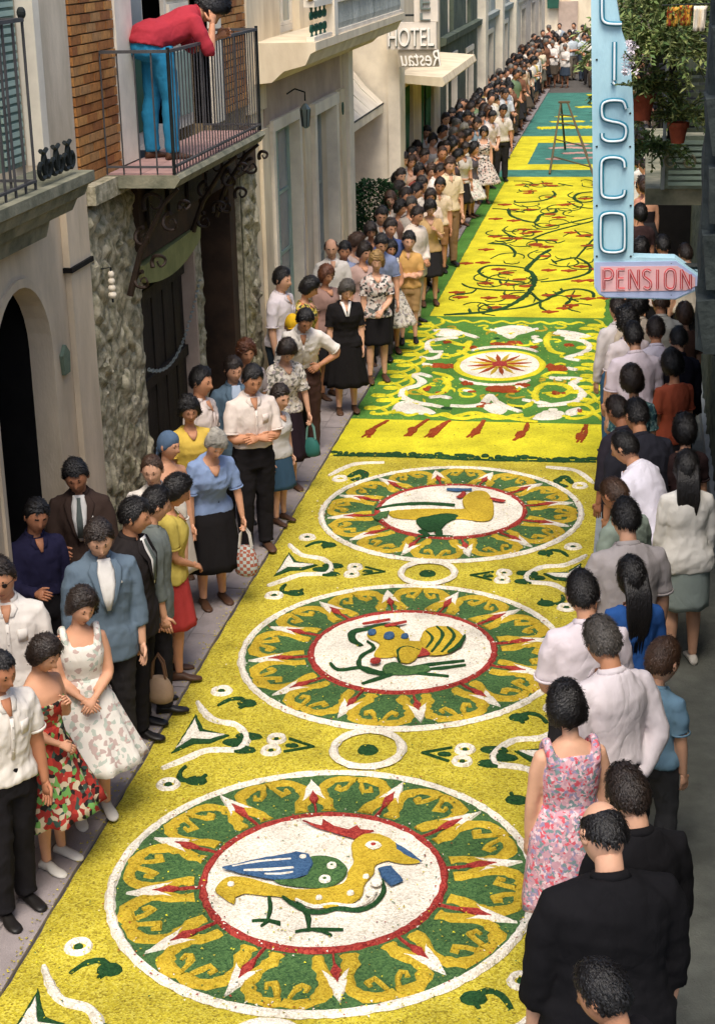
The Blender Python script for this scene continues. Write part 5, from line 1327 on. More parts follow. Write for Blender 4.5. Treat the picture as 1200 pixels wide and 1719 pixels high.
        p = W + f*.022*k + l*.022*k; t1 = f*.55 + l*.75 + n*.25; t1 /= np.linalg.norm(t1); t2 = f*.85 + l*.25 + n*.45; t2 /= np.linalg.norm(t2)
        mb.tube([p, p + t1*.036*k, p + t1*.036*k + t2*.032*k, p + t1*.036*k + t2*.05*k], [.014*k, .011*k, .0095*k, .007*k], 6, up=tuple(n))
        return mb
def remesh(o, voxel, it=3, wr=0., folds=0., extra=None, sf=.5):
    md = o.modifiers.new('r', 'REMESH'); md.mode = 'VOXEL'; md.voxel_size = voxel; md.use_smooth_shade = True
    md = o.modifiers.new('s', 'SMOOTH'); md.iterations = it; md.factor = sf
    if wr:
        md = o.modifiers.new('d', 'DISPLACE'); md.texture = REM; md.strength = wr; md.mid_level = .5; md.texture_coords = 'LOCAL'
    BAKE.append((o, extra)); o['_w'] = wr
HAIRS = {   # name: (front, side, back thresholds of the hairline, thickness top, side, back, roughness)
 'short': (.60, .04, -.44, .20, .09, .10, .05), 'crew': (.62, .10, -.36, .09, .04, .045, .03), 'bald': (1.4, .12, -.38, .0, .05, .06, .02), 'receding': (.80, .08, -.38, .06, .05, .07, .02),
 'bouffant': (.54, -.34, -.74, .36, .32, .32, .09), 'bob': (.54, -.58, -.88, .26, .28, .28, .06), 'curly': (.54, -.32, -.72, .34, .32, .30, .12), 'up': (.56, -.05, -.55, .28, .14, .20, .05),
 'long': (.52, -.55, -.98, .20, .20, .24, .03), 'scarf': (.50, -.10, -.70, .12, .10, .16, .01), 'cap': (.34, .14, -.10, .16, .10, .10, .0), 'boy': (.54, .0, -.42, .19, .10, .10, .05)}
def hair_mesh(F, style, seed, n, m):
    fr, si, ba, tt, ts, tb, rough = HAIRS[style]
    rg = random.Random(seed); ph0 = [rg.uniform(0, 6.28) for _ in range(6)]
    th = np.linspace(0.02, math.pi - .02, m); ph = np.linspace(0, 2*math.pi, n, endpoint=False)
    T, Pp = np.meshgrid(th, ph, indexing='ij')
    D = np.stack([np.sin(T)*np.sin(Pp), np.sin(T)*np.cos(Pp), np.cos(T)], -1).reshape(-1, 3)
    az = np.abs(np.arctan2(D[:, 0], D[:, 1]))/math.pi    # 0 front .. 1 back
    asym = .05*np.sin(np.arctan2(D[:, 0], D[:, 1]) + ph0[0])
    thr = np.interp(az, [0, .20, .33, .45, .60, 1.0], [fr, fr - .06, (fr + si)*.5 + .06, si - .04, (si + ba)*.5 - .05, ba]) + asym + .035*np.sin(np.arctan2(D[:, 0], D[:, 1])*5 + ph0[1]) + .02*np.sin(np.arctan2(D[:, 0], D[:, 1])*13 + ph0[2]) + (.07*np.exp(-((az - .22)/.07)**2) if style in ('short', 'boy', 'crew') else 0)
    if style == 'bald': 
        cov = np.minimum((D[:, 2] - thr)/.12, (.62 - D[:, 2] + .3*(az - .5))/.14)
    else: cov = (D[:, 2] - thr)/np.where(az < .4, .26, .15)
    cov = np.clip(cov, -1, 1); cov = np.where(cov > 0, cov**.75, cov*1.0)
    top = np.clip(D[:, 2], 0, 1)**1.2
    thick = ts*(1 - az) + tb*az; thick = thick*(1 - top) + tt*top + (.10 if style in ('short', 'boy') else .05)*np.exp(-(az/.25)**2 - ((D[:, 2] - .72)/.22)**2)
    # volume hangs out lower for bobs
    noise = rough*(np.sin(D[:, 0]*9 + ph0[1])*np.sin(D[:, 1]*8 + ph0[2])*np.cos(D[:, 2]*10 + ph0[3]) + .6*np.sin(D[:, 0]*23 + ph0[4])*np.cos(D[:, 2]*21 + D[:, 1]*17 + ph0[5]))
    strand = .012*np.sin(np.arctan2(D[:, 0], D[:, 1])*26 + D[:, 2]*7)*(style not in ('cap', 'scarf'))
    sc = np.where(cov > 0, 1.015 + cov*(thick + noise + strand), 1.01 + cov*.18)
    B = F.hr(D, F.sex)
    back = D[:, 1] < 0
    if style in ('bob', 'long', 'bouffant', 'curly'):
        low = np.clip(-D[:, 2], 0, 1); B[:, 0] *= 1 + .25*low*(cov > 0); B[:, 1] *= np.where(back & (cov > 0), 1 + .45*low, 1)
    P = B*sc[:, None]*F.hs
    W = F.hp2w(P); V = [tuple(p) for p in W]; Fc = []
    for i in range(m-1):
        for k in range(n):
            k2 = (k+1) % n; Fc.append((i*n+k, (i+1)*n+k, (i+1)*n+k2, i*n+k2))
    mb = MB(); mb.add(V, Fc)
    N = {0: 2000, 1: 1100, 2: 160}[F.lod] if style not in ('cap', 'scarf') else 0
    if style == 'bald': N //= 3
    if N:
        ok = np.where(cov > .25)[0]
        wt = np.sin(T.reshape(-1)[ok]); r2 = np.random.default_rng(seed); idx = r2.choice(ok, N, p=wt/wt.sum()); cur = style in ('curly',)
        Pp_ = P[idx] + r2.normal(0, .0035, (N, 3)); Dd = D[idx]
        down = np.stack([Dd[:, 0]*.3, -.35 - 0*Dd[:, 0], -.75 + 0*Dd[:, 0]], 1) if style not in ('bouffant', 'curly', 'up') else np.stack([Dd[:, 1]*.9, -Dd[:, 0]*.9 - .3, -.35 + 0*Dd[:, 0]], 1)
        t = down + r2.normal(0, .7 if cur else .22, (N, 3)); t -= Dd*np.sum(t*Dd, 1)[:, None]; t /= np.linalg.norm(t, axis=1)[:, None] + 1e-6
        sd_ = np.cross(t, Dd); Ln = r2.uniform(.014, .034, N)[:, None]*(1.2 if style in ('bouffant', 'bob', 'long', 'up') else .85); Wd = r2.uniform(.0016, .0036, N)[:, None]*(1, 1.7, 3.5)[F.lod]
        lift = r2.uniform(.000, .008, N)[:, None]*(1.3 if cur else .5)
        a0 = Pp_ - sd_*Wd; b0 = Pp_ + sd_*Wd; m_ = Pp_ + t*Ln*.55 + Dd*(lift*.9 + .002); a1 = m_ - sd_*Wd; b1 = m_ + sd_*Wd; e_ = Pp_ + t*Ln + Dd*(lift*.25 - .001)
        Q = F.hp2w(np.concatenate([a0, b0, a1, b1, e_]) ); o_ = len(mb.v); mb.v += [tuple(q) for q in Q]
        for i in range(N): mb.f.append((o_+i, o_+N+i, o_+3*N+i, o_+2*N+i)); mb.f.append((o_+2*N+i, o_+3*N+i, o_+4*N+i))
        mb.m += [0]*(2*N)
    if style == 'long':
        for q in range(17):
            x = -.064 + .008*q + rg.uniform(-.004, .004); jz = rg.uniform(-.03, .05); P = [F.hp2w(np.array([[x, -.085, .02]]))[0], F.hp2w(np.array([[x*1.1, -.115, -.12]]))[0]]
            k = F.k; p = P[-1]
            P += [p + np.array((0, -.02*k, -.12*k)), p + np.array((-x*.25*k, -.015*k, -.24*k)), p + np.array((-x*.6*k + rg.uniform(-.01, .01), .0, -.36*k + jz))]
            mb.tube(P, [(.018*k, .014*k), (.018*k, .016*k), (.016*k, .014*k), (.012*k, .010*k), (.002*k, .002*k)], 8, up=(0, 1, 0))
    if style == 'up': mb.ball(F.hp2w(np.array([[0, -.085, .075]]))[0], .052*F.k, 10, 8)
    if style == 'scarf':
        c = F.hp2w(np.array([[0, -.10, -.06]]))[0]; mb.ball(c, .028*F.k, 8, 6); mb.tube([c, c + np.array((.02, -.03, -.09))*F.k], [.02*F.k, .008*F.k], 6)
    if style == 'cap':
        pts = [F.hp2w(np.array([[x, .075 + y, .045 - .02*(x/.07)**2]]))[0] for x, y in ((-.07, -.01), (-.05, .03), (0, .05), (.05, .03), (.07, -.01))]
        mb.tube(pts, [(.02*F.k, .006*F.k)]*5, 6, up=(0, 0, 1))
    return mb
def person(label, p, cat='person', fig=None, hair=('short', 'dark'), top=('shirt', (220, 212, 200)), bottom=('trousers', (40, 38, 38)), shoes=None, tone=0, heading=0., base=LZ, seed=1, extras=(), group=None, z=None, name='person', floor=None):
    """p = where the head is seen in the photograph; the feet follow from the height"""
    F = fig; lod = F.lod; vox = {0: .0135, 1: .018, 2: .026}[lod]*max(.8, F.k)
    hc = F.head_centre()
    if p is not None:
        a = R(heading); zz = base + hc[2]; P = atz(p[0], p[1], zz)
        rx = hc[0]*math.cos(a) - hc[1]*math.sin(a); ry = hc[0]*math.sin(a) + hc[1]*math.cos(a)
        loc = (P[0] - rx, P[1] - ry, base)
    else: loc = (0, 0, base)
    if z is not None: loc = z
    T = thing(name, label, cat, loc, R(heading), group)
    k = F.k; sk = skin(tone); hm = hairmat(hair[1]) if hair[1] in HAIR else cloth(hair[1])
    def add(name, mb, m, smooth=True, rem=None, wr=0., extra=None, it=3):
        o = link(name, mb.mesh(name, smooth), m, T)
        if rem: remesh(o, rem, it, wr, extra=extra)
        return o
    # body
    bare = top[0] in ('sleeveless', 'strapless'); mb = MB(); mb.loft([F.ring(z_, 0 if bare or z_ < 1.3 else -.028, 0 if bare or z_ < 1.3 else -.012, 16) for z_ in (.80, .90, 1.0, 1.1, 1.2, 1.3, 1.36, 1.40, 1.43)])
    n0 = F.bend((0, -.012, 1.39)); piv, M, hc0 = F.head_frame(); n1 = piv + M @ np.array((0, .0, .06))
    nr = .054 if F.sex == 'm' else .045
    mb.tube([n0*k, (n0*.5 + piv*.5)*k, piv*k, n1*k], [nr*1.35*k, nr*1.05*k, nr*k, nr*k], 12, up=(0, 1, 0))
    for sd in (-1, 1):
        F.arm_tube(mb, sd, F.arms[(sd+1)//2], None); F.leg_tube(mb, sd)
    ex = []
    nh = {0: (44, 34), 1: (32, 26), 2: (20, 16)}[lod]
    hv, hf, hmi = F.head_mesh(*nh); ex.append((hv, hf, hmi))
    for sd in (-1, 1):
        if lod < 2:
            h = F.hand(sd, F.arms[(sd+1)//2], .35 if F.arms[(sd+1)//2] in ('down', 'away') else .8); ex.append((h.v, h.f, [0]*len(h.f)))
        else:
            I, S_, E, W, d1, d2 = F.arm_pts(sd, F.arms[(sd+1)//2]); q = MB(); q.tube([W*k, (W + d2*.09)*k, (W + d2*.16)*k], [.022*k, .036*k, .012*k], 6); ex.append((q.v, q.f, [0]*len(q.f)))
    b = link('body', mb.mesh('body', True), [sk, m_lip, m_eye, m_eyew, hm if hair[1] in HAIR else hairmat('dark')], T); remesh(b, vox*1.15, 3, extra=ex)
    nh2 = {0: (48, 30), 1: (36, 22), 2: (22, 14)}[lod]
    if hair[0] != 'none':
        add({'scarf': 'headscarf', 'cap': 'cap'}.get(hair[0], 'hair'), hair_mesh(F, hair[0], seed, *nh2), hm)
    # top
    kind = top[0]; tm = top[1] if not isinstance(top[1], tuple) else cloth(top[1])
    mb = MB(); hem = {'shirt': .88, 'tucked': .98, 'long': .97 if F.lean < .7 else .92, 'blouse': .86, 'jacket': .74, 'sleeveless': .98, 'strapless': .98, 'polo': .88, 'cardigan': .80, 'cassock': .70, 'tee': .86}[kind]
    g = {'jacket': .026, 'cassock': .040, 'cardigan': .020, 'strapless': .006, 'sleeveless': .009}.get(kind, .017)
    zs = [hem] + [z_ for z_ in (.86, .93, 1.0, 1.07, 1.14, 1.21, 1.28, 1.34, 1.38) if z_ > hem + .03]
    rings = [F.ring(z_, g + (.022 if (z_ < 1.0 and kind not in ('tucked', 'long', 'strapless', 'sleeveless')) or (F.lean > .7 and z_ < 1.1) else 0), g*.9 + (.024 if F.lean > .7 and z_ < 1.1 else .012 if z_ < 1.0 else 0), 18) for z_ in zs]
    if kind == 'strapless': rings = [F.ring(z_, g, g, 18) for z_ in (.98, 1.05, 1.12, 1.19, 1.25)]
    elif kind == 'sleeveless': rings = [F.ring(z_, g, g, 18) for z_ in (.98, 1.05, 1.12, 1.19, 1.25, 1.31)] + [F.ring(1.36, -.012, g, 18, tilt=.02, sc=.95)]
    elif F.sex == 'm' or kind in ('jacket', 'cassock', 'cardigan'): rings += [F.ring(1.41, g*.7, g*.6, 18, tilt=.010), F.ring(1.442, .004, .004, 18, tilt=.018)]
    else: rings += [F.ring(1.400, g*.6, g*.5, 18, tilt=.025)]
    mb.loft(rings)
    fr = {'shirt': .34, 'tucked': .34, 'blouse': .34, 'polo': .34, 'tee': .26, 'long': .97 if F.lean < .7 else .92, 'jacket': .95, 'cardigan': .95, 'cassock': .97, 'sleeveless': 0, 'strapless': 0}[kind]
    if len(top) > 2 and top[2]: fr = top[2]
    if fr:
        for sd in (-1, 1): F.arm_tube(mb, sd, F.arms[(sd+1)//2], None, fr, {'jacket': .018, 'cassock': .022}.get(kind, .014))
    elif kind == 'sleeveless':
        for sd in (-1, 1):
            a = F.bend((.105*sd*F.bw, .075, 1.30))*k; b_ = F.bend((.115*sd*F.bw, .0, 1.435))*k; c = F.bend((.105*sd*F.bw, -.08, 1.32))*k
            mb.tube([a, (a + b_)/2 + np.array((0, .02*k, .012*k)), b_, (b_ + c)/2 + np.array((0, -.02*k, .012*k)), c], [.030*k, .028*k, .026*k, .028*k, .030*k], 8)
    nm = {'jacket': 'jacket', 'cassock': 'coat', 'cardigan': 'cardigan', 'sleeveless': 'bodice', 'strapless': 'bodice', 'blouse': 'blouse'}.get(kind, 'shirt')
    add(nm, mb, tm, rem=vox, wr=.020 if kind not in ('strapless', 'sleeveless') else .006, it=2)
    def patch(name, outline, m, off, n=10):
        """strip of cloth lying on the chest; outline = [(z, xl, xr)]"""
        q = MB(); V = []
        for z_, xl, xr in outline:
            w, d, yo = F.wd(min(z_, 1.40), g, g*.9)
            for i in range(5):
                x = xl + (xr - xl)*i/4
                dd = d*(1 if z_ < 1.36 else (1 - (z_ - 1.36)*3.2))
                y = yo + dd*math.sqrt(max(0, 1 - (x/w)**2)) + off
                V.append(tuple(F.bend((x, y, z_))*k))
        fs = []
        for j in range(len(outline)-1):
            for i in range(4): a = j*5+i; fs.append((a, a+1, a+6, a+5))
        q.add(V, fs); o = add(name, q, m); md = o.modifiers.new('t', 'SOLIDIFY'); md.thickness = .004*k; md.offset = 1
        return o
    if kind in ('jacket',) and 'nofront' not in extras:
        lp = top[3] if len(top) > 3 else (226, 222, 216)
        patch('shirt_front', [(1.45, -.040, .040), (1.40, -.058, .058), (1.30, -.050, .050), (1.20, -.034, .034), (1.12, -.012, .012)], cloth(lp), .016)
        for sd in (-1, 1): patch('lapel', [(1.44, *(sorted((.040*sd, .078*sd)))), (1.38, *(sorted((.056*sd, .110*sd)))), (1.31, *(sorted((.052*sd, .088*sd)))), (1.20, *(sorted((.035*sd, .055*sd)))), (1.11, *(sorted((.010*sd, .020*sd))))], tm, .022)
        if 'tie' in extras: patch('tie', [(1.435, -.014, .014), (1.41, -.012, .012), (1.30, -.022, .022), (1.15, -.022, .022)], cloth((96, 104, 100)), .024)
    if kind in ('shirt', 'tucked', 'polo', 'long') and F.sex == 'm' and lod < 2 and 'noneck' not in extras:
        patch('open_neck', [(1.43, -.030, .030), (1.39, -.026, .026), (1.34, -.008, .008)], sk, .010)
        for sd in (-1, 1): patch('collar', [(1.435, *(sorted((.030*sd, .052*sd)))), (1.40, *(sorted((.030*sd, .070*sd)))), (1.365, *(sorted((.018*sd, .044*sd))))], tm, .009)
    if kind in ('shirt', 'tucked', 'polo') and F.sex == 'm' and lod == 0:
        patch('placket', [(1.33, -.011, .011), (1.25, -.011, .011), (1.15, -.011, .011), (1.06, -.011, .011)], tm, .010)
        patch('chest_pocket', [(1.29, -.115, -.055), (1.25, -.115, -.055), (1.21, -.112, -.058)], tm, .009)
        for zb_ in (1.28, 1.20, 1.12):
            w, d, yo = F.wd(zb_, g, g*.9); q = MB(); q.ball(F.bend((0, yo + d + .017, zb_))*k, (.005*k, .003*k, .005*k), 6, 4); add('button', q, cloth((190, 182, 172)))
    if fr and fr < .6 and lod < 2:
        for sd in (-1, 1):
            I_, S_, E_, W_, d1_, d2_ = F.arm_pts(sd, F.arms[(sd+1)//2]); C_ = (S_ + (E_ - S_)*fr*2)*k; a_ = np.cross(d1_, (0, 1, .1)); a_ /= np.linalg.norm(a_); b__ = np.cross(a_, d1_); r_ = (.047*(1. if F.sex == 'm' else .86)*(.55 + .45*F.bw) + .0195)*k
            q = MB(); q.tube([C_ + (a_*math.cos(t) + b__*math.sin(t))*r_ for t in np.linspace(0, 6.283, 14, endpoint=False)], [(.004*k, .009*k)]*14, 6, up=tuple(d1_), closed=True); add('sleeve_hem', q, tm)
    if kind in ('blouse', 'shirt') and F.sex == 'f' and lod < 2:
        patch('neckline', [(1.40, -.050, .050), (1.37, -.040, .040), (1.335, -.012, .012)], sk, .010)
    if 'collar' in extras:
        for sd in (-1, 1): patch('collar', [(1.44, *(sorted((.03*sd, .07*sd)))), (1.36, *(sorted((.012*sd, .045*sd)))), (1.28, *(sorted((.002*sd, .020*sd))))], cloth((228, 224, 218)), .016)
    if kind in ('jacket', 'shirt', 'long', 'tucked', 'cassock', 'polo') and F.sex == 'm':   # collar round the neck
        q = MB(); rr = []; nn = 16
        for i in range(nn):
            a = R(-62 + 304*i/(nn-1) - 90 + 180 - 90) ; a = R(118 + 304*i/(nn-1))
            x, y = math.cos(a - math.pi/2 + math.pi/2), math.sin(a)
            c = math.cos(R(118 + 304*i/(nn-1))); s_ = math.sin(R(118 + 304*i/(nn-1)))
            for_ = np.array((c*.066, s_*.062 - .010, 1.452 - .020*s_)); rr.append(F.bend(for_)*k)
        q.tube(rr, [(.008*k, .020*k)]*nn, 6, up=(0, 0, 1)); add('neck_collar', q, cloth((224, 220, 214)) if kind == 'cassock' and 'clerical' in extras else tm)
    # bottom
    bk = bottom[0]; bm_ = bottom[1] if not isinstance(bottom[1], tuple) else cloth(bottom[1])
    if bk in ('trousers', 'shorts', 'jeans'):
        mb = MB(); zt = .985 if F.lean > .7 else 1.03 if kind in ('tucked', 'long') else 1.0
        mb.loft([F.ring(z_, .014, .014, 18) for z_ in (.79, .84, .90, .96, zt)])
        for sd in (-1, 1): F.leg_tube(mb, sd, grow=.016 if bk != 'jeans' else .012, zend=.062 if bk != 'shorts' else .50, flare=.012 if bk != 'jeans' else .014)
        add('trousers' if bk != 'shorts' else 'shorts', mb, bm_, rem=vox, wr=.018, it=2)
        if zt > 1.0 and lod < 2 and F.lean < .7:
            q = MB(); q.loft([F.ring(1.0, .021, .021, 20), F.ring(1.03, .021, .021, 20)]); add('belt', q, m_shoe_b)
    else:
        ln = {'skirt': .47, 'full': .44, 'pencil': .50, 'robe': .06, 'longskirt': .36}[bk]; n = 60
        fl = {'skirt': .045, 'full': .20, 'pencil': .004, 'robe': .10, 'longskirt': .08}[bk]; fo = {'skirt': .05, 'full': .11, 'pencil': .012, 'robe': .06, 'longskirt': .07}[bk]
        kf = {'full': 11, 'robe': 9, 'longskirt': 9}.get(bk, 7); rg = random.Random(seed); p1, p2 = rg.uniform(0, 6), rg.uniform(0, 6); rr = []
        ztop = 1.075 if kind in ('sleeveless', 'strapless') else 1.03
        zz = [ztop, 1.0, .95, .90, .84] + list(np.linspace(.78, ln, 7)); rr = []
        for z_ in zz:
            t = max(0, (.95 - z_)/(.95 - ln)); 
            fold = (lambda a, t=t: 1 + fo*t*(.6*math.sin(a*kf + p1 + .6*math.sin(a*2)) + .4*math.sin(a*(kf+4) + p2)))
            w, d, yo = F.wd(max(z_, .84)); ext = fl*t
            ring = []
            for q_ in range(n):
                a = 2*math.pi*q_/n; f = fold(a)
                ring.append(tuple((np.array((((w + .014 + ext)*f)*math.cos(a), yo*(1-t) + ((d + .014 + ext*.9 + .02*t)*f)*math.sin(a), z_ + .006*math.sin(a*kf)*t)) if z_ < .86 else F.bend((((w + .014 + ext)*f)*math.cos(a), yo + ((d + .014 + ext*.9)*f)*math.sin(a), z_)))*k))
            rr.append(ring)
        mb = MB(); mb.loft(rr, cap=False); o = add('skirt', mb, bm_); md = o.modifiers.new('t', 'SOLIDIFY'); md.thickness = .006
    # shoes
    sh = shoes or (m_shoe_b if F.sex == 'm' else m_shoe_t)
    for sd in (-1, 1):
        st = F.stance*sd; x = .102*sd; mb = MB(); rr = []
        for y, w, h in ((-.065, .020, .03), (-.055, .033, .065), (-.02, .036, .085), (.03, .036, .072), (.08, .043, .048), (.13, .044, .036), (.165, .034, .028), (.18, .014, .018)):
            rr.append([(k*(x + .01*sd*(y > .05) + w*math.cos(t)), k*(y + st - .005), k*(max(0, h*.5 + h*.5*math.sin(t)))) for t in np.linspace(0, 2*math.pi, 12, endpoint=False)])
        mb.loft(rr); add('shoe', mb, sh)
    if 'sunglasses' in extras:
        mb = MB()
        for sd in (-1, 1):
            c = np.array([[.030*sd + .019*math.cos(a), .090 - .004*abs(math.cos(a)), .010 + .014*math.sin(a)] for a in np.linspace(0, 2*math.pi, 12, endpoint=False)]); W0 = F.hp2w(c); W1 = F.hp2w(c + np.array((0, .005, 0)))
            mb.loft([[tuple(p) for p in W0], [tuple(p) for p in W1]])
            mb.tube([tuple(p) for p in F.hp2w(np.array([[.048*sd, .086, .014], [.078*sd, .05, .016], [.082*sd, -.01, .012]]))], .0022, 5)
        mb.tube([tuple(p) for p in F.hp2w(np.array([[-.012, .094, .014], [.012, .094, .014]]))], .002, 5)
        add('sunglasses', mb, m_eye)
    if 'badge' in extras:
        w, d, yo = F.wd(1.28, g, g*.9); mb = MB(); c = F.bend((-.09, yo + d*.86 + .02, 1.30))*k; mb.ball(c, (.010, .006, .010), 8, 5); add('lapel_badge', mb, m_shoe_w)
    T['_hands'] = 0
    del T['_hands']
    return T, F
def hand_world(T, F, sd, off=.09):
    I, S_, E, W, d1, d2 = F.arm_pts(sd, F.arms[(sd+1)//2]); p = (W + d2*off)*F.k
    a = T.rotation_euler.z; return Vector((T.location.x + p[0]*math.cos(a) - p[1]*math.sin(a), T.location.y + p[0]*math.sin(a) + p[1]*math.cos(a), T.location.z + p[2]))
def bake_people():
    bpy.context.view_layer.update()
    dg = bpy.context.evaluated_depsgraph_get()
    for o, extra in BAKE:
        ev = o.evaluated_get(dg); src = ev.data
        nv = len(src.vertices); co = np.empty(nv*3, 'f'); src.vertices.foreach_get('co', co)
        npol = len(src.polygons); ls = np.empty(npol, 'i'); src.polygons.foreach_get('loop_start', ls); lt = np.empty(npol, 'i'); src.polygons.foreach_get('loop_total', lt)
        nl = len(src.loops); li = np.empty(nl, 'i'); src.loops.foreach_get('vertex_index', li)
        mi = np.zeros(npol, 'i')
        w_ = o['_w']; del o['_w']
        if w_ > .01:
            no = np.empty(nv*3, 'f'); src.vertices.foreach_get('normal', no); no = no.reshape(-1, 3); C = co.reshape(-1, 3); x, y, z = C[:, 0], C[:, 1], C[:, 2]
            ph = (sum(ord(q_)*(i_+3) for i_, q_ in enumerate(o.name))*37 % 628)/100.; w1 = 1.8*np.sin(8*x + ph) + 1.6*np.sin(7*y + 4*z + 2*ph) + 1.2*np.sin(5*z + ph)
            f1 = np.sin(24*z + 13*np.abs(x) + w1*1.6)*np.sin(9*x + 10*y + 2.5*z + ph*3); f2 = np.sin(34*(x*np.cos(ph) + y*np.sin(ph)) + 5*z + w1*1.2)*np.sin(6*z + ph*2 + w1)
            f1 = 1 - np.abs(f1)**.6*1.4; f2 = 1 - np.abs(f2)**.7*1.4
            co = (C + no*((.0046*f1 + .0042*f2)*(w_/.02))[:, None]).ravel().astype('f')
        for V, F_, M in (extra or []):
            V = np.array(V, 'f'); fl = np.array([i for f in F_ for i in f], 'i') + nv; tot = np.array([len(f) for f in F_], 'i')
            st = np.concatenate([[0], np.cumsum(tot)[:-1]]).astype('i') + len(li)
            co = np.concatenate([co, V.ravel()]); li = np.concatenate([li, fl]); ls = np.concatenate([ls, st]); lt = np.concatenate([lt, tot]); mi = np.concatenate([mi, np.array(M, 'i')]); nv += len(V)
        me = bpy.data.meshes.new(o.name.split('.')[0])
        me.vertices.add(nv); me.vertices.foreach_set('co', co)
        me.loops.add(len(li)); me.loops.foreach_set('vertex_index', li)
        me.polygons.add(len(ls)); me.polygons.foreach_set('loop_start', ls)
        try: me.polygons.foreach_set('loop_total', lt)
        except Exception: pass
        me.polygons.foreach_set('material_index', mi); me.polygons.foreach_set('use_smooth', np.ones(len(ls), dtype=bool))
        for m in o.data.materials: me.materials.append(m)
        me.update(calc_edges=True)
        o['_n'] = 1; del o['_n']
        OLD.append((o, me))
    for o, me in OLD:
        old = o.data; o.modifiers.clear(); o.data = me; bpy.data.meshes.remove(old)
OLD = []
# ------------------------------------------------------------------ the cast
WH = (226, 218, 208); WH2 = (214, 206, 200); CRM = (220, 206, 178); BK = (30, 28, 30); DK = (44, 42, 44)
P_FLO = printed('pink_floral_cloth', [(196, 150, 160), (208, 92, 104), (150, 140, 168), (224, 196, 200), (120, 140, 140), (214, 170, 176)], 62)
P_WFL = printed('white_floral_cloth', [(222, 216, 206), (222, 216, 206), (222, 218, 208), (188, 166, 158), (180, 188, 176)], 34, ground=.3)
P_MUL = printed('multicolour_cloth', [(150, 50, 44), (110, 160, 84), (40, 36, 34), (196, 180, 150), (60, 80, 70), (176, 60, 50)], 32)
P_PRT = printed('pale_print_cloth', [(208, 200, 188), (190, 178, 160), (120, 118, 108), (216, 208, 196), (160, 150, 150)], 40)
P_BWP = printed('black_white_print', [(206, 194, 186), (70, 66, 66), (190, 160, 150), (214, 204, 196), (96, 100, 96)], 34)
P_TEP = printed('teal_print', [(60, 96, 100), (150, 176, 172), (48, 74, 84), (100, 132, 130)], 44)
P_YGP = printed('yellow_green_print', [(196, 172, 72), (120, 116, 60), (190, 120, 84), (206, 190, 120), (70, 70, 50)], 30)
def pr(label, xy, sex='m', h=1.7, hair=('short', 'dark'), top=('tucked', WH), bottom=('trousers', BK), face=-135, arms='down', lean=0, hy=0, hp=14, build=1., lod=1, tone=None, base=LZ, shoes=None, extras=(), child=False, stance=.03, group=None, z=None, ht=0):
    a = arms if isinstance(arms, tuple) else (arms, arms)
    global _pi
    _pi += 1
    rj = random.Random(_pi); lean = lean + rj.uniform(0, 5); ht = ht + rj.uniform(-7, 7); hy = hy + rj.uniform(-10, 10)
    F = Fig(sex, h, build, lean, hy, hp, ht, a, stance, lod, child)
    return person(label, xy, fig=F, hair=hair, top=top, bottom=bottom, heading=face, base=base, tone=_pi % 3 if tone is None else tone, seed=_pi*7, shoes=shoes, extras=extras, group=group, z=z)
_pi = 0
# face = heading: -90 looks to the right (at the carpet), 180 towards the camera, 90 to the left, 0 away
# --- left crowd, nearest first
pr('man in sunglasses and white shirt at the left edge of the picture', (2, 972), h=1.74, top=('shirt', WH), face=-160, lod=0, extras=('sunglasses',), tone=1, build=1.08)
pr('young man in loose white shirt and black trousers, nearest on the left', (0, 1128), h=1.66, top=('shirt', WH), face=-130, lod=0, tone=3, build=1.05, stance=.05, hair=('crew', 'black'))
pr('girl in a bright red, green and white flowered sundress', (76, 1100), 'f', 1.50, ('bouffant', 'dark'), ('strapless', P_MUL), ('full', P_MUL), face=-115, arms=('chest', 'front'), lod=0, tone=0, hp=26, shoes=m_shoe_w)
WG = pr('girl with a short dark bouffant in a full white flowered dress', (138, 1020), 'f', 1.56, ('bouffant', 'dark'), ('sleeveless', P_WFL), ('full', P_WFL), face=-150, arms='front', lod=0, tone=0, hp=18, hy=-10, shoes=m_shoe_w)
pr('young man in a grey-blue suit jacket over an open white shirt', (167, 905), h=1.76, hair=('short', 'dark'), top=('jacket', (98, 114, 128)), bottom=('trousers', (46, 44, 46)), face=-148, lod=0, extras=('badge',), hp=24, tone=2, build=1.05, arms='down')
pr('man in a dark brown suit with a tie, standing in the arched doorway', (128, 800), h=1.74, hair=('short', 'black'), top=('jacket', (66, 52, 46)), bottom=('trousers', (60, 54, 52)), face=-165, arms=('front', 'hold'), lod=0, extras=('tie', 'badge'), hp=20, tone=3)
pr('person in dark clothes half hidden in the shade of the arched doorway', (62, 868), h=1.62, hair=('short', 'black'), top=('long', (40, 38, 62)), face=-140, arms=('down', 'hold'), lod=1, tone=3)
pr('man in a black suit turned to the right behind the grey-blue suit', (226, 868), h=1.72, hair=('short', 'black'), top=('jacket', (40, 36, 36)), bottom=('trousers', BK), face=-95, lod=0, extras=('tie',), hp=10, tone=1)
pr('man with dark wavy hair in a grey-green jacket, seen from the side', (262, 848), h=1.66, hair=('short', 'black'), top=('jacket', (106, 112, 108)), bottom=('trousers', BK), face=-70, lod=0, extras=('nofront',), hp=12)
pr('woman with dark bouffant in a yellow blouse and red skirt', (297, 826), 'f', 1.58, ('bouffant', 'black'), ('blouse', (190, 170, 84)), ('skirt', (176, 62, 60)), face=-75, arms=('down', 'front'), lod=0, hp=22)
pr('smiling man with receding hair and white shirt against the mossy stone', (256, 790), h=1.60, hair=('receding', 'brown'), top=('shirt', WH), face=-165, lod=0, tone=2, hp=12)
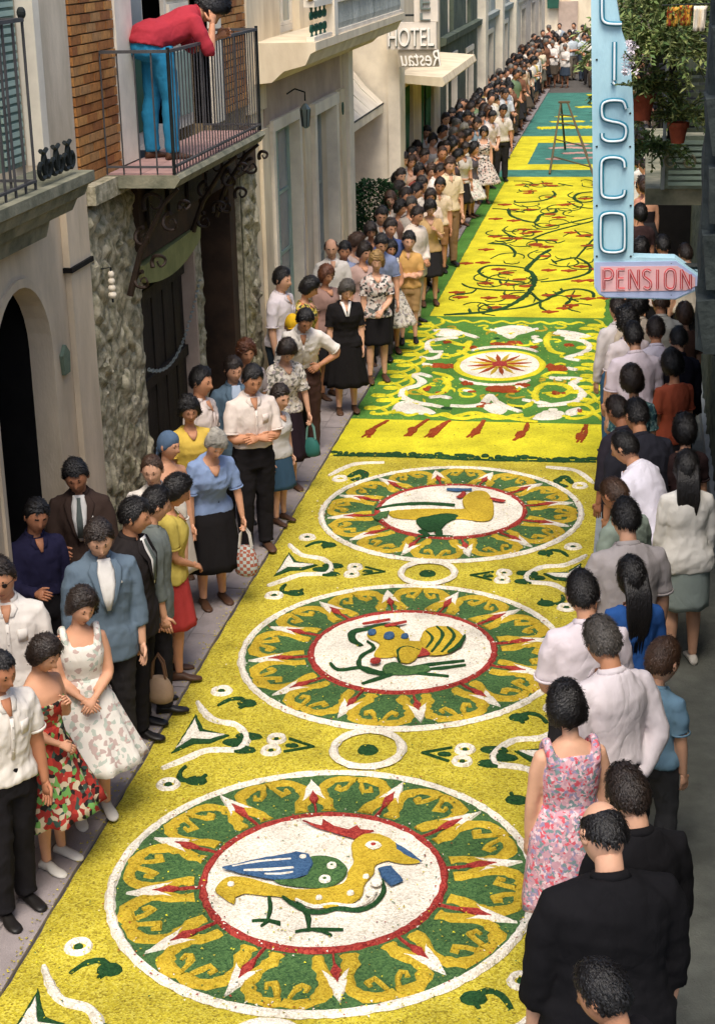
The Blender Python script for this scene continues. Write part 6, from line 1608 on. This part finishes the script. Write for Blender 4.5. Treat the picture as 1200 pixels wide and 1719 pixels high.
pr('woman in a blue headscarf and white strapless top', (284, 748), 'f', 1.62, ('scarf', (84, 104, 128)), ('strapless', WH), ('skirt', (200, 190, 180)), face=-130, lod=0, hp=8, hy=-20)
pr('young woman with dark hair and a bright yellow blouse', (318, 690), 'f', 1.60, ('curly', 'black'), ('blouse', (220, 186, 84)), ('skirt', DK), face=-150, lod=0, hp=14)
pr('man in a white shirt beside the plank door, looking to his left', (338, 642), h=1.72, hair=('short', 'black'), top=('shirt', (218, 204, 196)), face=-105, lod=0, hp=6, tone=1)
OLDL = pr('grey-haired old lady in a light blue blouse and long black skirt', (362, 748), 'f', 1.60, ('up', 'silver'), ('blouse', (130, 150, 186), .42), ('longskirt', (28, 26, 27)), face=-145, arms=('bag', 'down'), lean=16, hp=18, lod=0, build=1.14, tone=0)
pr('young man in a white short-sleeved shirt with folded arms, black trousers', (424, 638), h=1.74, hair=('short', 'black'), top=('tucked', (224, 210, 200), .40), face=-150, arms='cross', lod=0, hp=20, tone=1, build=1.05, shoes=m_shoe_t)
pr('woman in a denim-blue skirt half hidden behind the folded arms', (470, 668), 'f', 1.30, ('short', 'dark'), ('blouse', (200, 196, 192)), ('skirt', (58, 84, 106)), face=-120, lod=1, child=True)
pr('youth in a blue-grey jacket and pale shirt before the dark doorway', (392, 622), h=1.62, hair=('boy', 'dark'), top=('jacket', (92, 112, 128), None, (176, 190, 208)), face=-150, lod=0, hp=10)
pr('woman with reddish curly hair before the dark doorway', (414, 592), 'f', 1.60, ('curly', 'red'), ('blouse', (160, 150, 150)), ('skirt', DK), face=-150, lod=1, hp=12)
GB = pr('woman looking down in a pale speckled blouse and dark skirt', (482, 590), 'f', 1.62, ('bouffant', 'dark'), ('blouse', P_PRT, .44), ('longskirt', (40, 30, 36)), face=-145, arms=('bag', 'down'), lod=0, hp=32, lean=6)
pr('boy in a yellow cap and white top among the adults', (492, 548), 'm', 1.44, ('cap', (222, 176, 40)), ('shirt', WH), ('trousers', DK), face=-160, lod=0, hp=18, child=True)
pr('man in a white shirt with his hand on his hip, brown trousers', (512, 538), h=1.72, hair=('short', 'black'), top=('tucked', WH, .40), bottom=('trousers', (70, 50, 44)), face=-165, arms=('hip', 'down'), lean=20, hp=20, lod=0, stance=.06)
pr('tall man in a white polo shirt by the pale doorway, looking away right', (474, 470), h=1.78, hair=('short', 'black'), top=('shirt', (216, 206, 208), .40), bottom=('trousers', (52, 62, 72)), face=-105, arms='down', lod=0, hp=4, tone=2, build=1.1)
pr('woman with big black hair in a yellow-green patterned dress', (520, 484), 'f', 1.62, ('bouffant', 'black'), ('blouse', P_YGP), ('skirt', P_YGP), face=-100, lod=1, hp=22)
pr('woman with chestnut hair looking over the elderly lady in black', (548, 462), 'f', 1.62, ('bob', 'red'), ('blouse', (150, 120, 110)), ('skirt', DK), face=-130, lod=1, hp=16)
pr('elderly woman in a plain black dress with white collar', (582, 488), 'f', 1.58, ('bouffant', 'salt'), ('blouse', (30, 28, 29), .40), ('longskirt', (26, 24, 25)), face=-160, arms=('down', 'down'), lod=0, hp=26, build=1.12, extras=('collar',))
pr('balding man in a white shirt against the pale glazed door', (556, 417), h=1.70, hair=('bald', 'dark'), top=('shirt', WH), face=-160, lod=1, hp=14, tone=2)
pr('man in a light blue shirt beside the balding man', (578, 422), h=1.60, hair=('short', 'black'), top=('shirt', (150, 160, 190)), face=-165, lod=1, hp=12)
pr('blonde woman in a black and white print blouse and black skirt', (632, 440), 'f', 1.62, ('bouffant', 'blond'), ('blouse', P_BWP), ('pencil', (30, 28, 30)), face=-160, lod=1, hp=12, arms=('front', 'down'), tone=2)
pr('woman with dark hair behind the blonde woman', (612, 424), 'f', 1.60, ('bouffant', 'dark'), ('blouse', (190, 160, 150)), ('skirt', DK), face=-150, lod=1)
pr('girl with short dark hair in a pale print dress', (656, 418), 'f', 1.50, ('bob', 'black'), ('sleeveless', P_PRT), ('full', P_PRT), face=-160, lod=1, arms=('front', 'front'))
pr('boy in an orange-tan shirt and shorts, arms folded', (686, 405), 'm', 1.48, ('boy', 'black'), ('shirt', (206, 160, 96)), ('shorts', (176, 140, 96)), face=-170, lod=1, child=True, arms='cross')
pr('man with black hair in a blue shirt behind the girl', (655, 383), h=1.70, top=('shirt', (84, 100, 150)), face=-140, lod=1)
pr('tall man in a long white smock beside the boy', (700, 362), h=1.66, hair=('short', 'dark'), top=('cassock', (214, 200, 186)), bottom=('trousers', (190, 170, 150)), face=-120, lod=1, arms='front')
pr('woman in white shielding her eyes, one arm raised, by the shrub', (655, 335), 'f', 1.64, ('bob', 'brown'), ('blouse', (220, 214, 208)), ('skirt', (190, 186, 180)), face=-165, arms=('up', 'down'), lod=1)
pr('dark-haired man in a white shirt and dark trousers at the carpet edge', (708, 310), h=1.74, top=('tucked', WH), bottom=('trousers', (56, 50, 46)), face=-150, lod=1, arms=('down', 'down'), hp=20)
pr('boy in a cream shirt and brown shorts at the carpet edge', (738, 312), 'm', 1.52, ('boy', 'black'), ('shirt', (222, 200, 170)), ('shorts', (150, 110, 76)), face=-165, lod=1, child=True)
pr('tall man in a cream shirt standing behind the boy at the carpet edge', (755, 278), h=1.80, hair=('short', 'brown'), top=('shirt', (226, 206, 172)), bottom=('trousers', (140, 112, 84)), face=-150, lod=1)
pr('woman with grey-streaked hair looking at the carpet, next to the man in blue', (690, 345), 'f', 1.6, ('up', 'salt'), ('blouse', (170, 160, 150)), ('skirt', DK), face=-150, lod=1)
pr('woman with curly black hair between the shrub and the tall smock', (672, 350), 'f', 1.56, ('curly', 'black'), ('blouse', (120, 90, 80)), ('skirt', DK), face=-130, lod=1)
pr('man with slick dark hair in a grey-green shirt', (672, 296), h=1.66, top=('shirt', (150, 156, 146)), face=-150, lod=1)
pr('woman with pale blouse and brown bob in the second row', (690, 272), 'f', 1.62, ('bob', 'brown'), ('blouse', (206, 170, 150)), ('skirt', DK), face=-160, lod=1)
pr('dark woman with red-brown blouse in the second row', (704, 288), 'f', 1.60, ('curly', 'black'), ('blouse', (130, 70, 60)), ('skirt', DK), face=-150, lod=1)
pr('woman in a peach blouse with short brown hair', (724, 288), 'f', 1.60, ('curly', 'brown'), ('blouse', (216, 176, 150)), ('skirt', (150, 120, 100)), face=-150, lod=1)
pr('man with dark hair leaning forward in the third row', (712, 262), h=1.66, top=('shirt', (200, 190, 180)), face=-140, lod=1, lean=10)
pr('man in an orange-tan shirt with high forehead', (742, 258), h=1.72, hair=('receding', 'brown'), top=('shirt', (206, 150, 110)), face=-160, lod=1)
pr('woman in white with black bouffant, back against the green curtain', (726, 236), 'f', 1.62, ('bouffant', 'black'), ('sleeveless', (216, 212, 206)), ('skirt', WH2), face=-150, lod=1)
pr('man in a red shirt in the left crowd past the hotel', (757, 240), h=1.70, hair=('short', 'black'), top=('shirt', (166, 44, 46)), face=-160, lod=1)
pr('woman in a white dress next to the man in the red shirt', (772, 235), 'f', 1.62, ('curly', 'brown'), ('blouse', WH), ('skirt', WH2), face=-160, lod=1)
pr('girl in a pale floral dress standing at the pavement edge', (812, 222), 'f', 1.56, ('bob', 'black'), ('sleeveless', P_BWP), ('full', P_BWP), face=-165, lod=1)
pr('woman in a white blouse and dark skirt beside the girl in florals', (795, 250), 'f', 1.40, ('bob', 'black'), ('blouse', (90, 84, 90)), ('full', P_WFL), face=-120, lod=1, child=True)
pr('fair-haired woman in white, far left crowd', (778, 218), 'f', 1.64, ('curly', 'silver'), ('blouse', (216, 210, 204)), ('skirt', (190, 176, 170)), face=-150, lod=1)
pr('man in a pale open shirt in front of the grey wall, black hair', (748, 200), h=1.72, top=('shirt', (222, 212, 206)), face=-150, lod=1)
fill = [((640, 362), 'm', 'short', 'black', (206, 196, 186)), ((622, 388), 'f', 'bob', 'dark', (150, 120, 120)), ((668, 318), 'f', 'curly', 'dark', (196, 176, 160)), ((698, 322), 'm', 'short', 'black', (222, 212, 204)),
 ((722, 330), 'f', 'bob', 'dark', (216, 196, 180)), ((676, 268), 'm', 'short', 'dark', (220, 212, 206)), ((700, 248), 'f', 'curly', 'dark', (200, 186, 172)), ((742, 222), 'm', 'short', 'black', (216, 208, 202)), ((768, 262), 'f', 'bob', 'black', (80, 70, 76)),
 ((765, 206), 'f', 'up', 'brown', (214, 206, 200)), ((784, 196), 'm', 'short', 'black', (222, 214, 208)), ((800, 208), 'm', 'short', 'dark', (150, 170, 182)), ((790, 180), 'f', 'bouffant', 'black', (206, 196, 190)), ((770, 184), 'm', 'short', 'black', (60, 58, 64)),
 ((826, 196), 'm', 'short', 'black', (222, 208, 204)), ((812, 182), 'f', 'bob', 'dark', (120, 140, 160)), ((844, 186), 'm', 'short', 'black', (216, 206, 196)), ((830, 168), 'f', 'curly', 'dark', (208, 200, 190)), ((848, 158), 'm', 'short', 'dark', (196, 200, 204)), ((738, 288), 'm', 'short', 'dark', (224, 214, 204)),
 ((598, 408), 'f', 'curly', 'brown', (200, 180, 172)), ((640, 410), 'm', 'short', 'black', (130, 140, 170)), ((668, 300), 'f', 'bob', 'black', (210, 190, 176)), ((690, 258), 'm', 'crew', 'black', (190, 180, 170)), ((715, 222), 'm', 'short', 'black', (216, 210, 204)), ((736, 206), 'f', 'bouffant', 'dark', (222, 214, 204)), ((758, 192), 'm', 'short', 'black', (200, 196, 192)), ((780, 250), 'f', 'bob', 'dark', (212, 204, 196)), ((680, 330), 'm', 'short', 'dark', (218, 206, 196)), ((722, 350), 'f', 'curly', 'black', (206, 170, 120))]
colname = lambda c: 'white' if min(c) > 195 else 'dark' if max(c) < 100 else 'blue-grey' if c[2] > c[0] + 8 else 'beige' if c[0] > 180 else 'dull rose'
where = ['left of the shrub', 'before the cream house', 'just right of the shrub', 'in the tight knot past the shrub', 'at the inner side of the carpet edge', 'under the hotel awning', 'beside the hotel pier', 'before the green curtain', 'behind the woman in the white dress', 'in the back row past the hotel sign', 'near the grey-green wall', 'next to the floral girl', 'in the back row under the grey wall', 'half hidden in the back row', 'leading the row past the floral girl', 'second behind the floral girl', 'third past the floral girl', 'fourth past the floral girl', 'fifth past the floral girl', 'just behind the boy in brown shorts', 'behind the balding man', 'behind the blonde woman', 'third row beyond the shrub', 'fourth row beyond the shrub', 'beside the green curtain', 'at the second hotel door', 'at the foot of the grey house', 'behind the girl in pale florals', 'between shrub and tall smock', 'near the tan-shirted boy']
for (xy, sx, hs_, hc_, tc_), w_ in zip(fill, where):
    pr('%s with %s hair in a %s top, %s' % ('man' if sx == 'm' else 'woman', {'black': 'black', 'dark': 'dark', 'brown': 'brown'}[hc_], colname(tc_), w_), xy, sx, 1.70 if sx == 'm' else 1.60, (hs_, hc_), ('shirt' if sx == 'm' else 'blouse', tc_), ('trousers' if sx == 'm' else 'skirt', DK), face=-135 - 35*math.sin(xy[0]*1.7), lod=1, arms=(['down', 'front', 'chest', 'hold', 'down'][xy[0] % 5], ['front', 'cross', 'down', 'hip'][xy[1] % 4]) if xy[1] % 4 != 1 else 'cross', hp=16, lean=abs(10*math.sin(xy[1])))
# --- right crowd, backs to the camera, nearest first
RB_ = dict(base=RZ)
BM = pr('balding man with black fringe in a wide black suit, nearest on the right', (1012, 1402), h=1.86, hair=('bald', 'black'), top=('jacket', (24, 23, 25)), bottom=('trousers', BK), face=22, arms='down', lod=0, extras=('nofront',), hp=26, build=1.30, tone=2, **RB_)
pr('dark-haired person with a white collar cut off by the lower edge', (1012, 1672), h=1.62, hair=('short', 'black'), top=('jacket', (26, 24, 26)), face=60, lod=0, extras=('nofront',), hp=20, base=RZ)
pr('young man with cropped dark hair in black before the balding man', (1054, 1338), h=1.74, hair=('short', 'dark'), top=('long', (26, 25, 27)), bottom=('trousers', BK), face=30, lod=0, hp=20, tone=2, build=1.1, **RB_)
pr('woman seen from behind in a sleeveless pink flowered dress', (951, 1190), 'f', 1.62, ('bouffant', 'black'), ('sleeveless', P_FLO), ('skirt', P_FLO), face=20, lod=0, hp=22, tone=2, build=1.12, arms='down', shoes=m_shoe_w, **RB_)
pr('grey-templed man in a long-sleeved white shirt, hands behind his back', (1012, 1080), h=1.76, hair=('short', 'salt'), top=('long', (218, 208, 210)), bottom=('trousers', BK), face=38, arms='back', lod=0, hp=24, build=1.14, tone=1, **RB_)
pr('fair-haired boy in a light blue shirt beside the right wall', (1112, 1112), 'm', 1.36, ('boy', 'brown'), ('shirt', (108, 140, 162)), ('trousers', (60, 60, 62)), face=-30, arms=('down', 'down'), lod=0, child=True, hp=10, **RB_)
pr('young man with thick dark hair in a white short-sleeved shirt', (978, 1000), h=1.74, hair=('short', 'black'), top=('shirt', (220, 208, 212), .4), bottom=('trousers', DK), face=15, arms='front', lod=0, hp=20, build=1.08, **RB_)
pr('girl with long black hair down her back and a blue top', (1060, 968), 'f', 1.60, ('long', 'black'), ('blouse', (44, 84, 146)), ('skirt', (40, 62, 110)), face=20, lod=0, hp=12, **RB_)
pr('broad man with black hair in a light grey shirt, from behind', (1050, 874), h=1.74, hair=('short', 'black'), top=('shirt', (168, 160, 158), .4), bottom=('trousers', DK), face=20, lod=0, hp=18, build=1.18, **RB_)
pr('man with thinning brown hair in a grey-green shirt, head bowed', (1032, 832), h=1.68, hair=('receding', 'brown'), top=('shirt', (136, 148, 136)), bottom=('trousers', DK), face=50, lod=0, hp=34, tone=3, **RB_)
pr('bald-fronted man in profile leaning forward in a white shirt', (1048, 752), h=1.72, hair=('receding', 'black'), top=('shirt', (224, 220, 232), .4), bottom=('trousers', DK), face=62, lean=22, lod=0, hp=6, build=1.12, tone=0, arms=('down', 'front'), **RB_)
pr('black-haired girl in a white cardigan and pale grey-green skirt', (1152, 785), 'f', 1.62, ('long', 'black'), ('cardigan', (220, 216, 208)), ('pencil', (146, 158, 154)), face=15, lod=0, hp=14, shoes=m_shoe_w, build=1.06, **RB_)
pr('woman with long black hair beside the right wall, behind the white cardigan', (1148, 722), 'f', 1.60, ('bob', 'black'), ('blouse', (50, 36, 36)), ('skirt', DK), face=25, lod=1, **RB_)
pr('man in a dark navy suit jacket, back turned, above the white shirt', (1068, 700), h=1.74, hair=('short', 'black'), top=('jacket', (44, 44, 52)), bottom=('trousers', BK), face=30, lod=0, extras=('nofront',), lean=10, build=1.2, hp=16, **RB_)
pr('man with dark hair bent over the carpet edge in a dark jacket', (1036, 692), h=1.62, hair=('short', 'dark'), top=('jacket', (50, 46, 54)), bottom=('trousers', BK), face=45, lod=0, extras=('nofront',), hp=26, tone=3, **RB_)
pr('woman with high dark bouffant in a teal and white print top', (1060, 640), 'f', 1.64, ('bouffant', 'dark'), ('blouse', P_TEP), ('skirt', (70, 90, 94)), face=15, lod=0, hp=10, **RB_)
pr('woman with black bouffant hair in a rust orange top by the wall', (1128, 612), 'f', 1.62, ('bouffant', 'black'), ('blouse', (166, 82, 58)), ('skirt', DK), face=30, lod=0, hp=16, **RB_)
pr('man with black hair in a white shirt standing close to the carpet', (1063, 566), h=1.72, hair=('short', 'black'), top=('shirt', (220, 206, 214), .4), bottom=('trousers', DK), face=20, lod=1, hp=14, build=1.1, **RB_)
pr('man with curly black hair just beneath the blue sign', (1052, 541), h=1.72, hair=('curly', 'black'), top=('shirt', (216, 204, 204)), bottom=('trousers', DK), face=30, lod=1, **RB_)
pr('man with short brown-black hair in white, right of the pair under the sign', (1100, 556), h=1.66, hair=('short', 'dark'), top=('shirt', (206, 200, 214)), face=10, lod=1, **RB_)
pr('dark-clothed person close against the rough wall', (1138, 572), h=1.60, hair=('short', 'black'), top=('long', (30, 30, 40)), face=20, lod=1, **RB_)
pr('person with black hair right under the word PENSION', (1070, 512), h=1.70, hair=('curly', 'black'), top=('shirt', (206, 190, 170)), face=15, lod=1, **RB_)
pr('person in a grey-white shirt under the tip of the sign', (1108, 508), h=1.70, hair=('short', 'brown'), top=('shirt', (196, 192, 180)), face=10, lod=1, build=1.1, **RB_)
pr('brown-haired person beside the wall under the tip of the sign', (1148, 528), 'f', 1.56, ('bob', 'brown'), ('blouse', (90, 66, 56)), ('skirt', DK), face=20, lod=1, **RB_)
pr('woman with black hair in the gap above the word PENSION', (1075, 418), 'f', 1.62, ('bouffant', 'black'), ('blouse', (40, 36, 40)), ('skirt', DK), face=20, lod=1, **RB_)
pr('person with black hair and white collar above the word PENSION', (1112, 414), h=1.68, hair=('short', 'black'), top=('shirt', (210, 190, 180)), face=20, lod=1, **RB_)
pr('person in white beside the wall above the word PENSION', (1150, 428), h=1.62, hair=('short', 'dark'), top=('shirt', (212, 200, 180)), face=30, lod=1, **RB_)
pr('woman with brown hair pinned up and bare shoulders, behind the sign', (1083, 316), 'f', 1.66, ('up', 'brown'), ('strapless', (40, 34, 36)), ('skirt', DK), face=15, lod=1, **RB_)
pr('woman with short black hair behind the letter O of the sign', (1074, 358), 'f', 1.64, ('bob', 'black'), ('blouse', (60, 44, 44)), ('skirt', (150, 90, 60)), face=15, lod=1, **RB_)
pr('person in a pale blue shirt squeezed between sign and carpet edge', (1036, 520), h=1.62, hair=('short', 'dark'), top=('long', (206, 198, 196)), bottom=('trousers', (58, 92, 122)), face=30, lod=1, **RB_)
# --- man on the balcony
F = Fig('m', 1.74, 1.0, 68, 0, 14, 0, ('rail', 'chin'), .05, 0)
BMAN = person('man in a red shirt and bright blue trousers leaning over the iron balcony railing', None, fig=F, hair=('curly', 'black'), top=('long', (166, 52, 62), .62), bottom=('jeans', (44, 124, 160)), heading=-52, seed=99, tone=1, shoes=m_shoe_t, z=(-3.98, 13.95, 3.557))
# ------------------------------------------------------------------ far crowd: a few figures, baked once, then copied
ARCH = []
specs = [('m', 1.72, ('short', 'black'), 'shirt', 'trousers', 'down'), ('m', 1.68, ('short', 'dark'), 'tucked', 'trousers', 'front'), ('f', 1.60, ('bouffant', 'black'), 'blouse', 'skirt', 'front'), ('f', 1.62, ('bob', 'brown'), 'sleeveless', 'full', 'down'),
         ('m', 1.74, ('receding', 'dark'), 'jacket', 'trousers', 'down'), ('m', 1.66, ('curly', 'black'), 'shirt', 'trousers', 'cross'), ('f', 1.56, ('curly', 'dark'), 'blouse', 'skirt', 'down'), ('f', 1.64, ('up', 'grey'), 'cardigan', 'skirt', 'hold')]
slots = []
rgc = random.Random(21)
# where far people stand: left pavement, the cross row at the end, the right pavement
# far placement along the left pavement in two or three rows
for row, (x0, dy, y0) in enumerate(((-3.46, .56, 30.5), (-3.78, .60, 33.0), (-4.02, .72, 36.0))):
    y = y0
    while y < 66: slots.append((x0 + rgc.uniform(-.1, .1), y + rgc.uniform(-.15, .15), LZ, 'left', -90 - rgc.uniform(20, 80))); y += dy*rgc.uniform(.8, 1.3)
for i in range(46):
    slots.append((rgc.uniform(-4.0, -1.0) if i % 3 else rgc.uniform(-3.2, -.3), 61.5 + i*.26 + rgc.uniform(-.3, .3), 0.0, 'end', 180 + rgc.uniform(-60, 60)))
y = 25.5
while y < 58: 
    slots.append((rgc.uniform(-.0, .25), y, RZ, 'right', rgc.uniform(10, 60))); y += rgc.uniform(.6, 1.0)
NAMED = []
for sex, h, hr_, tk, bk_, ar in specs:
    F = Fig(sex, h, 1.0, 0, 0, 14, 0, (ar, 'down' if ar == 'hold' else ar), .03, 2)
    T, _ = person('x', None, fig=F, hair=hr_, top=(tk, WH), bottom=(bk_, DK), heading=0, seed=len(ARCH)*3 + 5, tone=len(ARCH)); ARCH.append(T)
bake_people()
TOPS = [((226, 220, 212), 'white'), ((226, 220, 212), 'white'), ((220, 210, 196), 'cream'), ((190, 200, 206), 'pale blue'), ((222, 214, 206), 'white'), ((222, 214, 206), 'white'), ((214, 204, 190), 'cream'), ((224, 208, 180), 'cream'), ((150, 160, 172), 'grey-blue'), ((60, 58, 62), 'dark'), ((44, 42, 46), 'black'), ((176, 150, 120), 'tan'), ((120, 84, 66), 'brown'), ((200, 176, 110), 'yellow'), ((196, 140, 120), 'salmon'), ((110, 130, 100), 'olive')]
BOTS = [((40, 38, 40), 'black'), ((54, 52, 54), 'dark'), ((86, 76, 66), 'brown'), ((120, 112, 100), 'grey'), ((60, 70, 84), 'blue')]
def recol(T, tm, bm_):
    for c in T.children:
        b = c.name.split('.')[0]
        m = tm if b in ('shirt', 'jacket', 'blouse', 'bodice', 'cardigan', 'coat', 'neck_collar') else bm_ if b in ('trousers', 'skirt') else None
        if m and len(c.material_slots): c.material_slots[0].link = 'OBJECT'; c.material_slots[0].material = m
def zone(side, y):
    if side == 'end': return 'at the far street end'
    if side == 'right': return 'on the right beyond the sign'
    return 'by the hotel' if y < 36.3 else 'by the grey-green house' if y < 44.5 else 'by the pale grey house' if y < 58 else 'by the far white house'
used = {}
for i, (x, y, zb, side, hd) in enumerate(slots):
    ai = rgc.randrange(8); src = ARCH[ai]
    if i < 8: ai = i; T = ARCH[i]
    else:
        T = src.copy(); COL.objects.link(T)
        for c in src.children:
            d = c.copy(); COL.objects.link(d); d.parent = T
    tc, tn = rgc.choice(TOPS)
    T.location = (x, y, zb); T.rotation_euler = (0, 0, R(hd)); s = rgc.uniform(.84, 1.05); T.scale = (s, s, s)
    who = 'man' if specs[ai][0] == 'm' else 'woman'
    garb = {'shirt': 'shirt', 'tucked': 'tucked shirt', 'blouse': 'blouse', 'sleeveless': 'sleeveless top', 'jacket': 'suit jacket', 'cardigan': 'cardigan'}[specs[ai][3]]
    bc, bn = rgc.choice(BOTS); row = '' if side != 'left' else (' front row' if x > -3.62 else ' middle row' if x > -3.92 else ' back row')
    hn = {'short': 'black hair', 'bouffant': 'black bouffant', 'bob': 'brown bob', 'receding': 'receding hair', 'curly': 'dark curls', 'up': 'grey hair'}[specs[ai][2][0]]
    L = '%s in %s %s, %s,%s %s' % (who, tn, garb, hn, row, zone(side, y))
    recol(T, cloth(tc), cloth(bc))
    T['label'] = L; T['category'] = 'person'
    T['group'] = {'left': 'spectators along the far left pavement', 'end': 'people at the far end of the street', 'right': 'people on the far right pavement'}[side]
# ------------------------------------------------------------------ things held by people
def bag(name, label, top, w, d, h, m, handle_m, loops=True):
    x, y, z = top; T = thing(name, label, 'bag', (x, y, z - h - .16))
    mb = MB(); rr = []
    for t, s in ((0, .55), (.08, .85), (.3, 1.0), (.6, .95), (.85, .72), (1., .5)):
        rr.append([(x + w*s*math.cos(a), y + d*s*math.sin(a), z - .16 - h + h*t) for a in np.linspace(0, 2*math.pi, 20, endpoint=False)])
    mb.loft(rr); obj('bag_body', mb, m, T, smooth=True)
    for s in (-1, 1): obj('handle', MB().tube([(x - w*.5, y + s*d*.3, z - .17), (x - w*.35, y + s*.02, z - .05), (x, y + s*.012, z + .01), (x + w*.35, y + s*.02, z - .05), (x + w*.5, y + s*d*.3, z - .17)], .008, 6), handle_m, T, smooth=True)
    return T
m_plaid = bpy.data.materials.new('plaid'); m_plaid.use_nodes = True
n_ = m_plaid.node_tree.nodes; l_ = m_plaid.node_tree.links
tc_ = n_.new('ShaderNodeTexCoord'); br_ = n_.new('ShaderNodeTexChecker'); br_.inputs['Scale'].default_value = 34; br_.inputs['Color1'].default_value = (*_srgb((150, 84, 64)), 1); br_.inputs['Color2'].default_value = (*_srgb((168, 176, 170)), 1)
l_.new(tc_.outputs['Object'], br_.inputs['Vector']); l_.new(br_.outputs['Color'], n_['Principled BSDF'].inputs['Base Color']); n_['Principled BSDF'].inputs['Roughness'].default_value = .85
hw = hand_world(*OLDL, -1, .10); bag('shopping_bag', 'plaid shopping bag in the hand of the grey-haired old lady in blue', tuple(hw), .105, .07, .26, m_plaid, m_shoe_w)
hw = hand_world(*GB, -1, .10); bag('handbag', 'teal green bag hanging from the hand of the woman in the speckled blouse', tuple(hw), .09, .05, .19, mat('teal_bag', (48, 104, 96), rough=.5), mat('teal_handle', (110, 150, 140), rough=.5))
hw = Vector(atz(265, 1100, .62)); bag('handbag', 'round tan handbag held low beside the grey-blue suit', tuple(hw), .10, .06, .20, mat('tan_bag', (134, 112, 92), rough=.6), m_shoe_t)
